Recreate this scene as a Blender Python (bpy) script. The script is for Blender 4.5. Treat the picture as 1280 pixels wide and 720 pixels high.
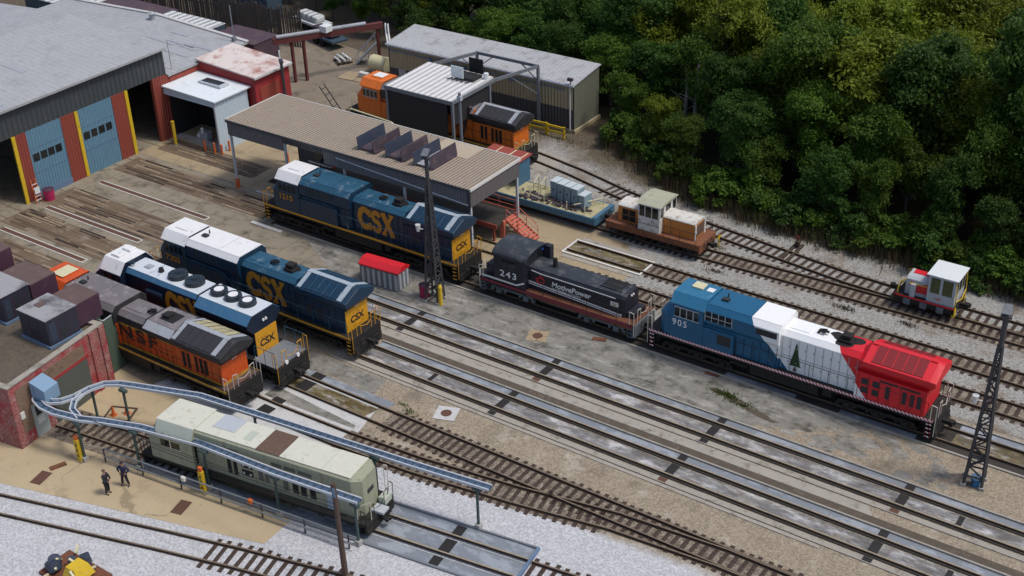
import bpy, bmesh, math, random
from mathutils import Vector, Matrix
random.seed(7)
S = bpy.context.scene
for o in list(bpy.data.objects): bpy.data.objects.remove(o)
C = S.collection
R = math.radians

# ------------------------------------------------------------------ camera
cam = bpy.data.cameras.new('camera'); co = bpy.data.objects.new('camera', cam); C.objects.link(co)
th, yaw, roll = 0.530546215, -0.618550445, -0.0279647876
fw = Vector((math.sin(yaw)*math.cos(th), math.cos(yaw)*math.cos(th), -math.sin(th)))
rt = Vector((math.cos(yaw), -math.sin(yaw), 0)); up = rt.cross(fw)
r2 = rt*math.cos(roll)+up*math.sin(roll); u2 = -rt*math.sin(roll)+up*math.cos(roll)
M = Matrix.Identity(4)
for i in range(3): M[i][0] = r2[i]; M[i][1] = u2[i]; M[i][2] = -fw[i]
M[2][3] = 49.1103
co.matrix_world = M
cam.sensor_width = 36; cam.lens = 36*1617.476/1280; cam.clip_start = 1; cam.clip_end = 2000
S.camera = co

# ------------------------------------------------------------------ sky, sun, exposure
SUN_EL, SUN_AZ = 62, 72          # degrees; azimuth from +Y clockwise
w = bpy.data.worlds.new('World'); S.world = w; w.use_nodes = True
nt = w.node_tree; bg = nt.nodes['Background']
sky = nt.nodes.new('ShaderNodeTexSky'); sky.sky_type = 'NISHITA'; sky.sun_disc = False
sky.sun_elevation = R(SUN_EL); sky.sun_rotation = R(SUN_AZ); sky.air_density = 1.0; sky.dust_density = 3.0; sky.ozone_density = 1.0
nt.links.new(sky.outputs[0], bg.inputs[0]); bg.inputs[1].default_value = 0.12
sl = bpy.data.lights.new('sun', 'SUN'); sl.energy = 1.8; sl.angle = R(11); sl.color = (1, 0.95, 0.88)
so = bpy.data.objects.new('sun', sl); C.objects.link(so)
az, el = R(SUN_AZ), R(SUN_EL)
sd = Vector((math.sin(az)*math.cos(el), math.cos(az)*math.cos(el), math.sin(el)))
so.rotation_euler = sd.to_track_quat('Z', 'Y').to_euler()
S.view_settings.view_transform = 'Standard'; S.view_settings.look = 'None'
S.view_settings.exposure = 0.27; S.view_settings.gamma = 1

# ------------------------------------------------------------------ materials
class NB:                                  # small node-expression helper
    def __init__(s, m): s.t = m.node_tree; s.n = s.t.nodes; s.l = s.t.links
    def put(s, inp, v):
        if isinstance(v, (int, float)): inp.default_value = v
        elif isinstance(v, tuple): inp.default_value = (*v[:3], 1) if len(inp.default_value) == 4 else v
        else: s.l.new(v, inp)
    def math(s, op, a, b=0.0, c=0.0):
        n = s.n.new('ShaderNodeMath'); n.operation = op
        for i, v in enumerate((a, b, c)): s.put(n.inputs[i], v)
        return n.outputs[0]
    def coord(s, kind='Object'): return s.n.new('ShaderNodeTexCoord').outputs[kind]
    def sep(s, v):
        n = s.n.new('ShaderNodeSeparateXYZ'); s.l.new(v, n.inputs[0]); return n.outputs
    def scale(s, v, sc):
        n = s.n.new('ShaderNodeVectorMath'); n.operation = 'MULTIPLY'; s.l.new(v, n.inputs[0]); n.inputs[1].default_value = sc; return n.outputs[0]
    def noise(s, v, scale, detail=4, rough=0.6):
        n = s.n.new('ShaderNodeTexNoise'); s.l.new(v, n.inputs['Vector'])
        n.inputs['Scale'].default_value = scale; n.inputs['Detail'].default_value = detail; n.inputs['Roughness'].default_value = rough
        return n.outputs[0]
    def voro(s, v, scale, out='Color'):
        n = s.n.new('ShaderNodeTexVoronoi'); s.l.new(v, n.inputs['Vector']); n.inputs['Scale'].default_value = scale; return n.outputs[out]
    def ramp(s, f, a, b):                  # clamp((f-a)/(b-a))
        n = s.n.new('ShaderNodeMapRange'); s.put(n.inputs[0], f); s.put(n.inputs[1], a); s.put(n.inputs[2], b); return n.outputs[0]
    def mix(s, f, a, b, mode='MIX'):
        n = s.n.new('ShaderNodeMix'); n.data_type = 'RGBA'; n.blend_type = mode
        s.put(n.inputs[0], f); s.put(n.inputs[6], a); s.put(n.inputs[7], b); return n.outputs[2]
    def bump(s, h, st, d=0.02):
        n = s.n.new('ShaderNodeBump'); s.put(n.inputs['Height'], h); n.inputs['Strength'].default_value = st; n.inputs['Distance'].default_value = d; return n.outputs[0]

def newmat(name, rough=0.6, metallic=0.0):
    m = bpy.data.materials.new(name); m.use_nodes = True
    b = m.node_tree.nodes['Principled BSDF']; b.inputs['Roughness'].default_value = rough; b.inputs['Metallic'].default_value = metallic
    return m, NB(m), b
def k(c, f): return tuple(min(1, x*f) for x in c)
def mat(name, col, rough=0.6, var=0.2, scale=1.5, dirt=None, amt=0.5, dscale=1.2, streak=False, metallic=0.0, bump=0.0, bscale=20, corr=None, spec=0.5, cst=0.8):
    m, n, b = newmat(name, rough, metallic)
    v = n.coord()
    c = n.mix(n.noise(v, scale), k(col, 1-var), k(col, 1+var))
    fine = n.noise(v, scale*9, 3)
    c = n.mix(n.ramp(fine, 0.35, 0.75), c, k(col, 1-var*1.2))
    if dirt:
        vv = n.scale(v, (3, 3, 0.35)) if streak else v
        f = n.ramp(n.noise(vv, dscale, 6, 0.7), 0.68-amt*0.36, 0.82-amt*0.26)
        c = n.mix(f, c, dirt)
        n.put(b.inputs['Roughness'], n.math('ADD', n.math('MULTIPLY', f, 0.2), rough))
    h = None
    if corr:                               # corrugated sheet: (axis, pitch)
        ax, pitch = corr
        x = n.sep(v)[ax]
        h = n.math('SINE', n.math('MULTIPLY', x, 2*math.pi/pitch))
        nb = n.bump(h, cst, pitch*0.22); n.put(b.inputs['Normal'], nb)
    elif bump:
        n.put(b.inputs['Normal'], n.bump(n.noise(v, bscale, 5), bump, 0.03))
    n.put(b.inputs['Base Color'], c); b.inputs['Specular IOR Level'].default_value = spec
    return m
RUST = (0.10, 0.035, 0.015); GRIME = (0.03, 0.026, 0.022); DUST = (0.20, 0.17, 0.13)
MT = {}
def mk(key, *a, **kw): MT[key] = mat(key, *a, **kw)
mk('black', (0.010, 0.010, 0.011), 0.6, 0.4, 2, (0.06, 0.045, 0.035), 0.4, 2)
mk('under', (0.012, 0.011, 0.010), 0.75, 0.4, 2, (0.045, 0.034, 0.026), 0.4, 2.5)
mk('csx', (0.006, 0.032, 0.068), 0.40, 0.25, 0.8, (0.030, 0.046, 0.056), 0.42, 2, True)
mk('csxroof', (0.020, 0.085, 0.145), 0.45, 0.2, 0.8, (0.22, 0.27, 0.31), 0.32, 1.4)
mk('csxyel', (0.60, 0.29, 0.012), 0.5, 0.15, 2, (0.20, 0.10, 0.02), 0.35, 3)
mk('logo', (0.52, 0.225, 0.014), 0.55, 0.15, 2, (0.20, 0.11, 0.03), 0.4, 4)
mk('roofwhite', (0.72, 0.72, 0.72), 0.55, 0.08, 1.5, (0.36, 0.37, 0.39), 0.3, 1.6)
mk('roofgrey', (0.33, 0.35, 0.38), 0.6, 0.15, 1.5, (0.12, 0.14, 0.17), 0.35, 2)
mk('striplite', (0.34, 0.40, 0.45), 0.55, 0.15, 2, (0.10, 0.13, 0.16), 0.3, 2)
mk('sdblue', (0.006, 0.015, 0.036), 0.42, 0.25, 0.8, (0.02, 0.03, 0.045), 0.35, 2, True)
mk('sdroof', (0.56, 0.60, 0.65), 0.5, 0.10, 1.2, (0.26, 0.31, 0.38), 0.3, 1.5)
mk('sdflare', (0.05, 0.15, 0.27), 0.45, 0.2, 1, (0.15, 0.22, 0.30), 0.3, 2)
mk('bnsf', (0.60, 0.085, 0.010), 0.5, 0.2, 1, (0.20, 0.045, 0.015), 0.45, 2.2, True)
mk('bnsfdk', (0.50, 0.06, 0.010), 0.5, 0.2, 1, (0.14, 0.03, 0.015), 0.45, 2.2, True)
mk('bnsfyel', (0.50, 0.27, 0.03), 0.6, 0.15, 2, (0.14, 0.09, 0.04), 0.5, 3)
mk('bnsfroof', (0.16, 0.145, 0.15), 0.7, 0.2, 1, (0.30, 0.28, 0.28), 0.45, 1.1)
mk('bnsfblk', (0.022, 0.022, 0.026), 0.6, 0.3, 1.5, (0.06, 0.055, 0.05), 0.4, 2)
mk('newroof', (0.025, 0.15, 0.27), 0.4, 0.12, 1, (0.20, 0.30, 0.40), 0.25, 2.2)
mk('white', (0.78, 0.78, 0.77), 0.45, 0.05, 2, (0.50, 0.49, 0.46), 0.15, 3, True)
mk('reddk', (0.22, 0.008, 0.012), 0.5, 0.2, 6)
mk('red', (0.62, 0.016, 0.024), 0.42, 0.1, 2)
mk('olive', (0.30, 0.31, 0.22), 0.6, 0.12, 1.2, (0.17, 0.15, 0.08), 0.42, 1.6, True)
mk('oliveroof', (0.57, 0.57, 0.48), 0.6, 0.08, 1.2, (0.40, 0.38, 0.28), 0.35, 2)
mk('oliveslope', (0.43, 0.47, 0.40), 0.6, 0.08, 1.2, (0.30, 0.30, 0.22), 0.3, 2)
mk('rustpanel', (0.12, 0.072, 0.05), 0.85, 0.3, 3, (0.20, 0.13, 0.09), 0.4, 6)
mk('doorblue', (0.30, 0.37, 0.46), 0.55, 0.1, 2, (0.5, 0.52, 0.55), 0.3, 2)
mk('navy', (0.014, 0.016, 0.026), 0.5, 0.3, 1.5, (0.04, 0.04, 0.045), 0.35, 1.5)
mk('navyroof', (0.030, 0.037, 0.048), 0.6, 0.3, 1.2, (0.10, 0.105, 0.11), 0.45, 1.2)
mk('maroon', (0.22, 0.02, 0.045), 0.6, 0.2, 2, (0.10, 0.03, 0.03), 0.4, 2)
mk('rustwalk', (0.17, 0.062, 0.030), 0.8, 0.3, 2, (0.07, 0.03, 0.02), 0.5, 3)
mk('truckblue', (0.13, 0.155, 0.18), 0.7, 0.25, 2, (0.045, 0.04, 0.035), 0.45, 2.5)
mk('swor', (0.56, 0.21, 0.04), 0.65, 0.15, 2, (0.22, 0.12, 0.06), 0.45, 2.5, True)
mk('swwhite', (0.62, 0.61, 0.56), 0.7, 0.12, 2, (0.24, 0.12, 0.06), 0.45, 2.2)
mk('swroof', (0.40, 0.40, 0.30), 0.8, 0.2, 2, (0.24, 0.25, 0.13), 0.5, 2)
mk('swdeck', (0.21, 0.080, 0.036), 0.85, 0.3, 2, (0.08, 0.04, 0.028), 0.45, 3)
mk('ltgrey', (0.42, 0.45, 0.48), 0.5, 0.1, 2, (0.3, 0.3, 0.3), 0.3, 3)
mk('palegrey', (0.66, 0.70, 0.70), 0.5, 0.07, 2, (0.42, 0.46, 0.46), 0.3, 2)
mk('yellow', (0.62, 0.42, 0.02), 0.5, 0.15, 3, (0.25, 0.15, 0.03), 0.35, 4)
mk('rail_handle', (0.55, 0.52, 0.44), 0.5, 0.1, 3)
mk('glass', (0.012, 0.016, 0.018), 0.08, 0.2, 2)
mk('glassy', (0.10, 0.11, 0.05), 0.12, 0.4, 2)
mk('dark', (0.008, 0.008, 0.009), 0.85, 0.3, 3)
mk('grille', (0.03, 0.03, 0.034), 0.7, 0.3, 5)
mk('soot', (0.012, 0.011, 0.011), 0.9, 0.3, 5)
mk('fan', (0.022, 0.030, 0.040), 0.55, 0.3, 4)
mk('hose', (0.42, 0.42, 0.40), 0.6, 0.1, 4)
mk('flatblue', (0.055, 0.15, 0.24), 0.6, 0.2, 1.5, (0.12, 0.08, 0.05), 0.35, 2.2, True)
mk('flatdeck', (0.42, 0.38, 0.22), 0.85, 0.25, 2, (0.10, 0.085, 0.06), 0.5, 1.6)
mk('cream', (0.60, 0.56, 0.36), 0.7, 0.15, 3, (0.3, 0.2, 0.1), 0.3, 4)
mk('cabinet', (0.23, 0.33, 0.38), 0.55, 0.1, 2, (0.12, 0.17, 0.20), 0.3, 3, True)
mk('cabtop', (0.48, 0.54, 0.56), 0.6, 0.1, 2)
mk('railtop', (0.20, 0.15, 0.10), 0.4, 0.2, 3, (0.08, 0.045, 0.03), 0.45, 4)
mk('railpit', (0.36, 0.29, 0.20), 0.45, 0.2, 3, (0.11, 0.085, 0.06), 0.4, 4)
mk('raildark', (0.055, 0.032, 0.022), 0.7, 0.3, 3)
mk('tie', (0.050, 0.031, 0.023), 0.9, 0.4, 3, (0.13, 0.10, 0.075), 0.4, 5, bump=0.3)
mk('concrete', (0.36, 0.35, 0.33), 0.8, 0.15, 0.8, (0.20, 0.19, 0.17), 0.45, 0.9, bump=0.15)
mk('conclight', (0.50, 0.50, 0.49), 0.75, 0.12, 0.8, (0.30, 0.30, 0.29), 0.4, 1.1)
mk('darkstrip', (0.095, 0.075, 0.055), 0.9, 0.3, 1.2, (0.16, 0.13, 0.10), 0.4, 2, bump=0.3)
mk('grate', (0.016, 0.014, 0.013), 0.7, 0.4, 8)
mk('rustgrate', (0.12, 0.055, 0.035), 0.8, 0.4, 8)
mk('steelgrey', (0.17, 0.185, 0.205), 0.55, 0.15, 2, (0.10, 0.09, 0.08), 0.3, 3)
mk('steelblue', (0.12, 0.19, 0.29), 0.5, 0.15, 2, (0.10, 0.13, 0.17), 0.4, 3)
mk('bluebox', (0.19, 0.30, 0.42), 0.5, 0.1, 2, (0.2, 0.28, 0.38), 0.3, 3)
mk('trayblue', (0.07, 0.12, 0.20), 0.5, 0.2, 2, (0.14, 0.19, 0.26), 0.35, 3)
mk('bnsfor', (0.68, 0.155, 0.015), 0.5, 0.15, 1, (0.30, 0.09, 0.02), 0.4, 2.2, True)
mk('plankdk', (0.030, 0.021, 0.016), 0.9, 0.4, 1.5, (0.08, 0.06, 0.045), 0.4, 2, bump=.3)
mk('plankmid', (0.11, 0.075, 0.05), 0.9, 0.4, 1.5, (0.05, 0.036, 0.027), 0.45, 2, bump=.3)
mk('planklt', (0.29, 0.225, 0.155), 0.9, 0.25, 1.5, (0.12, 0.09, 0.062), 0.45, 2, bump=.3)
mk('seamdark', (0.02, 0.022, 0.025), 0.7, 0.2, 3)
mk('seamgrey', (0.34, 0.35, 0.36), 0.7, 0.2, 3)
mk('seamblue', (0.004, 0.013, 0.027), 0.6, 0.2, 3)
mk('seamor', (0.16, 0.024, 0.006), 0.7, 0.2, 3)
mk('galv', (0.47, 0.50, 0.54), 0.45, 0.1, 3, (0.33, 0.35, 0.38), 0.35, 4)
mk('postgreen', (0.05, 0.085, 0.080), 0.6, 0.2, 3)
mk('wood', (0.085, 0.052, 0.04), 0.9, 0.3, 3, (0.15, 0.10, 0.08), 0.35, 5, True)
mk('pipe', (0.045, 0.045, 0.05), 0.6, 0.2, 3)
mk('orange', (0.62, 0.13, 0.03), 0.6, 0.15, 3, (0.25, 0.08, 0.04), 0.3, 4)
mk('salmon', (0.56, 0.15, 0.10), 0.65, 0.15, 2, (0.28, 0.10, 0.07), 0.35, 4)
mk('redpaint', (0.30, 0.055, 0.035), 0.7, 0.2, 2, (0.12, 0.05, 0.04), 0.4, 3)
mk('magenta', (0.45, 0.02, 0.10), 0.5, 0.15, 3)
mk('bluetarp', (0.02, 0.07, 0.35), 0.5, 0.2, 4)
mk('canopyroof', (0.315, 0.255, 0.195), 0.85, 0.10, 0.6, (0.25, 0.20, 0.155), 0.4, 1.4, corr=(0, 0.30))
mk('canopypatch', (0.40, 0.335, 0.25), 0.85, 0.08, 0.6)
mk('fascia', (0.145, 0.135, 0.145), 0.65, 0.12, 0.8, (0.10, 0.09, 0.09), 0.35, 1.4, True, corr=(0, 0.27))
mk('fasciay', (0.145, 0.130, 0.130), 0.65, 0.12, 0.8, (0.10, 0.09, 0.085), 0.35, 1.4, True, corr=(1, 0.27))
mk('trimwhite', (0.62, 0.61, 0.58), 0.6, 0.08, 2)
mk('shedroof', (0.40, 0.41, 0.42), 0.6, 0.12, 0.5, (0.22, 0.22, 0.215), 0.45, 0.8, corr=(0, 0.45), cst=.15)
mk('shedtan', (0.40, 0.335, 0.205), 0.7, 0.1, 0.7, (0.20, 0.165, 0.10), 0.35, 1.2, True, corr=(0, 0.35))
mk('sheddk', (0.065, 0.065, 0.070), 0.7, 0.12, 0.7, corr=(0, 0.35))
mk('shedend', (0.175, 0.18, 0.135), 0.7, 0.1, 0.7, (0.12, 0.12, 0.085), 0.35, 1.2, True, corr=(1, 0.35))
mk('steelroof', (0.62, 0.61, 0.60), 0.5, 0.08, 0.8, (0.44, 0.44, 0.43), 0.35, 1.2, corr=(0, 0.62), cst=.5)
mk('curtain', (0.020, 0.020, 0.023), 0.75, 0.2, 1)
mk('shoproof', (0.36, 0.37, 0.38), 0.5, 0.14, 0.3, (0.27, 0.27, 0.27), 0.45, 0.5, corr=(1, 0.6), cst=.25)
mk('wshed', (0.50, 0.60, 0.68), 0.55, 0.06, 0.7, (0.38, 0.46, 0.52), 0.3, 1.2, True, corr=(1, 0.30), cst=.4)
mk('wshedroof', (0.68, 0.73, 0.76), 0.5, 0.06, 0.7, (0.50, 0.54, 0.57), 0.3, 1.2, corr=(1, 0.45), cst=.15)
mk('redwall', (0.30, 0.026, 0.028), 0.65, 0.12, 0.8, (0.17, 0.03, 0.03), 0.35, 1.2, True)
mk('redroof', (0.62, 0.55, 0.52), 0.8, 0.12, 0.7, (0.30, 0.12, 0.085), 0.50, 0.55)
mk('shopdk', (0.055, 0.065, 0.07), 0.7, 0.15, 0.7, (0.1, 0.1, 0.1), 0.3, 1, corr=(1, 0.5))
mk('shopred', (0.28, 0.055, 0.035), 0.75, 0.15, 1, corr=(1, 0.3))
mk('shopblue', (0.13, 0.26, 0.36), 0.6, 0.12, 1, (0.09, 0.17, 0.24), 0.3, 1, True, corr=(1, 0.3))
mk('flatroof', (0.115, 0.092, 0.066), 0.95, 0.25, 0.6, (0.05, 0.043, 0.036), 0.45, 0.6, bump=0.4)
mk('unitdk', (0.028, 0.028, 0.045), 0.5, 0.15, 1, (0.05, 0.045, 0.06), 0.3, 1.5, True)
mk('unittop', (0.30, 0.30, 0.31), 0.6, 0.10, 1, (0.075, 0.068, 0.078), 0.58, 0.55)
mk('unitpur', (0.060, 0.024, 0.045), 0.6, 0.15, 1, (0.09, 0.05, 0.06), 0.3, 2)
mk('unitbrn', (0.115, 0.075, 0.068), 0.75, 0.2, 1, (0.17, 0.12, 0.11), 0.35, 2)
mk('ventdk', (0.055, 0.042, 0.058), 0.7, 0.3, 1.5, (0.14, 0.08, 0.09), 0.45, 2)
mk('ventblue', (0.030, 0.042, 0.072), 0.6, 0.2, 1.5, (0.09, 0.06, 0.07), 0.35, 2)
mk('grndoor', (0.085, 0.095, 0.085), 0.6, 0.15, 1)
mk('greybox', (0.075, 0.115, 0.085), 0.7, 0.2, 1, (0.13, 0.11, 0.08), 0.4, 2, True)
mk('paledoor', (0.36, 0.40, 0.38), 0.6, 0.1, 2)
mk('contpur', (0.075, 0.045, 0.062), 0.75, 0.2, 0.6, (0.12, 0.08, 0.07), 0.4, 0.8)
mk('contblue', (0.035, 0.065, 0.095), 0.6, 0.15, 1, (0.07, 0.1, 0.13), 0.3, 2)
mk('conttop', (0.55, 0.57, 0.57), 0.6, 0.1, 0.5, (0.36, 0.36, 0.34), 0.4, 0.8, corr=(0, 0.9))
mk('boards', (0.105, 0.085, 0.068), 0.9, 0.4, 2.5, (0.045, 0.036, 0.03), 0.5, 2, True)
mk('gantryred', (0.13, 0.030, 0.028), 0.7, 0.2, 1, (0.07, 0.04, 0.035), 0.4, 2)
mk('fabricnavy', (0.018, 0.026, 0.075), 0.85, 0.3, 8)
mk('fabricdark', (0.016, 0.017, 0.026), 0.85, 0.3, 8)
mk('skin', (0.45, 0.25, 0.17), 0.6, 0.1, 8)
mk('skindk', (0.32, 0.17, 0.11), 0.6, 0.1, 8)
mk('hair', (0.09, 0.06, 0.04), 0.8, 0.2, 20)
mk('hairdk', (0.012, 0.010, 0.010), 0.8, 0.2, 20)
mk('trunk', (0.10, 0.085, 0.07), 0.9, 0.3, 3, bump=0.4)
mk('palebark', (0.26, 0.24, 0.22), 0.9, 0.3, 3, bump=0.4)
mk('bluetank', (0.03, 0.16, 0.36), 0.5, 0.15, 4)
mk('treegreen', (0.012, 0.055, 0.014), 0.6, 0.2, 5)
mk('treebrown', (0.16, 0.07, 0.04), 0.6, 0.2, 5)
mk('letterwhite', (0.75, 0.75, 0.74), 0.55, 0.08, 5)
mk('letterdark', (0.02, 0.016, 0.016), 0.6, 0.2, 5)

def m_paint905():
    m, n, b = newmat('three_colour_paint', 0.42)
    v = n.coord(); x, y, z = n.sep(v)
    d1 = n.math('ADD', x, n.math('MULTIPLY', z, 0.87)); d2 = n.math('ADD', x, n.math('MULTIPLY', z, 0.80))
    blue = n.mix(n.noise(v, 1.2), (0.009, 0.085, 0.175), (0.015, 0.11, 0.215))
    dirt = n.ramp(n.noise(n.scale(v, (3, 3, .35)), 2, 6, .7), .55, .8)
    wh = n.mix(dirt, (0.80, 0.81, 0.81), (0.58, 0.58, 0.56))
    c = n.mix(n.math('GREATER_THAN', d1, 11.75), blue, wh)
    c = n.mix(n.math('GREATER_THAN', d2, 17.0), c, (0.62, 0.016, 0.026))
    n.put(b.inputs['Base Color'], c); return m
MT['p905'] = m_paint905()
def m_dash(name, a, bb, per, dg=1.0, fr=0.5):
    m, n, b = newmat(name, 0.5)
    x, y, z = n.sep(n.coord())
    f = n.math('GREATER_THAN', n.math('FRACT', n.math('MULTIPLY', n.math('ADD', x, n.math('MULTIPLY', z, dg)), 1/per)), fr)
    n.put(b.inputs['Base Color'], n.mix(f, a, bb)); return m
MT['redwhite'] = m_dash('red_white_stripe', (0.72, 0.70, 0.70), (0.45, 0.02, 0.05), 0.24)
MT['bnsfdash'] = m_dash('yellow_dash', (0.50, 0.30, 0.03), (0.40, 0.22, 0.03), 0.9, 0.0, 0.2)
def m_brick():
    m, n, b = newmat('painted_brick', 0.85)
    v = n.coord(); x, y, z = n.sep(v)
    t = n.n.new('ShaderNodeTexBrick'); cb = n.n.new('ShaderNodeCombineXYZ')
    n.l.new(n.math('ADD', x, y), cb.inputs[0]); n.l.new(z, cb.inputs[1]); n.l.new(cb.outputs[0], t.inputs[0])
    t.inputs['Scale'].default_value = 1.5; t.inputs['Mortar Size'].default_value = 0.03
    t.inputs['Color1'].default_value = (0.22, 0.05, 0.045, 1); t.inputs['Color2'].default_value = (0.33, 0.09, 0.08, 1); t.inputs['Mortar'].default_value = (0.27, 0.2, 0.18, 1)
    f = n.ramp(n.noise(v, 0.7, 6, .7), .46, .58)
    f2 = n.ramp(n.noise(v, 1.6, 6, .75), .56, .66)
    c = n.mix(n.math('MULTIPLY', f, .85), t.outputs[0], (0.30, 0.022, 0.03))
    c = n.mix(n.math('MULTIPLY', f2, .65), c, (0.48, 0.36, 0.35))
    f9 = n.ramp(n.noise(n.scale(v, (2.5, 2.5, .8)), 1.4, 6, .8), .55, .72); c = n.mix(n.math('MULTIPLY', f9, .55), c, (0.50, 0.37, 0.34))
    n.put(b.inputs['Base Color'], c); n.put(b.inputs['Normal'], n.bump(t.outputs[1], -0.4, 0.01)); return m
MT['brick'] = m_brick()
def m_brickpanel():
    m, n, b = newmat('brown_brick', 0.9)
    v = n.coord(); x, y, z = n.sep(v)
    t = n.n.new('ShaderNodeTexBrick'); cb = n.n.new('ShaderNodeCombineXYZ')
    n.l.new(n.math('ADD', x, y), cb.inputs[0]); n.l.new(z, cb.inputs[1]); n.l.new(cb.outputs[0], t.inputs[0])
    t.inputs['Scale'].default_value = 2.4; t.inputs['Mortar Size'].default_value = 0.02
    t.inputs['Color1'].default_value = (0.15, 0.085, 0.055, 1); t.inputs['Color2'].default_value = (0.20, 0.125, 0.08, 1); t.inputs['Mortar'].default_value = (0.2, 0.17, 0.14, 1)
    n.put(b.inputs['Base Color'], n.mix(n.ramp(n.noise(v, 2, 5), .55, .75), t.outputs[0], (0.09, .055, .04))); return m
MT['brickpanel'] = m_brickpanel()

def m_ground():
    m, n, b = newmat('yard_ground', 0.95)
    v = n.coord(); x, y, z = n.sep(v)
    big = n.noise(v, 0.16, 5, .65); med = n.noise(v, 0.9, 5, .65); wob = n.math('MULTIPLY', n.math('SUBTRACT', n.noise(v, 0.35, 5, .7), 0.5), 5.0)
    fine = n.voro(v, 11); fsep = n.n.new('ShaderNodeSeparateColor'); n.l.new(fine, fsep.inputs[0]); grain = fsep.outputs[0]
    fine2 = n.noise(v, 14, 3, .8)
    # earth
    c = n.mix(med, (0.062, 0.048, 0.034), (0.135, 0.105, 0.075))
    c = n.mix(n.ramp(big, .5, .66), c, (0.07, 0.068, 0.035))
    c = n.mix(n.math('MULTIPLY', n.ramp(grain, .2, 1.0), .5), c, (0.17, 0.14, 0.105))
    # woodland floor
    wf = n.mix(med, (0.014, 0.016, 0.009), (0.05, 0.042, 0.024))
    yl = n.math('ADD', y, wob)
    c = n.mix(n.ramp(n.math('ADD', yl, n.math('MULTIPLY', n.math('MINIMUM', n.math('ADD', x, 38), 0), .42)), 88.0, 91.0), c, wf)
    # grey ballast right of the canopy
    gr = n.mix(n.ramp(grain, 0.05, 0.95), (0.20, 0.195, 0.18), (0.36, 0.355, 0.335))
    gr = n.mix(n.ramp(fine2, .60, .78), gr, (0.09, 0.08, 0.07))
    brown = n.mix(grain, (0.11, 0.085, 0.06), (0.24, 0.19, 0.14))
    gr = n.mix(n.math('MULTIPLY', n.ramp(n.noise(v, 0.28, 5, .7), .50, .64), .8), gr, brown)
    f = n.math('MULTIPLY', n.ramp(y, 69.5, 70.2), n.ramp(n.math('ADD', yl, n.math('MULTIPLY', n.math('MINIMUM', n.math('ADD', x, 45), 0), .35)), 88.0, 86.0))
    f = n.math('MULTIPLY', f, n.ramp(n.math('ADD', x, n.math('MULTIPLY', wob, .5)), -63, -60))
    c = n.mix(f, c, gr)
    # tan fine gravel between the tracks
    tan = n.mix(n.ramp(grain, 0.0, 1.0), (0.205, 0.17, 0.125), (0.35, 0.295, 0.22))
    tan = n.mix(n.math('MULTIPLY', n.ramp(n.noise(v, 0.5, 5, .7), .55, .70), .7), tan, (0.48, 0.44, 0.37))
    tan = n.mix(n.math('MULTIPLY', n.ramp(n.noise(v, 0.42, 5, .7), .54, .66), .6), tan, (0.15, 0.12, 0.09))
    wob2 = n.math('MULTIPLY', n.math('SUBTRACT', n.noise(v, 0.8, 4, .7), 0.5), 1.2)
    y2 = n.math('ADD', y, wob2)
    c = n.mix(n.math('LESS_THAN', y, 69.8), c, tan)
    # pale ballast at the bottom
    wg = n.mix(n.ramp(grain, 0.05, 0.95), (0.34, 0.345, 0.365), (0.53, 0.535, 0.55))
    wg = n.mix(n.ramp(fine2, .66, .84), wg, (0.22, 0.215, 0.22))
    wg = n.mix(n.math('MULTIPLY', n.ramp(n.noise(v, 0.35, 5, .7), .54, .72), .30), wg, (0.35, 0.33, 0.31))
    edge = n.math('ADD', y2, n.math('MULTIPLY', n.math('ADD', x, 40), -0.06))
    c = n.mix(n.ramp(edge, 48.0, 47.3), c, wg)
    n.put(b.inputs['Base Color'], c)
    n.put(b.inputs['Normal'], n.bump(grain, 0.5, 0.05)); b.inputs['Specular IOR Level'].default_value = 0.2
    return m
MT['ground'] = m_ground()
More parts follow.
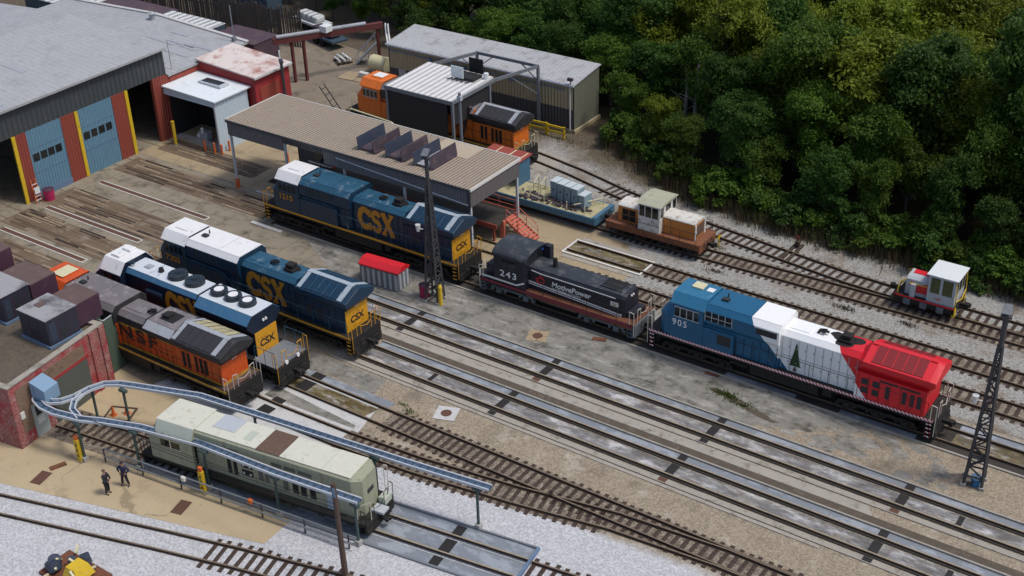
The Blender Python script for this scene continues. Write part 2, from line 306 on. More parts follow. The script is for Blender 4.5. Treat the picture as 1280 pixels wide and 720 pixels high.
def m_slab(name, a, bb, stain, samt, st2=None, s2=0.5, sc=0.5, joints=None, wet=0.0, rough=0.85, crack=0):
    m, n, b = newmat(name, rough)
    v = n.coord(); x, y, z = n.sep(v)
    c = n.mix(n.noise(v, sc, 6, .65), a, bb)
    c = n.mix(n.math('MULTIPLY', n.ramp(n.noise(v, 7, 4, .75), .5, .75), .35), c, k(a, .6))
    f = n.ramp(n.noise(v, sc*1.4, 7, .72), .66-samt*.3, .78-samt*.2)
    c = n.mix(f, c, stain)
    if st2: c = n.mix(n.math('MULTIPLY', n.ramp(n.noise(n.scale(v, (.35, 1, 1)), sc*2.3, 7, .75), .6-s2*.2, .8-s2*.2), .8), c, st2)
    if joints:
        for ax, p in ((x, joints[0]), (y, joints[1])):
            if p: c = n.mix(n.math('MULTIPLY', n.math('LESS_THAN', n.math('FRACT', n.math('MULTIPLY', ax, 1/p)), 0.06/p), .7), c, k(a, .35))
    if crack:
        t = n.n.new('ShaderNodeTexVoronoi'); t.feature = 'DISTANCE_TO_EDGE'; t.inputs['Scale'].default_value = crack
        wv = n.n.new('ShaderNodeVectorMath'); wv.operation = 'ADD'; tn = n.n.new('ShaderNodeTexNoise'); tn.inputs['Scale'].default_value = .9; tn.inputs['Detail'].default_value = 5
        n.l.new(v, tn.inputs['Vector']); sv = n.scale(tn.outputs['Color'], (1.6, 1.6, 0)); n.l.new(v, wv.inputs[0]); n.l.new(sv, wv.inputs[1]); n.l.new(wv.outputs[0], t.inputs['Vector'])
        f3 = n.math('MULTIPLY', n.ramp(t.outputs['Distance'], .009, .002), n.ramp(n.noise(v, .25, 3), .42, .52))
        c = n.mix(n.math('MULTIPLY', f3, .55), c, k(a, .35))
        f4 = n.ramp(n.noise(v, 2.3, 3, .5), .70, .78)                 # oil drips
        c = n.mix(n.math('MULTIPLY', f4, .5), c, k(a, .35))
    n.put(b.inputs['Base Color'], c)
    n.put(b.inputs['Normal'], n.bump(n.noise(v, 9, 5, .7), 0.25, 0.03))
    if wet:
        pf = n.ramp(n.noise(n.scale(v, (.6, 1.2, 1)), 0.9, 4, .55), .58-wet*.25, .68-wet*.25)
        n.put(b.inputs['Base Color'], n.mix(n.math('MULTIPLY', pf, .55), c, k(a, .55)))
        n.put(b.inputs['Roughness'], n.mix(pf, (rough,)*3, (0.04,)*3))
        b.inputs['Normal'].links and n.l.remove(b.inputs['Normal'].links[0])
    return m
MT['tanslab'] = m_slab('tan_concrete', (0.37, 0.295, 0.18), (0.46, 0.37, 0.235), (0.30, 0.23, 0.145), .35, None, .5, .35, crack=.10)
MT['mottled'] = m_slab('mottled_concrete', (0.14, 0.134, 0.115), (0.265, 0.255, 0.225), (0.062, 0.057, 0.044), .60, (0.40, 0.39, 0.36), .5, .6, crack=.3)
MT['platform'] = m_slab('ochre_concrete', (0.27, 0.215, 0.135), (0.38, 0.30, 0.185), (0.21, 0.16, 0.10), .45, None, .5, .3, (6.0, 5.0), crack=.2)
MT['pavement'] = m_slab('dirty_pavement', (0.185, 0.16, 0.118), (0.285, 0.248, 0.185), (0.08, 0.066, 0.048), .5, (0.075, 0.062, 0.048), .35, .45, (7.5, 0), crack=.22)
MT['yarddirt'] = m_slab('dirt_yard', (0.16, 0.13, 0.095), (0.24, 0.20, 0.15), (0.09, 0.075, 0.055), .5, (0.28, 0.25, 0.20), .4, .35)
MT['pitfloor'] = m_slab('wet_pit_floor_sheen', (0.165, 0.155, 0.143), (0.26, 0.245, 0.225), (0.10, 0.07, 0.042), .50, (0.68, 0.69, 0.70), .72, .6, None, .6, .6)  # pale second tone paints the sky's reflection onto the puddles
MT['gutter'] = m_slab('wet_gutter', (0.235, 0.26, 0.29), (0.34, 0.37, 0.405), (0.15, 0.15, 0.155), .35, None, .5, .8, None, .7, .45)
MT['kerb'] = m_slab('pit_kerb', (0.26, 0.24, 0.205), (0.37, 0.345, 0.30), (0.14, 0.12, 0.095), .45, None, .5, .9)
MT['greasy'] = m_slab('greasy_shaded_bed', (0.022, 0.019, 0.016), (0.050, 0.043, 0.035), (0.012, 0.010, 0.009), .5, None, .5, .7)  # grease tone, deepened to paint in the shade along the locomotives
MT['mosspit'] = m_slab('mossy_pit', (0.11, 0.085, 0.035), (0.22, 0.17, 0.08), (0.07, 0.055, 0.03), .5, (0.60, 0.62, 0.64), .5, .8, None, .5, .6)
def m_bed():
    m, n, b = newmat('dark_ballast', .95); v = n.coord(); fine = n.voro(v, 11); q = n.n.new('ShaderNodeSeparateColor'); n.l.new(fine, q.inputs[0])
    c = n.mix(n.ramp(q.outputs[0], .05, .95), (0.085, 0.066, 0.048), (0.30, 0.255, 0.20)); n.put(b.inputs['Base Color'], n.mix(n.ramp(n.noise(v, 1.1, 5, .7), .45, .65), c, (0.10, 0.075, 0.055))); return m
MT['bed'] = m_bed()
mk('plinthshade', (0.095, 0.083, 0.07), 0.7, 0.3, 2, (0.12, 0.10, 0.08), 0.35, 3)  # plinth colour with the shadow of the gaps beside the rails painted in
def m_planks():
    m, n, b = newmat('timber_crossing', .9)
    v = n.coord(); x, y, z = n.sep(v)
    c = n.mix(n.noise(n.scale(v, (.05, 2.6, 1)), 1.6, 6, .75), (0.018, 0.012, 0.009), (0.25, 0.18, 0.115))
    c = n.mix(n.ramp(n.noise(v, .5, 5, .7), .52, .66), c, (0.22, 0.19, 0.14))
    n.put(b.inputs['Base Color'], c); return m
MT['planks'] = m_planks()
def m_leaf(name, a, bb, yel, f=0.38):
    m, n, b = newmat(name, 0.6)
    v = n.coord(); oi = n.n.new('ShaderNodeObjectInfo')
    geo = n.n.new('ShaderNodeNewGeometry')
    c = n.mix(geo.outputs['Random Per Island'], a, bb)
    c = n.mix(n.math('MULTIPLY', n.ramp(n.noise(v, 0.55, 3), .5, .7), .55), c, yel)
    hs = n.n.new('ShaderNodeHueSaturation'); n.l.new(c, hs.inputs['Color'])
    n.put(hs.inputs['Value'], n.math('ADD', n.math('MULTIPLY', oi.outputs['Random'], .45), .85))
    n.put(hs.inputs['Hue'], n.math('ADD', n.math('MULTIPLY', oi.outputs['Random'], .02), .49))
    n.put(b.inputs['Base Color'], hs.outputs[0]); b.inputs['Specular IOR Level'].default_value = 0.25
    tr = n.n.new('ShaderNodeBsdfTranslucent'); n.put(tr.inputs[0], hs.outputs[0])
    ms = n.n.new('ShaderNodeMixShader'); ms.inputs[0].default_value = f
    n.l.new(b.outputs[0], ms.inputs[1]); n.l.new(tr.outputs[0], ms.inputs[2])
    n.l.new(ms.outputs[0], n.n['Material Output'].inputs[0]); return m
MT['leafdark'] = m_leaf('dark_leaves', (0.024, 0.060, 0.009), (0.054, 0.110, 0.015), (0.066, 0.120, 0.013))
MT['leafmid'] = m_leaf('green_leaves', (0.040, 0.082, 0.009), (0.085, 0.145, 0.014), (0.105, 0.155, 0.013))
MT['leafyel'] = m_leaf('yellow_green_leaves', (0.085, 0.125, 0.009), (0.16, 0.205, 0.014), (0.19, 0.21, 0.015))
MT['reed'] = m_leaf('dry_reed', (0.06, 0.05, 0.03), (0.15, 0.12, 0.07), (0.05, 0.06, 0.02))

# ------------------------------------------------------------------ builders
class MB:
    def __init__(s): s.v = []; s.f = []; s.m = []
    def face(s, pts, mi=0):
        i = len(s.v); s.v += [tuple(p) for p in pts]; s.f.append(tuple(range(i, i+len(pts)))); s.m.append(mi)
    def box(s, x0, x1, y0, y1, z0, z1, mi=0):
        if x1 < x0: x0, x1 = x1, x0
        if y1 < y0: y0, y1 = y1, y0
        i = len(s.v)
        s.v += [(x, y, z) for x in (x0, x1) for y in (y0, y1) for z in (z0, z1)]
        for q in ((0, 1, 3, 2), (4, 6, 7, 5), (0, 4, 5, 1), (2, 3, 7, 6), (0, 2, 6, 4), (1, 5, 7, 3)):
            s.f.append(tuple(i+a for a in q)); s.m.append(mi)
        return s
    def loft(s, rings, mi=0, caps=True, closed=True):
        i = len(s.v); n = len(rings[0])
        for r in rings: s.v += [tuple(p) for p in r]
        for a in range(len(rings)-1):
            for b in range(n if closed else n-1):
                s.f.append((i+a*n+b, i+a*n+(b+1) % n, i+(a+1)*n+(b+1) % n, i+(a+1)*n+b)); s.m.append(mi)
        if caps:
            s.f.append(tuple(i+b for b in range(n))[::-1]); s.m.append(mi)
            s.f.append(tuple(i+(len(rings)-1)*n+b for b in range(n))); s.m.append(mi)
        return s
    def prism(s, prof, x0, x1, mi=0, sx0=0, sx1=0):        # profile of (y,z) run along x
        return s.loft([[(x0, y, z) for y, z in prof], [(x1, y, z) for y, z in prof]], mi)
    def tube(s, p, q, r, n=6, mi=0):
        p, q = Vector(p), Vector(q); d = (q-p).normalized()
        a = d.orthogonal().normalized(); b = d.cross(a)
        rr = r if isinstance(r, tuple) else (r, r)
        s.loft([[c+a*math.cos(t*2*math.pi/n)*rad+b*math.sin(t*2*math.pi/n)*rad for t in range(n)] for c, rad in ((p, rr[0]), (q, rr[1]))], mi); return s
    def path(s, pts, r, n=5, mi=0):
        for a, b in zip(pts, pts[1:]): s.tube(a, b, r, n, mi)
        return s
    def bar(s, p, q, w, h, mi=0):                           # rectangular bar between two points
        p, q = Vector(p), Vector(q); d = (q-p).normalized()
        a = d.cross(Vector((0, 0, 1)))
        a = a.normalized() if a.length > 1e-4 else Vector((1, 0, 0)); b = a.cross(d).normalized()
        s.loft([[c+a*w/2*i+b*h/2*j for i, j in ((-1, -1), (1, -1), (1, 1), (-1, 1))] for c in (p, q)], mi); return s
    def build(s, name, mats, parent=None, loc=None, rot=None, bevel=0, smooth=False):
        me = bpy.data.meshes.new(name); me.from_pydata(s.v, [], s.f)
        if not isinstance(mats, (list, tuple)): mats = [mats]
        for x in mats: me.materials.append(MT[x] if isinstance(x, str) else x)
        me.polygons.foreach_set('material_index', s.m)
        bm = bmesh.new(); bm.from_mesh(me); bmesh.ops.recalc_face_normals(bm, faces=bm.faces); bm.to_mesh(me); bm.free()
        if smooth: me.polygons.foreach_set('use_smooth', [True]*len(me.polygons))
        o = bpy.data.objects.new(name, me); C.objects.link(o)
        if parent: o.parent = parent
        if loc: o.location = loc
        if rot: o.rotation_euler = rot
        if bevel:
            b = o.modifiers.new('bevel', 'BEVEL'); b.width = bevel; b.segments = 2; b.limit_method = 'ANGLE'; b.angle_limit = R(40)
        return o
def tag(o, label=None, cat=None, group=None, kind=None):
    if label: o['label'] = label
    if cat: o['category'] = cat
    if group: o['group'] = group
    if kind: o['kind'] = kind
    return o
def thing(name, label, cat, loc=(0, 0, 0), rz=0, group=None):
    o = bpy.data.objects.new(name, None); C.objects.link(o); o.location = loc; o.rotation_euler = (0, 0, rz); o.empty_display_size = .3
    return tag(o, label, cat, group)
def copy_tree(o, parent=None):
    c = o.copy(); C.objects.link(c)
    if parent: c.parent = parent
    for ch in list(o.children): copy_tree(ch, c)
    return c
def B(name, m, parent, *boxes, bevel=0):     # boxes standing apart become parts of their own
    bs = [tuple(v for a, b in zip(q[::2], q[1::2]) for v in (min(a, b), max(a, b))) for q in boxes]
    cl = []
    for q in bs:
        hit = []
        for c in cl:
            for r_ in c:
                gap = math.sqrt(sum(max(0, q[2*i]-r_[2*i+1], r_[2*i]-q[2*i+1])**2 for i in range(3)))
                dg = max(math.dist(q[::2], q[1::2]), math.dist(r_[::2], r_[1::2]))
                if gap < .3*dg: hit.append(c); break
        new = [q]
        for c in hit: new += c; cl.remove(c)
        cl.append(new)
    o = None
    for c in reversed(cl):
        mb = MB()
        for b in c: mb.box(*b)
        o = mb.build(name, m, parent, bevel=bevel)
    return o
def adjust(root, kx=1.0, kz=1.0, deck=1.62, x0=0.0, zmap=None):     # real proportions: stretch a built vehicle along its length and above its deck
    done = set()
    def go(o, base):
        for ch in list(o.children):
            if ch.name.startswith('truck'): ch.location.x = x0+(ch.location.x-x0)*kx; continue
            if ch.name.startswith('lettering') and ch.rotation_euler.x:
                ch.location.x = x0+(ch.location.x-x0)*kx; ch.location.z = deck+(ch.location.z-deck)*kz; ch.scale.y *= kz; continue
            if ch.data and ch.data.name not in done and ch.type == 'MESH':
                done.add(ch.data.name); mw = ch.matrix_basis.copy(); iv = mw.inverted()
                for v in ch.data.vertices:
                    q = mw @ v.co; q.x = x0+(q.x-x0)*kx
                    if zmap: q.z = zmap(q.z)
                    elif q.z > deck: q.z = deck+(q.z-deck)*kz
                    v.co = iv @ q
            go(ch, base)
    go(root, 0)
def sheet(name, pts, z, m, kind='structure'):
    mb = MB(); mb.face([(x, y, z) for x, y in pts]); o = mb.build(name, m)
    if o.data.polygons[0].normal.z < 0: o.data.flip_normals()
    return tag(o, kind=kind)
def text(body, size, m, parent, loc, rot=(R(90), 0, 0), bold=0.0, shear=0.0, sx=1.0, space=1.0, name='lettering'):
    cu = bpy.data.curves.new('t', 'FONT'); cu.body = body; cu.size = size; cu.offset = bold*size; cu.extrude = 0.004; cu.shear = shear; cu.space_character = space
    cu.align_x = 'CENTER'; cu.align_y = 'CENTER'; cu.resolution_u = 4
    t = bpy.data.objects.new('t', cu); C.objects.link(t)
    bpy.context.view_layer.update()
    me = bpy.data.meshes.new_from_object(t.evaluated_get(bpy.context.evaluated_depsgraph_get()))
    bpy.data.objects.remove(t)
    me.name = name; me.materials.clear(); me.materials.append(MT[m])
    o = bpy.data.objects.new(name, me); C.objects.link(o); o.parent = parent; o.location = loc; o.rotation_euler = rot; o.scale = (sx, 1, 1)
    return o
def stroke(mb, pts, w, y, closed=False):                    # thick mitred stroke in the xz plane at depth y
    P = [Vector((p[0], p[1])) for p in pts]; L, Rr = [], []
    for i, p in enumerate(P):
        a = (P[i]-P[i-1]).normalized() if i > 0 else None
        b = (P[i+1]-P[i]).normalized() if i < len(P)-1 else None
        t = (a+b).normalized() if a and b else (a or b)
        nrm = Vector((-t.y, t.x)); sc = 1.0
        if a and b: sc = min(1.6, 1/max(.4, nrm.dot(Vector((-a.y, a.x)))))
        ww = w(i/(len(P)-1)) if callable(w) else w
        L.append(p+nrm*ww/2*sc); Rr.append(p-nrm*ww/2*sc)
    for i in range(len(P)-1):
        mb.face([(q.x, y, q.y) for q in (L[i], L[i+1], Rr[i+1], Rr[i])])
def csx_logo(parent, x0, z0, wd, ht, y, m='logo', tilt=0):
    mb = MB(); u = ht
    cw = wd*0.36
    ell = lambda cx, cz, rx, rz, a0, a1, n=14: [(cx+rx*math.cos(R(a0+(a1-a0)*i/n)), cz+rz*math.sin(R(a0+(a1-a0)*i/n))) for i in range(n+1)]
    th_ = 0.26*u
    stroke(mb, ell(x0+cw*.52, z0+u*.5, cw*.42, u*.39, 40, 320), th_, y)
    mb.face([(x0+cw*.80, y-.003, z0+u*.62), (x0+cw*1.0, y-.003, z0+u*.62), (x0+cw*1.0, y-.003, z0+u*.98), (x0+cw*.80, y-.003, z0+u*.90)])
    mb.face([(x0+cw*.80, y-.003, z0+u*.10), (x0+cw*1.0, y-.003, z0+u*.02), (x0+cw*1.0, y-.003, z0+u*.36), (x0+cw*.80, y-.003, z0+u*.36)])
    sx = x0+cw*1.05; sw = wd*.26
    stroke(mb, ell(sx+sw*.5, z0+u*.70, sw*.36, u*.19, 10, 270, 10)+ell(sx+sw*.5, z0+u*.30, sw*.36, u*.20, 90, -170, 10), th_*.85, y)
    xx = sx+sw*1.04; xw = wd-(xx-x0)
    stroke(mb, [(xx+xw*.14, z0+u*.97), (xx+xw*.86, z0+u*.03)], th_*1.05, y-.002)
    stroke(mb, [(xx+xw*.86, z0+u*.97), (xx+xw*.14, z0+u*.03)], th_*.6, y-.004)
    for a in (0, .64):
        for zz in (0, .90): mb.face([(xx+xw*a, y-.006, z0+u*zz), (xx+xw*(a+.36), y-.006, z0+u*zz), (xx+xw*(a+.36), y-.006, z0+u*(zz+.1)), (xx+xw*a, y-.006, z0+u*(zz+.1))])
    return mb.build('lettering', m, parent)

# ------------------------------------------------------------------ ground and paving
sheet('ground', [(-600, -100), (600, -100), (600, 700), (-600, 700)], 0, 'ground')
sheet('dirt_yard', [(-130, 80.5), (-66, 80.5), (-64, 84), (-70, 93), (-84, 96), (-88, 101), (-106, 104), (-130, 97)], .004, 'yarddirt')
sheet('yard_pavement', [(-92, 44), (-62, 44), (-58.5, 53.6), (-59, 58.4), (-60, 62), (-68, 66.2), (-72, 70.2), (-92, 80.6)], .004, 'pavement')
sheet('shop_floor', [(-120, 40), (-92, 40), (-92, 80.6), (-120, 80.6)], .004, 'pavement')
sheet('concrete_slab', [(-84, 24), (-61.5, 32.4), (-44.16, 37.2), (-44.3, 40.1), (-49, 43.5), (-52.5, 45.1), (-62, 44.6), (-84, 46)], .012, 'tanslab')
sheet('platform_paving', [(-92, 70.2), (-42.2, 70.2), (-42.05, 74.3), (-44.6, 78.9), (-62, 79.3), (-72, 80.2), (-84.5, 80.6), (-92, 80.6)], .008, 'platform')
mr = random.Random(77)
sheet('mottled_pavement', [(-68, 66.25), (-60.5, 62.05), (-26.5, 62.05)]+[(-26.0+i*.35+mr.uniform(-.9, .9)*(1 if 0 < i < 22 else 0), 62.05+i*.1886) for i in range(23)], .010, 'mottled')
for i in range(46):                                     # scattered pale and dark grit patches where paving gives way to gravel
    cx, cy, rr_ = mr.uniform(-25, -14), mr.uniform(62.3, 65.8), mr.uniform(.12, .5)
    sheet('grit_patch', [(cx+rr_*1.6*math.cos(t*.5236)*mr.uniform(.6, 1.2), cy+rr_*math.sin(t*.5236)*mr.uniform(.6, 1.2)) for t in range(12)], .0065+i*.00007, 'mottled')
sheet('track_bed', [(-71.5, 66.2), (-8, 66.2), (14, 66.2), (14, 69.3), (-71.5, 69.3)], .006, 'greasy')
K_A = R(8.0)
def along(px, py, a, s, d=0): return (px+math.cos(a)*s-math.sin(a)*d, py+math.sin(a)*s+math.cos(a)*d)
# pads where the two near tracks leave the shop
sheet('concrete_pad', [(-62, 51.9), (-53.2, 51.9), (-52.3, 52.1), (-48.4, 51.9), (-48.7, 53.6), (-58.5, 53.6), (-62, 53)], .014, 'mottled')
sheet('inspection_pit', [(-60, 44.9), (-45.9, 45.5), (-47.3, 51.5), (-60, 51.9)], .016, 'conclight')

# ------------------------------------------------------------------ railway tracks
def rail_run(mb, pts, zb=0.02, h=0.17, mi=0):
    for a, b in zip(pts, pts[1:]):
        A = Vector((a[0], a[1], 0)); Bv = Vector((b[0], b[1], 0))
        for w_, z0, z1, m_ in ((.14, 0, .025, 1), (.03, .025, h-.045, 1), (.085, h-.045, h, mi)):
            zc = zb+(z0+z1)/2; mb.bar(A+Vector((0, 0, zc)), Bv+Vector((0, 0, zc)), w_, z1-z0, m_)
def offset(pts, d):
    out = []
    for i, p in enumerate(pts):
        a = Vector(pts[max(0, i-1)]); b = Vector(pts[min(len(pts)-1, i+1)]); t = (b-a).normalized()
        out.append((p[0]-t.y*d, p[1]+t.x*d))
    return out
tie_mb = MB().box(-.125, .125, -1.22, 1.22, -.09, .04)
tie_proto = tie_mb.build('sleeper', 'tie'); tie_me = tie_proto.data; bpy.data.objects.remove(tie_proto)
def track(label, pts, ties=None, top='railtop', rails=(0.75, -0.75), zb=0.045, sp=.55, wide=None):
    t = thing('railway_track', label, 'railway track', (pts[0][0], pts[0][1], 0))
    P = [Vector((p[0]-pts[0][0], p[1]-pts[0][1])) for p in pts]
    for d in rails:
        mb = MB(); rail_run(mb, offset([tuple(p) for p in P], d), zb); mb.build('rail', [top, 'raildark'], t)
    if ties:
        a, b = ties                                      # x range in world space
        n = 0; x = a
        while x < b and n < 100:
            for i in range(len(pts)-1):
                if pts[i][0] <= x <= pts[i+1][0]:
                    f = (x-pts[i][0])/(pts[i+1][0]-pts[i][0]); y = pts[i][1]+(pts[i+1][1]-pts[i][1])*f
                    an = math.atan2(pts[i+1][1]-pts[i][1], pts[i+1][0]-pts[i][0])
                    o = bpy.data.objects.new('sleeper', tie_me); C.objects.link(o); o.parent = t
                    wf, dy = wide(x) if wide else (1, 0)
                    o.location = (x-pts[0][0]+random.uniform(-.03, .03), y-pts[0][1]+dy+random.uniform(-.06, .06), 0)
                    o.rotation_euler = (0, 0, an+random.uniform(-.02, .02)); o.scale = (1, wf, 1)
                    n += 1; break
            x += sp
    return t
X1 = 14
# two inspection tracks with wet concrete pits
def pit_track(label, yc, x0, drains, others):
    t = track(label, [(x0, yc), (X1, yc)], None, 'railpit', zb=.115)
    for d in (.75, -.75): B('rail_plinth', 'plinthshade', t, (0, X1-x0, d-.115, d+.115, .006, .115))
    sheet('pit_floor', [(x0, yc-.55), (X1, yc-.55), (X1, yc+.55), (x0, yc+.55)], .012, 'pitfloor')
    sheet('wet_gutter', [(x0, yc+1.02), (X1, yc+1.02), (X1, yc+1.60), (x0, yc+1.60)], .022, 'gutter')
    sheet('pit_edge', [(x0, yc-1.36), (X1, yc-1.36), (X1, yc-.94), (x0, yc-.94)], .020, 'kerb')
    tag(B('kerb', 'kerb', None, (x0, X1, yc+1.62, yc+1.74, .003, .13)), kind='structure')
    tag(B('gutter_kerb', 'grate', None, (x0, X1, yc+.91, yc+1.0, .003, .05)), kind='structure')
    tag(B('edge_kerb', 'kerb', None, (x0, X1, yc-1.42, yc-1.36, .003, .07)), kind='structure')
    for i, (x, lab) in enumerate(drains):
        g = thing('drain_grate', lab, 'drain grate', (x, yc, 0), R(random.uniform(-1, 1)))
        B('grate_panel', 'grate', g, (-.28, .28, -.55, .55, .02, .045)); B('grate_panel', 'grate', g, (-.26, .26, .95, 1.66, .026, .05))
        B('end_plate', 'rustgrate' if i % 2 else 'grate', g, (-.26, .26, -1.42, -.95, .024, .048))
    for x, lab in others:
        g = tag(B('drain_cover', 'grate', None, (x-.16, x+.16, yc-.5, yc+.5, .016, .035)), lab, 'drain grate')
    return t
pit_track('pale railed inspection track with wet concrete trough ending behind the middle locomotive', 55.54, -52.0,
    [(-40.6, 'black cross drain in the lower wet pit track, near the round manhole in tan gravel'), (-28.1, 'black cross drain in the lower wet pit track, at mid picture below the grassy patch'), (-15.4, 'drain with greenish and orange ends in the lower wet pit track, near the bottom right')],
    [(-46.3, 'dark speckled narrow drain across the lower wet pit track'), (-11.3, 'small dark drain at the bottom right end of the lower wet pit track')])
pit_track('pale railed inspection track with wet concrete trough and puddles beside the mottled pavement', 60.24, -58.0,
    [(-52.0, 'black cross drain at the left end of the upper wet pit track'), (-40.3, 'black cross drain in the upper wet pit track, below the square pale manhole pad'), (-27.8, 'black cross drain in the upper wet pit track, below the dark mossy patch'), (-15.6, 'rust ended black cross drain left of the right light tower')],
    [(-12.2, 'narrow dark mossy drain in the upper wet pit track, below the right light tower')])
sheet('dirt_strip', [(-54, 57.36), (X1, 57.36), (X1, 58.0), (-54, 58.0)], .010, 'darkstrip')
sheet('rough_concrete', [(-54, 58.0), (-16.5, 58.0), (-17.0, 58.74), (-54, 58.74)], .012, 'kerb')
tag(B('pit_lip', 'kerb', None, (-54, -18, 53.78, 54.02, .003, .05)), kind='structure')
# track of the three coupled locomotives, sunk in a greasy, shade-painted bed between low kerbs
t = track('dark track sunk in a greasy shade-dark bed under the coupled blue, black and tricolour locomotives', [(-72, 67.7), (X1, 67.7)], None, 'railtop', zb=.02)
tag(B('kerb', 'kerb', None, (-71, X1, 66.05, 66.2, .003, .10)), kind='structure')
tag(B('kerb', 'kerb', None, (-71, X1, 69.3, 69.42, .003, .10)), kind='structure')
for a in (-30, -22): sheet('puddle', [(a, 66.25), (a+5, 66.25), (a+5, 66.8), (a, 66.8)], .011, 'gutter')
sheet('pit_floor', [(-15, 67.1), (X1, 67.1), (X1, 68.3), (-15, 68.3)], .014, 'mosspit')
sheet('wet_gutter', [(-15, 68.62), (X1, 68.62), (X1, 69.25), (-15, 69.25)], .016, 'gutter')
track('brown track hidden behind the tricolour locomotive, nearest of the ballasted tracks', [(-58, 72.35), (X1, 72.35)], (-46, 0), sp=.62)
track('brown track in grey ballast running right from the white framed pit', [(-48.2, 76.1), (X1, 76.1)], (-41.5, 2), sp=.6)
track('brown track in grey ballast carrying the orange centre cab locomotive', [(-66, 80.35), (-40, 80.35), (-27, 80.65), (-14, 80.95), (X1, 81.0)], (-46.5, 2), sp=.58)
track('outermost brown track curving from the steel canopy past the switch stand', [(-82, 87.6), (-72, 87.6), (-66, 87.9), (-60, 88.6), (-55, 87.6), (-49.6, 86.1), (-40.5, 84.35), (-28, 82.7), (-20, 82.3), (-14, 82.25), (X1, 82.3)], (-51, 2), sp=.62)
sheet('concrete_pad', [(-62, 86.8), (-57.6, 86.2), (-57.0, 89.6), (-62, 90.6)], .014, 'kerb')
# near switch
track('brown track leaving the mossy pit towards the bottom right, straight route of the switch', [(-60, 50.2), (X1, 50.2)], (-45.2, -10), sp=.58)
track('brown diverging track joining the straight one at the switch near the bottom', [(-76, 46.75), (-60, 46.75), (-53, 46.75), (-47, 46.95), (-41.3, 47.4), (-34.6, 48.35), (-28.5, 49.5), (-22, 50.08), (X1, 50.15)], (-46.2, -29), sp=.58)
sheet('pit_floor', [(-55, 49.65), (-47.3, 49.65), (-47.0, 50.75), (-55, 50.75)], .020, 'mosspit')
sheet('wet_gutter', [(-54, 51.15), (-46.6, 51.15), (-46.5, 51.85), (-54, 51.85)], .020, 'gutter')
sheet('gravel_wedge', [(-54.5, 47.9), (-47.0, 48.25), (-47.1, 48.6), (-54.5, 49.1)], .020, 'mottled')
for x, y, lab in ((-52.9, 50.2, 'black drain at the head of the mossy pit, behind the roof fan locomotive'), (-53.2, 46.6, 'black drain behind the orange locomotive nearest the brick building')):
    g = thing('drain_grate', lab, 'drain grate', (x, y, 0)); B('grate_panel', 'grate', g, (-.5, .5, -.55, .55, .024, .05)); B('grate_panel', 'grate', g, (-.45, .45, .95, 1.6, .024, .05))
# track of the olive locomotive, angled, with steel edged pit
a = K_A
def kpt(s, d=0): return along(-60.0, 39.25, a, s, d)
track('angled track under the pale olive locomotive with steel edged wet pit', [kpt(8), kpt(29.6)], None, 'railpit', zb=.10)
sheet('pit_floor', [kpt(8, -.6), kpt(29.6, -.6), kpt(29.6, .6), kpt(8, .6)], .016, 'gutter')
sheet('wet_gutter', [kpt(4, .92), kpt(29.6, .92), kpt(29.6, 1.9), kpt(4, 1.9)], .016, 'gutter')
sheet('wet_gutter', [kpt(4, -1.75), kpt(29.6, -1.75), kpt(29.6, -.92), kpt(4, -.92)], .016, 'gutter')
for d0, d1 in ((1.9, 2.02), (-1.87, -1.75)):
    mb = MB(); p, q = kpt(4, (d0+d1)/2), kpt(29.6, (d0+d1)/2); mb.bar((*p, .06), (*q, .06), .12, .12); tag(mb.build('kerb', 'steelgrey'), kind='structure')
mb = MB(); p, q = kpt(29.66, 1.95), kpt(29.66, -1.8); mb.bar((*p, .09), (*q, .09), .16, .18); tag(mb.build('kerb', 'steelblue'), kind='structure')
mb = MB(); p, q = kpt(-4, -2.0), kpt(14, -2.0)
g = thing('drain_grate', 'black cross drain in the steel edged pit at the bottom centre', 'drain grate', (*kpt(24.9), 0), a)
B('grate_panel', 'grate', g, (-.35, .35, -.55, .55, .02, .05)); B('grate_panel', 'grate', g, (-.3, .3, .95, 1.8, .02, .05)); B('grate_panel', 'grate', g, (-.3, .3, -1.7, -.95, .02, .05))
sheet('track_bed', [kpt(-6, -1.7), kpt(7.5, -1.9), kpt(12, -1.85), kpt(12, 1.6), kpt(-6, 1.3)], .014, 'bed')
track('sleepered stretch of track emerging from the tan slab left of the olive locomotive', [kpt(-3.5), kpt(11)], (kpt(-3)[0], kpt(9)[0]), zb=.03, sp=.6)
for nm_, pts_, d_ in (('a', [(-45.9, 50.2), (X1, 50.2)], 1.12), ('b', [(-47, 46.95), (-41.3, 47.4), (-34.6, 48.35), (-28.5, 49.5)], 1.1)):
    for q_, w_ in zip(pts_, pts_[1:]): sheet('track_bed', [(q_[0], q_[1]-d_), (w_[0], w_[1]-d_), (w_[0], w_[1]+d_), (q_[0], q_[1]+d_)], .012 if nm_ == 'a' else .018, 'bed')
for y_, xa_, z_ in ((72.35, -46, .012), (76.1, -41.5, .014), (80.6, -38, .016)): sheet('track_bed', [(xa_, y_-1.0), (X1, y_-1.0), (X1, y_+1.0), (xa_, y_+1.0)], z_, 'bed')
track('short length of brown track continuing past the steel edged pit at the bottom edge', [kpt(29.8), kpt(62)], (kpt(30)[0], kpt(58)[0]), sp=.6)
# curved track at the bottom left corner
bl = [(-75, 26.6), (-60, 31.0), (-49.4, 34.1), (-44.5, 35.45), (-38.8, 36.85), (-30, 39.1), (-16, 42.4), (2, 46.0)]
track('track buried in pale ballast across the bottom left corner', bl, (-46.2, -8), zb=.04, sp=.62)
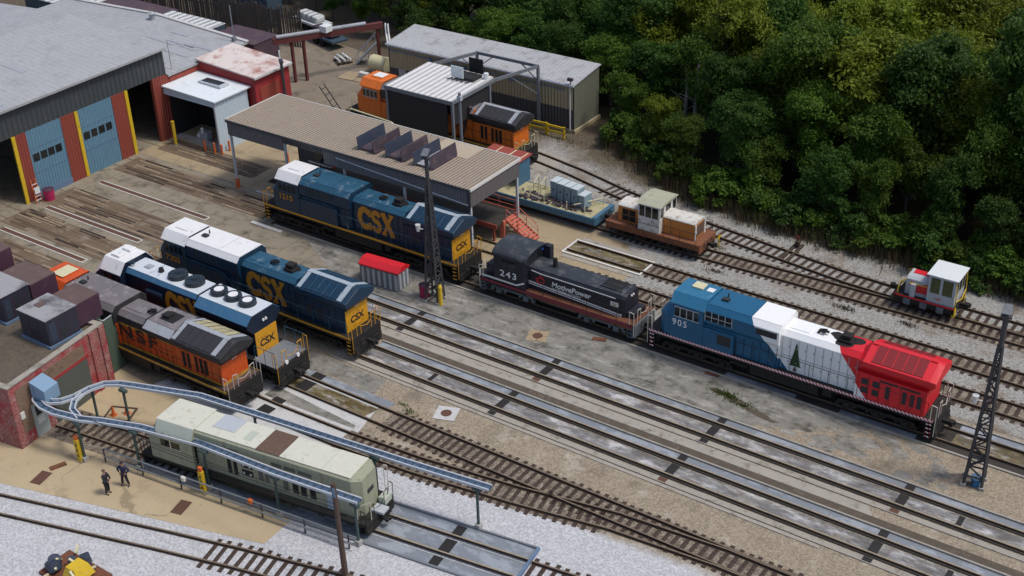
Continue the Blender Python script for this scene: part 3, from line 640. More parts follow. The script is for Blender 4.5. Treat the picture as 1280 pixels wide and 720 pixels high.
# embedded tracks and planked crossings in front of the shop
for i, (y0, y1) in enumerate(((54.3, 57.2), (58.6, 62.0), (66.4, 69.4), (71.6, 74.2), (50.0, 52.6))):
    xr = (-72.6, -72.0, -72.6, -79, -74)[i]
    sheet('planked_crossing', [(-91.2, y0), (xr, y0), (xr, y1), (-91.2, y1)], .010, 'planks'); pr_ = random.Random(i+30)
    for m_ in ('plankdk', 'plankmid', 'planklt'):
        mb = MB(); yy = y0+.1
        while yy < y1-.1:
            xx = -91.1+pr_.uniform(0, 2)
            while xx < xr-.6:
                L_ = pr_.uniform(1.8, 5.5); e_ = min(xx+L_, xr+pr_.uniform(-.8, .3))
                if pr_.random() < .24: mb.box(xx, e_, yy, yy+pr_.uniform(.12, .24), .012, .022+pr_.uniform(0, .012)+{'plankdk': 0, 'plankmid': .004, 'planklt': .008}[m_])
                xx += L_+.05
            yy += .29
        tag(mb.build('timber_planks', m_), kind='structure')
    yc = (y0+y1)/2
    track(('second', 'third', 'fourth', 'rearmost', 'nearest')[i]+' of the five tracks sunk in planking before the shop doors', [(-118, yc), (xr, yc)], None, 'railtop', zb=-.14)
for i, (y, xr, nm) in enumerate(((53.6, -79.7, 'nearest the brick building'), (58.2, -78.5, 'between the second and third sunk tracks'), (64.0, -76.8, 'above the white roofed locomotive'))):
    d = thing('channel_drain', 'long brown channel drain with pale edging, '+nm, 'drain', (-90, y, 0))
    L_ = xr+90; B('channel', 'rustgrate', d, (0, L_, -.18, .18, .012, .022)); B('edging', 'trimwhite', d, (0, L_+.25, -.30, -.22, .012, .03), (0, L_+.25, .22, .30, .012, .03), (L_+.17, L_+.25, -.22, .22, .012, .03))
# dark pit mouths before the canopy
for x0_, y0_, x1_, y1_, nm in ((-73.4, 66.9, -70.6, 68.6, 'at the nose of the rear blue locomotive'), (-77.3, 71.9, -74.6, 73.4, 'under the canopy corner')):
    d = tag(B('pit_opening', 'dark', None, (x0_, x1_, y0_, y1_, .012, .03)), 'dark rectangular pit opening '+nm, 'pit')
for j, (x0_, y0_, x1_, y1_) in enumerate(((-73.0, 65.4, -69.6, 65.75), (-76.8, 69.9, -73.5, 70.15))):
    tag(B('pit_edge_plate', 'trimwhite' if j == 0 else 'conclight', None, (x0_, x1_, y0_, y1_, .014, .05)), 'white edge plate by the front wheels of the rear blue locomotive' if j == 0 else 'pale edge plate by the foot of the left canopy post', 'plate')
# white framed pit
pf = thing('framed_pit', 'shallow pit with white painted border in front of the orange centre cab locomotive', 'pit', (-45.0, 76.05, 0))
B('border', 'trimwhite', pf, (-3.3, 3.5, 1.05, 1.22, .012, .09), (-3.3, 3.5, -1.2, -1.02, .012, .09), (-3.45, -3.3, -1.2, 1.22, .012, .09), (3.5, 3.65, -1.2, 1.22, .012, .09))
B('pit_bed', 'mosspit', pf, (-3.3, 3.5, -1.02, 1.05, .010, .03))
B('side_strip', 'kerb', pf, (-3.1, 3.3, -1.75, -1.35, .010, .04), (-3.1, 3.3, 1.35, 1.75, .010, .04))
# ------------------------------------------------------------------ locomotive parts
def chamf(w, z0, z1, c, cz=None, w0=None):
    cz = c if cz is None else cz; w0 = w if w0 is None else w0
    return [(-w0, z0), (w0, z0), (w, z0+.01), (w, z1-cz), (w-c, z1), (-w+c, z1), (-w, z1-cz), (-w, z0+.01)]
def wheel_truck(parent, xc, axles, mfr='under', wb=1.9, h=.95):
    tr = MB().box(-.5, .5, -.5, .5, .5, .95).build('truck', 'under', parent, (xc, 0, 0))
    L_ = (axles-1)*wb/2+.75
    for s in (-1, 1):
        mb = MB(); y0, y1 = (s*1.02, s*1.22)
        mb.box(-L_, L_, y0, y1, .62, .85); mb.box(-L_, -L_+.15, y0, y1, .35, .85); mb.box(L_-.15, L_, y0, y1, .35, .85)
        for i in range(axles):
            x = (i-(axles-1)/2)*wb
            mb.box(x-.2, x+.2, y0, s*1.30, .33, .75); mb.tube((x-.55, s*1.15, .45), (x-.55, s*1.15, .85), .12, 8); mb.tube((x+.55, s*1.15, .45), (x+.55, s*1.15, .85), .12, 8)
        mb.build('side_frame', mfr, tr)
    for i in range(axles):
        x = (i-(axles-1)/2)*wb; mb = MB()
        for s in (-1, 1): mb.tube((x, s*.70, .52), (x, s*.84, .52), .52, 18); mb.tube((x, s*.66, .52), (x, s*.70, .52), .56, 18)
        mb.tube((x, -.7, .52), (x, .7, .52), .09, 8); mb.build('wheelset', 'raildark', tr)
def steps(parent, x, sgn, mtread='under', w=.62, edge=None):
    for s in (-1, 1):
        mb = MB()
        for i, z in enumerate((.38, .68, .98, 1.28)):
            dx = (3-i)*.10*sgn
            mb.box(x-.16-dx*0, x+.16-dx*0, s*1.00, s*1.50, z-.02, z+.02, 0)
            if edge: mb.box(x-.16, x+.16, s*1.505, s*1.515, z-.05, z+.05, 1); mb.box(x+sgn*.165-.005, x+sgn*.165+.005, s*1.0, s*1.5, z-.05, z+.05, 1)
        for q in (-.2, .2): mb.box(x+q-.02, x+q+.02, s*1.44, s*1.49, .33, 1.5, 0)
        mb.build('steps', [mtread, edge or mtread], parent)
def coupler(parent, x, sgn):
    mb = MB(); mb.box(x, x+sgn*.55, -.12, .12, .72, .98); mb.box(x+sgn*.45, x+sgn*.72, -.2, .2, .66, 1.04); mb.box(x+sgn*.7, x+sgn*.82, .02, .2, .7, 1.0)
    mb.build('coupler', 'under', parent, bevel=.03)
    for pr_ in ((-.75, -.55), (.5, .7)):
        mb = MB()
        for y in pr_: mb.path([(x, y, 1.1), (x+sgn*.22, y, .95), (x+sgn*.3, y+.05, .6), (x+sgn*.15, y+.12, .42)], .03, 5)
        mb.build('hose', 'black', parent)
def handrail(parent, x0, x1, y, z0, h, m, n=9, mid=False, drop=True, r=.022):
    mb = MB(); pts = []
    for i in range(n):
        x = x0+(x1-x0)*i/(n-1); mb.tube((x, y, z0), (x, y, z0+h), r, 5); pts.append((x, y, z0+h))
    mb.path(pts, r, 5)
    if mid: mb.path([(p[0], p[1], z0+h*.5) for p in pts], r*.8, 5)
    mb.build('handrail', m, parent)
def endrails(parent, x, sgn, m, z0=1.6, pale=None):
    mb = MB()
    for s in (-1, 1):
        mb.path([(x, s*1.45, .45), (x, s*1.48, z0+.95), (x-sgn*.35, s*1.48, z0+1.0), (x-sgn*.35, s*1.48, z0)], .028, 5)
        mb.path([(x, s*.55, .95), (x, s*.55, z0+.95), (x, s*.95, z0+1.0), (x, s*.95, z0)], .028, 5)
    mb.path([(x, -.5, z0+.55), (x+sgn*.1, 0, z0+.45), (x, .5, z0+.55)], .02, 5)
    mb.build('end_rail', m, parent)
def battens(mb, x0, x1, y, z0, z1, n, mi=0, d=.015):
    for i in range(n+1):
        x = x0+(x1-x0)*i/n; mb.box(x-.02, x+.02, y-d if y < 0 else y-.01, y+.01 if y < 0 else y+d, z0, z1, mi)
def underframe(root, L, stripe, deck='under', pilot='under', steps_edge=None, rail_m='black', tank=(8.1, 13.0), trucks=((4.0, 3), (16.9, 3)), tmat='under', end_m=None):
    B('frame', deck, root, (.35, L-.35, -1.5, 1.5, 1.30, 1.62), (.4, L-.4, -.5, .5, .85, 1.30), bevel=.02)
    for s in (-1, 1): B('sill_stripe', stripe, root, (.35, L-.35, s*1.502, s*1.535, 1.48, 1.63))
    for sg, x in ((-1, .28), (1, L-.28)):
        mb = MB(); mb.box(x-.09, x+.09, -1.45, 1.45, .75, 1.62); mb.prism([(-1.35, .2), (1.35, .2), (1.45, .8), (-1.45, .8)], x+sg*.0-.09, x+sg*.16+.0)
        mb.build('pilot', pilot, root, bevel=.02)
        coupler(root, x+sg*.1, sg); steps(root, x-sg*.32, sg, 'under', edge=steps_edge); endrails(root, x+sg*.05, sg, end_m or rail_m)
    if tank:
        mb = MB(); mb.prism([(-1.0, .32), (1.0, .32), (1.4, .62), (1.42, 1.28), (-1.42, 1.28), (-1.4, .62)], tank[0], tank[1])
        mb.tube((tank[0]+.2, -1.2, 1.12), (tank[0]+2.6, -1.2, 1.12), .16, 10)
        mb.build('fuel_tank', 'under', root, bevel=.03)
        B('tool_box', 'under', root, (tank[1]+.3, tank[1]+.9, -1.35, -.6, .75, 1.3)); mb = MB(); mb.tube((tank[0]-1.5, -1.25, 1.0), (tank[0]-.2, -1.25, 1.0), .14, 8); mb.build('air_reservoir', 'under', root)
    for xc, n in trucks: wheel_truck(root, xc, n, tmat)

def ge_loco(name, label, loc, rz, lv, group=None):
    r = thing(name, label, 'locomotive', loc, rz, group)
    L_ = 21.0
    body, cabroof, auxroof, hoodroof, rad, radroof = (lv[q] for q in ('body', 'cabroof', 'auxroof', 'hoodroof', 'rad', 'radroof'))
    underframe(r, L_, lv['stripe'], deck=lv.get('deck', 'under'), steps_edge=lv.get('edge'), pilot=lv.get('pilot', 'under'), rail_m=lv['rail'], end_m=lv.get('end'))
    # nose
    mb = MB(); W = 1.42
    mb.loft([[(.95, -.95, 1.62), (.95, .95, 1.62), (.98, .95, 2.9), (1.05, .55, 3.12), (1.05, -.55, 3.12), (.98, -.95, 2.9)],
             [(1.5, -1.42, 1.62), (1.5, 1.42, 1.62), (1.5, 1.42, 3.0), (1.5, .72, 3.36), (1.5, -.72, 3.36), (1.5, -1.42, 3.0)],
             [(2.5, -1.5, 1.62), (2.5, 1.5, 1.62), (2.5, 1.5, 3.2), (2.5, .85, 3.62), (2.5, -.85, 3.62), (2.5, -1.5, 3.2)]])
    nose = mb.build('nose', lv.get('nose', body), r, bevel=.06)
    # cab
    mb = MB()
    prof = [(-1.53, 1.62), (1.53, 1.62), (1.53, 4.02), (.98, 4.55), (-.98, 4.55), (-1.53, 4.02)]
    pf2 = [(-1.53, 1.62), (1.53, 1.62), (1.53, 3.72), (1.0, 3.78), (-1.0, 3.78), (-1.53, 3.72)]
    mb.loft([[(2.0, y, z if z < 3 else 3.55) for y, z in prof], [(2.35, y, z if z < 3 else z) for y, z in prof], [(4.5, y, z) for y, z in prof]])
    cab = mb.build('cab', body, r, bevel=.04)
    mb = MB(); rp = [(-1.56, 4.02), (-1.0, 4.575), (1.0, 4.575), (1.56, 4.02), (1.56, 3.97), (.99, 4.53), (-.99, 4.53), (-1.56, 3.97)]
    mb.prism(rp, 1.95, 4.56); cr = mb.build('cab_roof', cabroof, cab, bevel=.01)
    if lv.get('hatch'):
        o = B('roof_hatch', 'cream', cab, (2.75, 3.6, -.05, .75, 4.57, 4.68), bevel=.03); B('roof_hatch', 'roofwhite', cab, (3.85, 4.35, .0, .5, 4.57, 4.62), bevel=.02)
    else:
        B('air_conditioner', cabroof, cab, (2.6, 3.9, -.55, .6, 4.575, 4.64), bevel=.03)
    for s in (-1, 1):
        mb = MB()
        for x0, x1 in ((2.35, 2.72), (2.78, 3.22), (3.28, 3.72), (3.80, 4.12)): mb.box(x0, x1, s*1.532, s*1.545, 3.18, 3.78, 0)
        mb.build('side_window', 'glass', cab)
        mb = MB(); mb.box(2.28, 4.2, s*1.534, s*1.556, 3.12, 3.17); mb.box(2.28, 4.2, s*1.534, s*1.556, 3.79, 3.84)
        for x in (2.74, 3.24, 3.75): mb.box(x-.03, x+.03, s*1.534, s*1.556, 3.17, 3.79)
        mb.build('window_frame', lv.get('frame', 'ltgrey'), cab)
    for y0, y1 in ((-1.3, -.75), (-.68, -.05), (.05, .68), (.75, 1.3)):
        mb = MB(); mb.face([(2.03, y0, 3.62), (2.03, y1, 3.62), (2.27, y1, 4.14), (2.27, y0, 4.14)]); mb.v = [(x-.02, y, z) for x, y, z in mb.v]; mb.build('windshield', 'glass', cab)
    # raised auxiliary section
    mb = MB(); ap = [(-1.30, 1.62), (1.30, 1.62), (1.30, 3.05), (1.46, 3.30), (1.46, 4.10), (1.10, 4.42), (-1.10, 4.42), (-1.46, 4.10), (-1.46, 3.30), (-1.30, 3.05)]
    mb.prism(ap, 4.5, 10.0)
    for s in (-1, 1):
        battens(mb, 6.9, 9.9, s*1.30, 1.66, 3.0, 5)
    aux = mb.build('auxiliary_section', body, r, bevel=.03)
    if lv.get('auxup'): mb = MB(); mb.prism([(-1.475, 3.29), (1.475, 3.29), (1.475, 4.10), (1.11, 4.425), (-1.11, 4.425), (-1.475, 4.10)], 4.49, 10.02); mb.build('upper_casing', lv['auxup'], aux)
    mb = MB(); mb.prism([(-1.13, 4.425), (-1.13, 4.46), (1.13, 4.46), (1.13, 4.425)], 4.62, 7.8); mb.prism([(-1.13, 4.425), (-1.13, 4.46), (1.13, 4.46), (1.13, 4.425)], 7.85, 9.98)
    for s in (-1, 1): mb.prism([(s*1.14, 4.40), (s*1.14, 4.435), (s*1.475, 4.125), (s*1.475, 4.09)], 4.62, 9.98)
    mb.build('roof_panel', auxroof, aux)
    if body != 'p905' and not lv.get('nobox'):
        B('electrical_cabinet', body, r, (4.5, 8.6, -1.50, -1.25, 1.62, 2.95), (4.5, 8.6, 1.25, 1.50, 1.62, 2.95), bevel=.03)
    else:
        B('electrical_cabinet', body, r, (4.5, 6.8, -1.50, -1.25, 1.62, 2.95), (4.5, 6.8, 1.25, 1.50, 1.62, 2.95), bevel=.03)
    if body == 'p905':
        for s in (-1, 1):
            B('louver', 'grille', r, (8.35, 9.85, s*1.462, s*1.475, 3.62, 4.02)); B('louver', 'grille', r, (5.6, 6.6, s*1.502, s*1.515, 2.1, 2.75))
            mb = MB(); mb.box(4.6, 6.6, s*1.464, s*1.478, 3.5, 4.05); mb.build('louver', 'dark', r)
            mb = MB(); battens(mb, 4.6, 6.6, s*1.49, 3.45, 4.1, 4); mb.box(4.6, 6.6, s*1.48-.01, s*1.48+.01, 3.74, 3.78); mb.build('guard_bars', 'ltgrey', r)
    else:
        for s in (-1, 1):
            mb = MB()
            for x in (5.4, 6.1, 6.8, 7.5): mb.box(x, x+.55, s*1.462, s*1.475, 3.45, 4.0)
            mb.build('louver', 'grille', r)
            mb = MB(); battens(mb, 5.3, 8.2, s*1.48, 3.38, 4.05, 8, d=.02); mb.build('guard_bars', lv.get('bars', 'csxroof'), r)
    # diagonal handrail beside the cab section
    for s in (-1, 1):
        mb = MB(); mb.path([(4.5, s*1.54, 3.15), (8.3, s*1.54, 3.1), (9.6, s*1.5, 2.0), (9.8, s*1.5, 1.65)], .022, 5); mb.build('handrail', lv.get('bars', 'csxroof'), r)
    # engine hood
    mb = MB(); mb.prism(chamf(1.12, 1.62, 4.10, .30, .26), 10.0, 15.4)
    for s in (-1, 1):
        battens(mb, 10.15, 15.3, s*1.12, 1.68, 3.80, 9)
        mb.box(10.1, 15.3, s*1.12-.012, s*1.12+.012, 2.62, 2.65)
    hood = mb.build('engine_hood', body, r, bevel=.02)
    sm = lv.get('seam', 'seamblue'); rw = lv.get('radw', 1.15)
    for s in (-1, 1):
        mb = MB()
        for i in range(10): x = 10.15+i*5.15/9; mb.box(x-.02, x+.02, s*1.137, s*1.142, 1.70, 3.78)
        mb.box(10.1, 15.3, s*1.134, s*1.140, 2.60, 2.635)
        for i in range(9): x = 10.15+(i+.85)*5.15/9; mb.box(x-.03, x+.03, s*1.137, s*1.16, 2.2, 2.3); mb.box(x-.03, x+.03, s*1.137, s*1.16, 3.2, 3.3)
        mb.build('door_seams', sm, hood)
        mb = MB()
        for i in range(7): x = 15.6+i*.7; mb.box(x-.018, x+.018, s*(rw+.017), s*(rw+.022), 1.70, 3.15)
        mb.build('door_seams', sm if body != 'p905' else 'reddk', r)
        mb = MB()
        for i in range(6): x = 6.9+i*.6; mb.box(x-.018, x+.018, s*1.317, s*1.322, 1.70, 3.0)
        mb.build('door_seams', sm if body != 'p905' else 'seamblue', r)
    mb = MB(); mb.prism([(-.80, 4.105), (-.80, 4.13), (.80, 4.13), (.80, 4.105)], 10.05, 15.35)
    for s in (-1, 1): mb.prism([(s*.83, 4.10), (s*.83, 4.125), (s*1.13, 3.865), (s*1.13, 3.84)], 10.05, 15.35)
    mb.build('hood_roof', hoodroof, hood)
    mb = MB(); mb.box(13.6, 14.5, -.42, .42, 4.12, 4.30, 0); mb.loft([[(13.75+a, b, 4.3) for a, b in ((0, -.28), (.6, -.28), (.6, .28), (0, .28))], [(13.72+a, b, 4.58) for a, b in ((0, -.3), (.66, -.3), (.66, .3), (0, .3))]]); 
    mb.build('exhaust_stack', 'soot', hood, bevel=.03)
    if lv.get('soot') or 'csx' in body:
        rr = random.Random(5); pts = []; sq_ = 1 if lv.get('soot') else .62
        for i in range(22):
            a_ = i/22*2*math.pi; q = 1 + .3*math.sin(3*a_) + rr.uniform(-.1, .15); pts.append((14.0+.95*math.cos(a_)*q*sq_, max(-.78, min(.78, .72*math.sin(a_)*q*sq_)), 4.136))
        mb = MB(); mb.face(pts); mb.build('soot_patch', 'soot', hood)
    mb = MB()
    for y in (-.15, 0, .15): mb.tube((12.15, y, 4.30), (12.6 if y else 12.8, y, 4.33), (.03, .09), 8)
    mb.box(12.1, 12.2, -.2, .2, 4.13, 4.3); mb.build('horn', 'black', hood)
    B('roof_hatch', hoodroof, hood, (10.3, 11.7, -.5, .5, 4.135, 4.17), bevel=.01)
    mb = MB(); mb.tube((5.4, .3, 4.45), (5.4, .3, 4.72), .05, 6); mb.box(5.2, 5.7, -.35, .0, 4.46, 4.58); mb.build('antenna', 'seamdark', aux)
    # radiator section
    mb = MB()
    rw = lv.get('radw', 1.15); low = [(-rw, 1.62), (rw, 1.62), (rw, 3.25), (-rw, 3.25)]
    mb.prism(low, 15.4, 19.95)
    for s in (-1, 1): battens(mb, 15.6, 19.8, s*rw, 1.68, 3.2, 6)
    rad_l = mb.build('radiator_base', rad, r, bevel=.02); mb = MB()
    up_ = lambda w_, zt: [(-1.1, 3.2), (1.1, 3.2), (w_, 3.70), (w_, 4.02), (.12, zt), (-.12, zt), (-w_, 4.02), (-w_, 3.70)]
    mb.loft([[(15.3, y, z) for y, z in [(-1.1, 3.2), (1.1, 3.2), (1.13, 3.5), (1.13, 3.8), (.12, 4.14), (-.12, 4.14), (-1.13, 3.8), (-1.13, 3.5)]],
             [(15.75, y, z) for y, z in up_(1.53, 4.55)], [(20.05, y, z) for y, z in up_(1.53, 4.55)], [(20.45, y, z) for y, z in [(-1.3, 3.66), (1.3, 3.66), (1.50, 3.78), (1.50, 3.98), (.12, 4.48), (-.12, 4.48), (-1.50, 3.98), (-1.50, 3.78)]]])
    rad_o = mb.build('radiator_section', lv.get('radup', rad), r, bevel=.02)
    for s in (-1, 1):
        mb = MB(); q = lambda f: (s*(.16+(1.45-.16)*f), 4.555-(4.555-4.055)*f*1.02+.01)
        mb.loft([[(x, *q(0)), (x, *q(.97)), (x, q(.97)[0], q(.97)[1]+.03), (x, q(0)[0], q(0)[1]+.03)] for x in (16.25, 19.55)])
        mb.build('radiator_grille', lv.get('fargrille', lv['grille']) if s > 0 else lv['grille'], rad_o)
        mb = MB()
        for i in range(6):
            x = 16.25+3.3*i/5
            mb.loft([[(x+e, *q(0)), (x+e, *q(.97)), (x+e, q(.97)[0], q(.97)[1]+.045), (x+e, q(0)[0], q(0)[1]+.045)] for e in (-.02, .02)])
        if lv.get('strip'):
            for xa, xb in ((15.85, 16.22), (19.58, 20.0)): mb.loft([[(x, *q(0)), (x, *q(.99)), (x, q(.99)[0], q(.99)[1]+.025), (x, q(0)[0], q(0)[1]+.025)] for x in (xa, xb)], 1)
        mb.build('grille_frame', [radroof, lv.get('strip') or radroof], rad_o)
    B('ridge_strip', lv.get('strip') or radroof, rad_o, (15.8, 20.0, -.19, .19, 4.55, 4.60))
    for s in (-1, 1):
        mb = []; mb_ = lambda *q: mb.append(q)
        if body == 'p905':
            for x in (15.8, 16.55): mb_(x, x+.45, s*(rw+.006), s*(rw+.016), 2.55, 2.95); mb_(x, x+.45, s*(rw+.006), s*(rw+.016), 2.0, 2.4)
            for x in (17.4, 18.5, 19.0, 19.45): mb_(x, x+.28, s*(rw+.006), s*(rw+.016), 2.05, 2.85)
            mb_(17.0, 18.2, s*(rw+.02), s*(rw+.03), 3.02, 3.14); mb_(18.3, 19.6, s*(rw+.02), s*(rw+.03), 3.02, 3.14)
        elif body.startswith('bnsf'):
            for x in (16.3, 16.75, 17.5, 17.95, 18.4): mb_(x, x+.3, s*(rw+.006), s*(rw+.016), 2.0, 3.1)
        else:
            for x in (16.3, 17.3): mb_(x, x+.6, s*(rw+.006), s*(rw+.016), 2.2, 2.8)
        B('louver', lv.get('louv', 'grille'), rad_o, *mb)
    # rear end
    B('rear_door', lv['rear'], r, (19.955, 20.0, -rw+.02, rw-.02, 1.64, 3.2), bevel=.01)
    if lv.get('rearband'): B('rear_band', lv['rearband'], r, (20.0, 20.02, -1.13, 1.13, 3.2, 3.42), (20.0, 20.02, -1.13, 1.13, 1.66, 1.85))
    mb = MB()
    for y in (-.12, .12): mb.tube((20.0, y, 3.28), (20.1, y, 3.28), .09, 10)
    mb.build('headlight', 'letterwhite', r)
    for s in (-1, 1): handrail(r, 5.0 if body != 'p905' else 7.0, 20.2, s*1.46, 1.62, 1.02, lv['rail'], 11, r=.02)
    return r
LV = dict(
 csx=dict(body='csx', cabroof='roofwhite', auxroof='csxroof', hoodroof='csxroof', rad='csx', radroof='csxroof', stripe='csxyel', rail='csxroof', end='csxyel', grille='csx', strip='striplite', rear='csxyel', frame='csxroof', edge='csxyel'),
 bnsf=dict(body='bnsf', cabroof='bnsfroof', auxroof='bnsfroof', hoodroof='bnsfroof', rad='bnsf', radroof='bnsfblk', stripe='bnsfdash', rail='black', end='hose', grille='grille', strip='roofgrey', rear='bnsf', rearband='bnsfyel', bars='bnsfblk', louv='dark', seam='seamor', radup='bnsfblk', auxup='bnsfblk'),
 new=dict(body='p905', cabroof='newroof', auxroof='p905', hoodroof='p905', rad='p905', radroof='red', stripe='redwhite', rail='black', end='rail_handle', grille='reddk', rear='red', edge='redwhite', soot=True, hatch=True, radw=1.47, seam='seamgrey', bars='p905', frame='ltgrey'))

RT = .19
# rear blue locomotive by the canopy
L1 = ge_loco('locomotive', 'dark blue locomotive with white cab roof parked along the beige roofed canopy', (-72.15, 67.7, RT), 0, LV['csx'])
csx_logo(L1, 10.6, 1.95, 3.7, 1.75, -1.155)
text('1210', .62, 'logo', L1, (3.0, -1.56, 2.72), bold=.02, sx=1.25)
text('CSX', .62, 'letterdark', L1, (20.012, 0, 2.35), rot=(R(90), 0, R(90)), bold=.03, sx=1.15)
# middle blue locomotive
lv2 = dict(LV['csx'], auxroof='roofwhite')
L2 = ge_loco('locomotive', 'dark blue locomotive with white roof over both cab and middle section', (-72.05, 55.55, RT+.09), 0, lv2)
csx_logo(L2, 10.5, 1.95, 3.8, 1.75, -1.155)
text('7203', .62, 'logo', L2, (3.0, -1.56, 2.72), bold=.02, sx=1.25)
text('CSX', .62, 'letterdark', L2, (20.012, 0, 2.35), rot=(R(90), 0, R(90)), bold=.03, sx=1.15)
# near orange locomotive
A3 = R(0)
L3 = ge_loco('locomotive', 'orange and black locomotive with grey roof, nearest the brick building', (-74.7, 46.5, RT), A3, dict(LV['bnsf'], cabroof='bnsf', fargrille='flatdeck'))
B('roof_hatch', 'cream', L3, (2.7, 3.9, -.7, .7, 4.645, 4.68), bevel=.02)
text('BNSF', 1.35, 'letterdark', L3, (11.1, -1.16, 2.75), bold=.02, sx=1.5, space=1.25)
for s in (-1, 1):
    B('upper_band', 'bnsfblk', L3, (10.0, 15.4, s*1.125, s*1.155, 3.35, 3.86)); B('yellow_band', 'bnsfyel', L3, (10.0, 15.4, s*1.125, s*1.15, 3.18, 3.345), (10.0, 19.9, s*1.155, s*1.18, 1.66, 1.80)); 
    B('upper_band', 'bnsfblk', L3, (4.6, 10.0, s*1.465, s*1.485, 3.3, 4.1))
mb = MB(); wp_ = [(-1.1, 3.2), (1.1, 3.2), (1.53, 3.70), (1.53, 3.98), (1.0, 4.32), (-1.0, 4.32), (-1.53, 3.98), (-1.53, 3.70)]
mb.loft([[(12.6, y*.75, z if z < 3.3 else z-.18) for y, z in wp_], [(13.1, y, z) for y, z in wp_], [(15.8, y, z) for y, z in wp_]]); wr_ = mb.build('wide_roof', 'bnsfblk', L3, bevel=.02)
B('roof_panel', 'bnsfroof', wr_, (13.1, 15.8, -.98, .98, 4.325, 4.36)); B('roof_vent', 'dark', wr_, (13.7, 15.0, -.5, .6, 4.365, 4.385))
mb = MB(); mb.prism([(-1.01, 4.33), (-1.0, 4.35), (-1.55, 4.0), (-1.545, 3.97)], 13.1, 15.8); mb.build('roof_slope', 'roofgrey', wr_)

B('rear_deck', 'rustpanel', L3, (20.02, 20.6, -1.4, 1.4, 1.625, 1.66))
# far orange locomotive under the steel canopy
L4 = ge_loco('locomotive', 'orange locomotive half hidden under the white ribbed steel canopy', (-79.5, 86.9, RT), R(-1.2), dict(LV['bnsf'], body='bnsfor', cabroof='bnsfor', nose='bnsfor', end='cream', rad='bnsfor', rear='bnsfor'))
B('roof_hatch', 'roofwhite', L4, (2.7, 3.9, -.4, .6, 4.645, 4.70), bevel=.02)
for s in (-1, 1):
    B('upper_band', 'bnsfblk', L4, (10.0, 15.4, s*1.125, s*1.155, 3.35, 3.86))
# tricolour locomotive
L5 = ge_loco('locomotive', 'new locomotive painted blue, white and red with a pine tree on its side', (-36.08, 67.7, RT), 0, LV['new'])
text('905', .62, 'letterwhite', L5, (2.75, -1.56, 2.72), bold=.012, space=1.3)
mb = MB(); y = -1.15; cx = 11.15
for i in range(7):
    z0 = 2.05+i*.20; w_ = .43*(1-i/7.3); 
    mb.face([(cx-w_, y-.001*i, z0), (cx+w_, y-.001*i, z0), (cx+w_*.45, y-.001*i, z0+.31), (cx-w_*.45, y-.001*i, z0+.31)])
mb.face([(cx-.09, y-.01, 3.35), (cx+.09, y-.01, 3.35), (cx, y-.01, 3.65)])
mb.build('tree_emblem', 'treegreen', L5)
mb = MB(); mb.face([(cx-.12, y, 1.7), (cx+.12, y, 1.7), (cx+.06, y, 2.0), (cx-.06, y, 2.0)]); mb.build('tree_emblem', 'treebrown', L5)

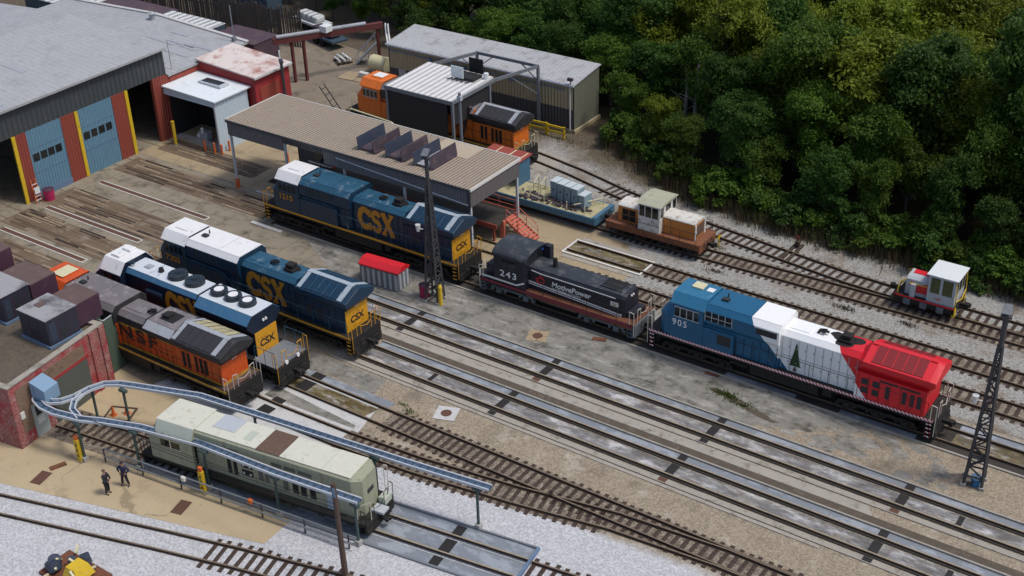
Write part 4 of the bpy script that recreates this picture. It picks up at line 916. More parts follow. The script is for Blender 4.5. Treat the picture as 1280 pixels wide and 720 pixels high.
# ---- dark blue locomotive with five roof fans and an open rear deck
def fan_loco():
    r = thing('locomotive', 'dark blue locomotive with five round roof fans and an open grey rear deck', 'locomotive', (-73.15, 50.15, RT), 0)
    L_ = 21.6
    L_ = 20.6; underframe(r, L_, 'sdblue', rail_m='sdflare', end_m='csxyel', trucks=((4.2, 3), (16.6, 3)), tank=(8.2, 12.8))
    mb = MB()
    mb.loft([[(1.0, -1.05, 1.62), (1.0, 1.05, 1.62), (1.05, 1.0, 2.9), (1.1, -1.0, 2.9)], [(2.6, -1.5, 1.62), (2.6, 1.5, 1.62), (2.6, 1.3, 3.55), (2.6, -1.3, 3.55)]])
    mb.build('nose', 'sdblue', r, bevel=.08)
    prof = [(-1.54, 1.62), (1.54, 1.62), (1.54, 3.95), (.95, 4.6), (-.95, 4.6), (-1.54, 3.95)]
    mb = MB(); mb.loft([[(2.2, y, z if z < 3 else 3.5) for y, z in prof], [(2.9, y, z) for y, z in prof], [(5.0, y, z) for y, z in prof]]); cab = mb.build('cab', 'sdblue', r, bevel=.05)
    mb = MB(); rp = [(-1.57, 3.95), (-.97, 4.63), (.97, 4.63), (1.57, 3.95), (1.57, 3.9), (.96, 4.58), (-.96, 4.58), (-1.57, 3.9)]; mb.loft([[(2.15, y, z-.95 if z > 4.1 else z-.45) for y, z in rp], [(2.85, y, z) for y, z in rp], [(5.05, y, z) for y, z in rp]]); mb.build('cab_roof', 'roofwhite', cab, bevel=.015)
    for y in (-.75, .25): B('air_conditioner', 'roofwhite', cab, (3.3, 4.2, y, y+.6, 4.62, 4.78), bevel=.04)
    for s in (-1, 1):
        B('side_window', 'glass', cab, (3.0, 3.6, s*1.542, s*1.555, 3.1, 3.75), (3.7, 4.4, s*1.542, s*1.555, 3.1, 3.75))
    mb = MB(); mb.prism(chamf(1.05, 1.62, 4.25, .28, .25), 5.0, 12.6)
    for s in (-1, 1): battens(mb, 5.2, 12.5, s*1.05, 1.68, 3.95, 11); mb.tube((7.3, s*1.12, 3.3), (9.0, s*1.12, 3.3), .22, 12)
    hood = mb.build('engine_hood', 'sdblue', r, bevel=.03)
    B('roof_panel', 'sdroof', hood, (5.1, 7.2, -.82, .82, 4.25, 4.30), (7.25, 8.4, -.82, .82, 4.25, 4.29), (8.45, 12.5, -.86, .86, 4.25, 4.30), bevel=.015)
    for s in (-1, 1):
        mb = MB(); mb.prism([(s*.84, 4.245), (s*.86, 4.275), (s*1.07, 4.02), (s*1.06, 3.98)], 5.1, 12.5); mb.build('roof_panel', 'sdflare', hood)
    B('roof_hatch', 'roofgrey', hood, (6.2, 6.8, -.25, .25, 4.30, 4.36)); 
    mb = MB(); mb.tube((7.8, 0, 4.28), (7.8, 0, 4.55), (.22, .17), 14); mb.build('exhaust_stack', 'black', hood)
    mb = MB(); mb.tube((5.15, -.6, 4.3), (5.15, -.6, 4.5), .05, 6); mb.tube((4.95, -.75, 4.5), (5.5, -.5, 4.52), (.05, .11), 8); mb.build('horn', 'csx', hood)
    def fan(x, y, z, rad, white):
        mb = MB(); mb.tube((x, y, z), (x, y, z+.26), (rad, rad*.97), 28)
        f = mb.build('roof_fan', 'fan', hood); mb = MB()
        for i in range(10):
            a_ = i*math.pi/5; mb.bar((x, y, z+.275), (x+rad*.92*math.cos(a_), y+rad*.92*math.sin(a_), z+.275), .03, .02)
        mb.tube((x, y, z+.26), (x, y, z+.30), rad*(.56 if white else .2), 20, 1)
        mb.build('fan_guard', ['csx', 'roofwhite' if white else 'black'], f)
    fan(9.45, .12, 4.30, .72, False); fan(11.2, .12, 4.30, .72, False)
    mb = MB(); mb.prism([(-1.05, 1.62), (1.05, 1.62), (1.05, 3.15), (1.54, 3.6), (1.54, 3.85), (.98, 4.28), (-.98, 4.28), (-1.54, 3.85), (-1.54, 3.6), (-1.05, 3.15)], 12.75, 18.0)
    rd = mb.build('radiator_section', 'sdblue', r, bevel=.02)
    B('roof_panel', 'sdroof', rd, (12.8, 17.95, -.98, .98, 4.285, 4.33), bevel=.01)
    for s in (-1, 1):
        mb = MB(); mb.prism([(s*.99, 4.28), (s*1.01, 4.31), (s*1.565, 3.87), (s*1.55, 3.83)], 12.8, 17.95); mb.build('side_flare', 'sdflare', rd)
    for x in (13.75, 15.15, 16.55): fan(x, .05, 4.33, .62, True)
    B('rear_door', 'csxyel', r, (18.005, 18.05, -1.0, 1.0, 1.64, 3.15), bevel=.01)
    text('CSX', .62, 'letterdark', r, (18.06, 0, 2.3), rot=(R(90), 0, R(90)), bold=.03, sx=1.15)
    mb = MB()
    for y in (-.12, .12): mb.tube((18.05, y, 3.75), (18.12, y, 3.75), .09, 10)
    mb.tube((20.35, .5, 1.75), (20.45, .5, 1.75), .13, 10); mb.tube((20.35, -.6, 1.75), (20.45, -.6, 1.75), .13, 10)
    mb.build('headlight', 'letterwhite', r)
    B('rear_deck', 'steelgrey', r, (18.06, 20.25, -1.48, 1.48, 1.625, 1.66))
    for s in (-1, 1): handrail(r, 5.2, 17.5, s*1.46, 1.62, 1.0, 'sdflare', 9); handrail(r, 18.3, 20.2, s*1.46, 1.66, 1.0, 'csxroof', 3)
    csx_logo(r, 9.2, 2.15, 3.4, 1.72, -1.085)
    return r
FL = fan_loco()

# ---- pale olive locomotive without walkway rails, angled track
def olive_loco():
    x, y = kpt(4.25)
    r = thing('locomotive', 'pale olive unpainted locomotive with cream roof below the overhead conveyor', 'locomotive', (x, y, RT), K_A)
    L_ = 20.6
    underframe(r, L_, 'under', deck='under', rail_m='under', trucks=((3.9, 3), (16.4, 3)), tank=(8, 12.4))
    prof = [(-1.5, 1.5), (1.5, 1.5), (1.5, 3.55), (1.12, 4.35), (-1.12, 4.35), (-1.5, 3.55)]
    mb = MB(); mb.loft([[(1.3, y, z if z < 3 else 3.3) for y, z in prof], [(2.0, y, z) for y, z in prof], [(5.4, y, z) for y, z in prof]]); cab = mb.build('cab', 'olive', r, bevel=.04)
    mb = MB(); mb.box(1.9, 5.4, -1.12, 1.12, 4.355, 4.39); mb.build('cab_roof', 'oliveroof', cab, bevel=.01)
    for s in (-1, 1):
        mb = MB(); mb.loft([[(q, s*1.515, 3.56), (q, s*1.535, 3.56), (q, s*1.15, 4.37), (q, s*1.13, 4.37)] for q in (2.0, 5.4)]); mb.build('roof_slope', 'oliveslope', cab)
        B('side_window', 'glass', cab, (2.4, 3.3, s*1.502, s*1.515, 2.75, 3.3), (3.4, 4.2, s*1.502, s*1.515, 2.75, 3.3))
        B('window_frame', 'cream', cab, (2.32, 4.28, s*1.503, s*1.53, 3.3, 3.36), (2.32, 4.28, s*1.503, s*1.53, 2.69, 2.75), (3.3, 3.4, s*1.503, s*1.53, 2.75, 3.3))
    B('cab_door', 'dark', cab, (5.4, 5.415, -1.3, -.95, 1.9, 3.5))
    mb = MB(); mb.prism(chamf(1.12, 1.55, 4.30, .16, .12), 5.4, 19.1)
    mb.loft([[(19.1, y, z) for y, z in chamf(1.12, 1.55, 4.30, .16, .12)], [(19.75, y*.62, z) for y, z in chamf(1.12, 1.55, 4.2, .16, .12)]])
    for s in (-1, 1):
        for q in (6.9, 8.8, 10.6, 12.9, 15.0, 17.3): mb.box(q-.02, q+.02, s*1.12-.015, s*1.12+.015, 1.6, 4.1)
    hood = mb.build('engine_hood', 'olive', r, bevel=.02)
    mb = MB(); mb.box(5.4, 10.9, -1.0, 1.0, 4.305, 4.34); mb.box(13.0, 16.6, -1.0, 1.0, 4.305, 4.34); mb.box(16.64, 19.0, -1.0, 1.0, 4.305, 4.36); mb.build('hood_roof', 'oliveroof', hood, bevel=.01)
    B('roof_panel', 'rustpanel', hood, (10.92, 12.98, -1.02, 1.02, 4.305, 4.33)); B('roof_panel', 'ltgrey', hood, (6.4, 8.4, -.3, 1.0, 4.345, 4.37)); B('roof_opening', 'oliveslope', hood, (9.4, 10.1, -.55, .35, 4.345, 4.355))
    s = -1
    for s in (-1, 1):
        yy = (s*1.125, s*1.14)
        B('opening', 'dark', hood, (8.2, 8.55, *yy, 1.9, 3.0), (8.75, 9.1, *yy, 1.9, 3.0), (9.5, 10.5, *yy, 2.1, 2.55), (9.5, 10.5, *yy, 2.7, 3.1), (14.0, 14.5, *yy, 2.0, 3.2), (14.7, 15.2, *yy, 2.0, 3.2), (15.5, 16.0, *yy, 2.0, 3.2), (16.1, 16.5, *yy, 2.6, 3.2))
        B('louver', 'grndoor', hood, (6.9, 7.9, *yy, 3.4, 3.8), (8.3, 9.3, *yy, 3.4, 3.8), (12.3, 13.2, *yy, 3.55, 3.8), (13.4, 14.4, *yy, 3.55, 3.8), (14.6, 15.8, *yy, 3.55, 3.8), (11.0, 11.4, *yy, 2.1, 2.9), (11.6, 11.9, *yy, 2.1, 2.9), (13.2, 13.6, *yy, 2.0, 3.1))
        mb = MB()
        for q in (9.7, 10.3):
            for z in (2.3, 2.9): mb.tube((q, s*1.13, z), (q, s*1.2, z), .09, 8)
        mb.build('fitting', 'ltgrey', hood)
        B('blue_grey_door', 'doorblue', hood, (17.0, 17.75, s*1.13, s*1.2, 1.75, 3.45), bevel=.01)
    mb = MB(); mb.box(19.72, 19.78, -.3, .3, 2.9, 3.2); mb.build('headlight', 'grille', hood)
    B('rear_deck', 'ltgrey', r, (19.9, 20.9, -.3, .35, 1.63, 1.78)); B('rear_bin', 'oliveslope', r, (19.9, 20.5, .5, 1.2, 1.63, 2.1), bevel=.02)
    mb = MB(); mb.path([(19.5, -1.2, 1.62), (19.5, -1.2, 2.5), (20.4, -.9, 2.9), (20.4, -.9, 1.62)], .03); mb.path([(19.9, 1.3, 1.62), (19.9, 1.3, 3.9), (20.2, 1.3, 3.9), (20.2, 1.3, 1.62)], .03); mb.build('end_rail', 'rail_handle', r)
    return r
OL = olive_loco()

for q_ in (L1, L2, L4, L5): adjust(q_, .97, 1.11)
adjust(L3, .97, 1.04)
adjust(FL, .953, 1.16); adjust(OL, .80, zmap=lambda z: z*.5 if z < 1.5 else .75+(z-1.5)*.98)
# ---- black switcher 243
def switcher243():
    r = thing('switcher_locomotive', 'small black switcher numbered 243 with white stripe and long low hood', 'locomotive', (-50.3, 67.7, RT), 0)
    L_ = 13.6
    B('frame', 'under', r, (.3, L_-.3, -1.45, 1.45, .95, 1.35), bevel=.02)
    for s in (-1, 1):
        B('running_board', 'rustwalk', r, (4.4, L_-.3, s*1.0, s*1.48, 1.35, 1.40)); B('sill_panel', 'rustwalk', r, (4.4, L_-.35, s*1.455, s*1.475, .95, 1.34)); B('sill_stripe', 'maroon', r, (.35, L_-.35, s*1.48, s*1.50, 1.14, 1.33))
        handrail(r, 4.6, L_-.4, s*1.42, 1.4, .95, 'black', 8, r=.02)
    B('end_deck', 'rustwalk', r, (L_-1.9, L_-.25, -1.4, 1.4, 1.36, 1.41)); B('end_deck', 'navyroof', r, (.25, 1.6, -1.4, 1.4, 1.36, 1.41))
    for xc in (3.0, 10.6): wheel_truck(r, xc, 2, 'truckblue', 2.4)
    for sg, x in ((-1, .25), (1, L_-.25)):
        B('pilot', 'truckblue', r, (x-.08, x+.08, -1.4, 1.4, .35, 1.36), bevel=.02); coupler(r, x, sg); steps(r, x-sg*.3, sg, 'truckblue'); endrails(r, x, sg, 'rail_handle', 1.4)
    mb = MB(); mb.tube((5.2, -.6, .75), (8.3, -.6, .75), .42, 16); mb.tube((5.2, .6, .75), (8.3, .6, .75), .42, 16); mb.build('fuel_tank', 'truckblue', r)
    # cab
    mb = MB(); arch = [(-1.5, 1.4), (1.5, 1.4), (1.5, 3.7)]+[(1.5*math.cos(R(t)), 3.7+.56*math.sin(R(t))) for t in range(20, 180, 20)]+[(-1.5, 3.7)]
    mb.prism(arch, 1.6, 4.3); cab = mb.build('cab', 'navy', r, bevel=.03)
    ra = [(1.56*math.cos(R(t)), 3.68+.62*math.sin(R(t))) for t in range(0, 181, 15)]; ri = [(1.5*math.cos(R(t)), 3.68+.55*math.sin(R(t))) for t in range(180, -1, -15)]
    mb = MB(); mb.prism(ra+ri, 1.5, 4.5); mb.build('cab_roof', 'navyroof', cab)
    for s in (-1, 1):
        B('side_window', 'glass', cab, (2.3, 2.85, s*1.502, s*1.515, 2.75, 3.4), (2.95, 3.5, s*1.502, s*1.515, 2.75, 3.4))
        mb = MB(); mb.box(2.2, 3.6, s*1.504, s*1.525, 2.68, 2.74); mb.box(2.2, 2.27, s*1.504, s*1.525, 2.74, 3.42); mb.box(3.53, 3.6, s*1.504, s*1.525, 2.74, 3.42); mb.build('window_frame', 'navyroof', cab)
    for y0, y1 in ((-1.3, -.85), (-.75, -.2), (.2, .75), (.85, 1.3)): B('end_window', 'glass', cab, (4.305, 4.315, y0, y1, 3.15, 3.75)); B('end_window', 'glass', cab, (1.585, 1.595, y0, y1, 2.9, 3.6))
    # hood
    hp = [(-1.0, 1.4), (1.0, 1.4), (1.0, 2.85), (.86, 3.08), (.6, 3.16), (-.6, 3.16), (-.86, 3.08), (-1.0, 2.85)]
    mb = MB(); mb.prism(hp, 4.3, 12.1); mb.loft([[(12.1, y, z) for y, z in hp], [(12.35, y*.9, z-.05 if z > 2 else z) for y, z in hp]])
    for s in (-1, 1): battens(mb, 4.6, 12.0, s*1.0, 1.45, 2.8, 12, d=.01)
    hood = mb.build('engine_hood', 'navy', r, bevel=.02)
    mb = MB(); mb.box(4.3, 12.1, -.6, .6, 3.165, 3.18)
    for s in (-1, 1): mb.prism([(s*.6, 3.165), (s*.6, 3.18), (s*.87, 3.10), (s*.87, 3.085)], 4.3, 12.1)
    mb.build('hood_roof', 'navyroof', hood)
    B('radiator_grille', 'dark', hood, (10.2, 11.8, -.55, -.04, 3.19, 3.24), (10.2, 11.8, .04, .55, 3.19, 3.24)); B('grille_frame', 'navyroof', hood, (10.1, 11.9, -.62, -.56, 3.18, 3.27), (10.1, 11.9, .56, .62, 3.18, 3.27), (10.1, 10.18, -.56, .56, 3.18, 3.27), (11.82, 11.9, -.56, .56, 3.18, 3.27), (10.18, 11.82, -.03, .03, 3.18, 3.26))
    mb = MB(); mb.tube((6.0, 0, 3.17), (6.0, 0, 3.85), (.2, .15), 12); mb.build('exhaust_stack', 'soot', hood)
    mb = MB()
    for y in (-.12, .12): mb.tube((12.35, y, 2.85), (12.42, y, 2.85), .08, 10)
    mb.build('headlight', 'letterwhite', hood)
    B('rear_box', 'navy', r, (12.4, 13.0, -.8, .8, 1.41, 1.85), bevel=.03); B('tool_box', 'navyroof', r, (.5, 1.5, -.9, .6, 1.41, 2.3), bevel=.03)
    mb = MB(); mb.box(4.0, 4.35, .75, 1.45, 3.6, 3.85); mb.build('rag', 'bluetarp', cab, bevel=.08)
    B('toilet_box', 'navy', r, (4.3, 4.9, 1.0, 1.48, 1.4, 4.0), bevel=.03)
    # stripes and lettering on the near and far sides
    for s in (-1, 1):
        mb = MB(); Y = s*1.518
        for (xa, za), (xb, zb) in (((.5, 1.62), (1.6, 1.62)), ((1.6, 1.62), (3.6, 1.62)), ((3.6, 1.62), (4.25, 1.95))): mb.bar((xa, Y, za), (xb, Y, zb), .02, .12)
        mb.bar((.35, Y, 1.45), (.35, Y, 2.05), .03, .14)
        Y = s*1.02
        mb.bar((4.35, Y, 2.0), (12.1, Y, 1.60), .02, .09); mb.bar((4.35, Y, 1.83), (12.1, Y, 1.45), .02, .06); mb.bar((4.6, Y, 2.95), (5.4, Y, 2.86), .02, .06); mb.bar((5.4, Y, 2.86), (11.6, Y, 2.80), .02, .06)
        mb.build('stripe', 'letterwhite', r)
    text('243', .72, 'letterwhite', r, (2.9, -1.53, 2.25), bold=.015, sx=1.2, space=1.25)
    text('MotivePower', .60, 'letterwhite', r, (7.95, -1.035, 2.30), bold=.02, shear=.15, sx=1.0)
    text('A Wabtec Company', .26, 'letterwhite', r, (7.6, -1.035, 1.98), bold=.0, sx=1.1)
    mb = MB(); ce = (5.35, 2.35)
    for rad, w_, a0, a1 in ((.34, .07, -60, 100), (.34, .07, 160, 270), (.2, .08, 30, 300)):
        stroke(mb, [(ce[0]+rad*math.cos(R(a0+(a1-a0)*i/12)), ce[1]+rad*math.sin(R(a0+(a1-a0)*i/12))) for i in range(13)], w_, -1.036-rad*.01)
    mb.build('emblem', 'red', r)
    mb = MB(); mb.face([(11.2, -1.02, 2.15), (11.85, -1.02, 2.15), (11.85, -1.02, 2.5), (11.2, -1.02, 2.5)]); mb.build('flag_decal', 'swwhite', r)
switcher243()

# ---- orange centre cab locomotive
def centre_cab():
    r = thing('centre_cab_locomotive', 'weathered orange and white centre cab locomotive with rusty deck', 'locomotive', (-47.0, 80.4, RT), R(.5))
    L_ = 8.5
    B('frame', 'swdeck', r, (.2, L_-.2, -1.45, 1.45, 1.0, 1.25), bevel=.02)
    for s in (-1, 1): B('side_sill', 'swdeck', r, (.2, L_-.2, s*1.40, s*1.48, .78, 1.27)); handrail(r, .4, 2.9, s*1.4, 1.25, .9, 'black', 3, r=.02); handrail(r, 5.3, 8.1, s*1.4, 1.25, .9, 'black', 3, r=.02)
    for xc in (2.0, 6.6): wheel_truck(r, xc, 2, 'under', 1.8)
    for sg, x in ((-1, .15), (1, L_-.15)): B('pilot', 'swdeck', r, (x-.07, x+.07, -1.4, 1.4, .45, 1.25), bevel=.02); coupler(r, x, sg)
    prof = lambda w_, z1: [(-w_, 1.26), (w_, 1.26), (w_, z1-.32), (w_-.1, z1-.1), (w_-.35, z1), (-w_+.35, z1), (-w_+.1, z1-.1), (-w_, z1-.32)]
    for nm, a_, b_ in (('short', .9, 3.0), ('long', 4.9, 7.7)):
        mb = MB(); mb.prism(prof(.85, 2.75), a_, b_); h_ = mb.build('hood', 'swor', r, bevel=.03)
        mb = MB(); pr = prof(.87, 2.78); up2 = [(pr[2][0], 2.58), pr[3], pr[4], pr[5], pr[6], (pr[7][0], 2.58), (-.8, 2.55), (.8, 2.55)]; mb.prism(up2, a_-.02, b_+.02); mb.build('hood_top', 'swwhite', h_, bevel=.02)
        if nm == 'short': B('opening', 'dark', h_, (1.3, 2.5, -.865, -.855, 1.4, 2.4), (1.3, 2.5, .855, .865, 1.4, 2.4)); B('door_bars', 'swdeck', h_, (1.85, 1.95, -.88, -.866, 1.4, 2.4), (1.3, 2.5, -.88, -.866, 1.85, 1.92))
        else: B('radiator_grille', 'rustpanel', h_, (7.725, 7.75, -.6, .6, 1.5, 2.4)); B('corner_trim', 'swwhite', h_, (7.70, 7.76, -.88, -.66, 1.28, 2.5), (7.70, 7.76, .66, .88, 1.28, 2.5))
    mb = MB(); mb.box(3.0, 4.9, -1.38, 1.38, 1.26, 3.55); cab = mb.build('cab', 'swwhite', r, bevel=.03)
    mb = MB(); mb.loft([[(2.85, -1.5, 3.55), (2.85, 1.5, 3.55), (2.85, .7, 3.80), (2.85, -.7, 3.80)], [(5.05, -1.5, 3.55), (5.05, 1.5, 3.55), (5.05, .7, 3.80), (5.05, -.7, 3.80)]]); mb.build('cab_roof', 'swroof', cab, bevel=.03)
    for s in (-1, 1): B('side_window', 'glass', cab, (3.12, 3.55, s*1.385, s*1.40, 2.5, 3.4), (3.65, 4.15, s*1.385, s*1.40, 2.5, 3.4), (4.25, 4.75, s*1.385, s*1.40, 2.5, 3.4))
    for x in (2.99, 4.91): B('end_window', 'glass', cab, (x-.008, x+.008, -1.25, -.75, 2.6, 3.35), (x-.008, x+.008, -.4, .4, 2.85, 3.35), (x-.008, x+.008, .75, 1.25, 2.6, 3.35))
    B('panel_seam', 'rustpanel', cab, (3.02, 4.88, -1.395, -1.385, 1.85, 1.89))
centre_cab()

# ---- small grey and red switcher
def small_switcher():
    r = thing('small_switcher', 'tiny grey and red switcher with tall windowed cab and yellow rails', 'locomotive', (-23.9, 81.9, RT), R(0))
    L_ = 4.6
    B('frame', 'under', r, (.15, L_-.15, -1.2, 1.2, .45, .95), bevel=.03)
    for s in (-1, 1): B('sill_stripe', 'red', r, (.15, L_-.15, s*1.2, s*1.22, .88, 1.0)); B('side_frame', 'truckblue', r, *[(x, x+.5, s*1.15, s*1.28, .35, .8) for x in (.8, 2.0, 3.2)], bevel=.04)
    for x in (1.1, 3.4):
        mb = MB()
        for s in (-1, 1): mb.tube((x, s*.7, .42), (x, s*.84, .42), .42, 16)
        mb.tube((x, -.8, .42), (x, .8, .42), .08, 8); mb.build('wheelset', 'raildark', r)
    coupler(r, L_-.2, 1); coupler(r, .2, -1)
    mb = MB(); mb.prism([(-.8, .95), (.8, .95), (.8, 2.2), (.55, 2.35), (-.55, 2.35), (-.8, 2.2)], .7, 2.35); h_ = mb.build('hood', 'ltgrey', r, bevel=.03)
    B('hood_top', 'red', h_, (.95, 2.35, -.1, .5, 2.355, 2.38)); 
    for s in (-1, 1): mb = MB(); mb.face([(1.5, s*.81, 1.25), (2.3, s*.81, 1.25), (2.3, s*.81, 2.1), (1.5, s*.81, 1.8)]); mb.tube((1.2, s*.805, 1.85), (1.2, s*.815, 1.85), .2, 14); mb.build('red_panel', 'red', h_)
    B('tank_column', 'ltgrey', r, (1.15, 1.5, -1.15, -.85, .95, 2.0), bevel=.03)
    mb = MB(); mb.box(2.35, 4.3, -1.1, 1.1, .95, 3.1); cab = mb.build('cab', 'ltgrey', r, bevel=.03)
    mb = MB(); mb.box(2.2, 4.45, -1.22, 1.22, 3.1, 3.2); mb.build('cab_roof', 'palegrey', cab, bevel=.03)
    for s in (-1, 1): B('side_window', 'glassy', cab, (2.55, 3.2, s*1.102, s*1.115, 1.75, 2.95), (3.4, 4.1, s*1.102, s*1.115, 1.75, 2.95))
    for x in (4.305, 2.345): B('end_window', 'glass', cab, (x-.006, x+.006, -.95, -.4, 1.85, 2.9), (x-.006, x+.006, -.25, .3, 1.85, 2.9), (x-.006, x+.006, .45, .95, 1.85, 2.9))
    mb = MB(); mb.path([(.3, -1.05, .95), (.3, -1.05, 1.9), (.75, -.85, 2.2)], .035); mb.path([(.3, 1.05, .95), (.3, 1.05, 1.9), (.75, .85, 2.2)], .035); mb.path([(.25, -1.05, 1.3), (.25, 1.05, 1.3)], .035)
    mb.path([(1.0, -1.0, 2.0), (2.3, -1.0, 2.0)], .035)
    for s in (-1, 1): mb.path([(4.45, s*1.1, .4), (4.45, s*1.15, 1.55), (4.35, s*1.12, 3.0)], .04); mb.box(4.32, 4.5, s*.85, s*1.2, .3, .9)
    mb.path([(4.45, -1.1, 1.5), (4.55, 0, 1.3), (4.45, 1.1, 1.5)], .035); mb.build('yellow_rail', 'yellow', r)
    text('4463', .2, 'red', r, (3.2, -1.125, 1.35), bold=.02)
small_switcher()

# ---- blue flat wagon and its load
def flat_wagon():
    r = thing('flat_wagon', 'low blue flat wagon with pale cluttered deck beside the canopy', 'railway wagon', (-62.2, 80.35, RT), 0)
    L_ = 14.4
    B('frame', 'flatblue', r, (0, L_, -1.45, 1.45, .75, 1.05), bevel=.02)
    for s in (-1, 1):
        mb = MB(); mb.box(0, L_, s*1.45, s*1.55, .55, 1.12)
        for i in range(20): x = .3+i*.72; mb.box(x, x+.08, s*1.55, s*1.6, .58, 1.06)
        mb.build('side_sill', 'flatblue', r)
    B('deck', 'flatdeck', r, (.05, L_-.05, -1.44, 1.44, 1.05, 1.10))
    for xc in (2.2, 12.0): wheel_truck(r, xc, 2, 'under', 1.7)
    coupler(r, L_, 1); coupler(r, 0, -1); B('end_beam', 'flatblue', r, (L_-.3, L_+.05, -1.5, 1.5, .5, 1.2), bevel=.03)
    mb = MB()
    for x in (7.4, 8.1): mb.path([(x, .2, 1.1), (x, .2, 1.9), (x, 1.0, 2.3), (x, 1.0, 1.1)], .05)
    for x in (9.4, 11.6, 13.3): mb.path([(x, -1.3, 1.1), (x, -1.3, 1.9)], .04)
    mb.path([(12.2, -1.2, 1.7), (13.6, 1.2, 1.7)], .04); mb.path([(6.6, -.6, 1.3), (9.0, -1.0, 1.3)], .05); mb.path([(6.8, 1.2, 1.35), (11, .9, 1.35)], .05); mb.path([(13.6, 1.2, 1.1), (13.6, 1.2, 1.8), (12.4, 1.3, 1.8)], .04)
    mb.build('guard_frame', 'cream', r)
    for i in range(5):
        c = thing('cabinet', ('first', 'second', 'third', 'fourth', 'shortest')[i]+' of five pale blue cabinets on the flat wagon, counting from the canopy', 'cabinet', (-62.2+9.6+i*.74, 80.7-i*.10, RT+1.10), R(-4), 'pale blue cabinets on the flat wagon')
        hh = 1.55 if i < 4 else 1.2
        B('cabinet_body', 'cabinet', c, (-.31, .31, -.5, .5, 0, hh), bevel=.02); B('cabinet_top', 'cabtop', c, (-.33, .33, -.52, .52, hh, hh+.05), bevel=.01); B('latch', 'dark', c, (-.05, .05, -.515, -.502, hh*.5, hh*.62))
    rr = random.Random(3); mb = MB()
    for i in range(110):
        x, y = rr.uniform(6.6, 13.2), rr.uniform(-1.2, -.1); s = rr.uniform(.06, .22)
        mb.bar((x, y, 1.14+s*.3), (x+rr.uniform(-.5, .5), y+rr.uniform(-.3, .3), 1.14+rr.uniform(0, .25)), s, s*.6)
    tag(mb.build('scrap_heap', 'ventdk', None, (-62.2, 80.35, RT)), 'dark tangled scrap lying along the near side of the flat wagon deck', 'scrap')
    h = thing('hut', 'open fronted blue hut with rusty red roof at the canopy end of the flat wagon', 'hut', (-58.2, 81.4, RT+1.10), 0)
    B('wall', 'flatblue', h, (1.75, 1.85, -.9, .9, 0, 2.2), (-1.8, 1.75, .8, .9, 0, 2.2)); mb = MB(); mb.loft([[(-2.0, -1.2, 2.2), (-2.0, 1.1, 2.3), (-2.0, 1.1, 2.36), (-2.0, -1.2, 2.26)], [(2.0, -1.2, 2.2), (2.0, 1.1, 2.3), (2.0, 1.1, 2.36), (2.0, -1.2, 2.26)]]); rf = mb.build('roof', 'redpaint', h)
    B('roof_rib', 'cream', rf, (-1.0, -.9, -1.15, 1.0, 2.31, 2.36), (.4, .5, -1.15, 1.0, 2.31, 2.36), (1.6, 1.7, -1.15, 1.0, 2.31, 2.36)); B('post', 'ventdk', h, (-1.8, -1.65, -.9, -.75, 0, 2.2))
flat_wagon()
# ------------------------------------------------------------------ buildings
def xs(mb, prof, y0, y1, mi=0): mb.loft([[(x, y0, z) for x, z in prof], [(x, y1, z) for x, z in prof]], mi)
# beige roofed canopy
cn = thing('canopy', 'long open sided canopy with ribbed beige roof and grey corrugated valance', 'canopy', (-78.85, 69.5, 0))
W_, D_ = 25.75, 6.65
mb = MB(); xs(mb, [(0, 6.28), (W_, 6.28), (W_, 6.45), (0, 6.45)], 0, D_); roof = mb.build('roof', 'canopyroof', cn)
mb = MB(); mb.box(-.05, W_+.05, D_, D_+.07, 6.25, 6.49); mb.box(W_, W_+.07, 0, D_, 6.25, 6.49); mb.box(-.07, 0, 0, D_, 6.25, 6.49); mb.build('roof_trim', 'trimwhite', roof)
B('eave', 'sheddk', roof, (0, W_, -.08, 0, 6.22, 6.44))
B('roof_patch', 'canopypatch', roof, (18.6, 22.3, 4.3, D_-.02, 6.452, 6.475))
B('valance', 'fascia', cn, (.1, 6.5, .02, .10, 5.05, 6.25), (11.0, W_-.1, .02, .10, 5.02, 6.25)); B('valance', 'fasciay', cn, (W_-.09, W_-.02, .1, D_-.1, 4.9, 6.25)); B('valance', 'sheddk', cn, (6.5, 11.0, .06, .12, 5.75, 6.25)); B('valance', 'fasciay', cn, (.02, .1, .1, D_-.1, 5.5, 6.25)); B('valance', 'fascia', cn, (.1, W_-.1, D_-.12, D_-.04, 5.0, 6.25))
for i, x in enumerate((.2, 6.55, 13.0, 19.2, W_-.15)):
    for y in (.2, D_-.25):
        p = B('post', 'galv', cn, (x-.09, x+.09, y-.09, y+.09, 0, 6.2), bevel=.01); B('post_guard', 'orange', p, (x-.13, x+.13, y-.13, y+.13, 0, .9))
    mb = MB(); mb.bar((x, .2, 5.4), (x, 1.2, 6.15), .08, .08); mb.build('brace', 'galv', cn)
B('corner_post', 'ventdk', cn, (W_-.28, W_+.0, -.02, .02, 4.6, 6.3))
mb = MB(); mb.bar((12.4, -.06, 5.9), (W_-.2, -.06, 5.12), .06, .07); mb.build('conduit', 'galv', cn)
mb = MB(); mb.box(7.2, 10.8, 1.0, 1.1, 3.9, 5.7); mb.box(7.2, 7.3, 1.0, 3.4, 3.9, 5.7); pn = mb.build('office_wall', 'sheddk', cn); B('window', 'glass', pn, (9.0, 10.4, .985, .998, 4.5, 5.4)); B('window_frame', 'trimwhite', pn, (8.3, 10.9, .97, .996, 4.15, 4.28))
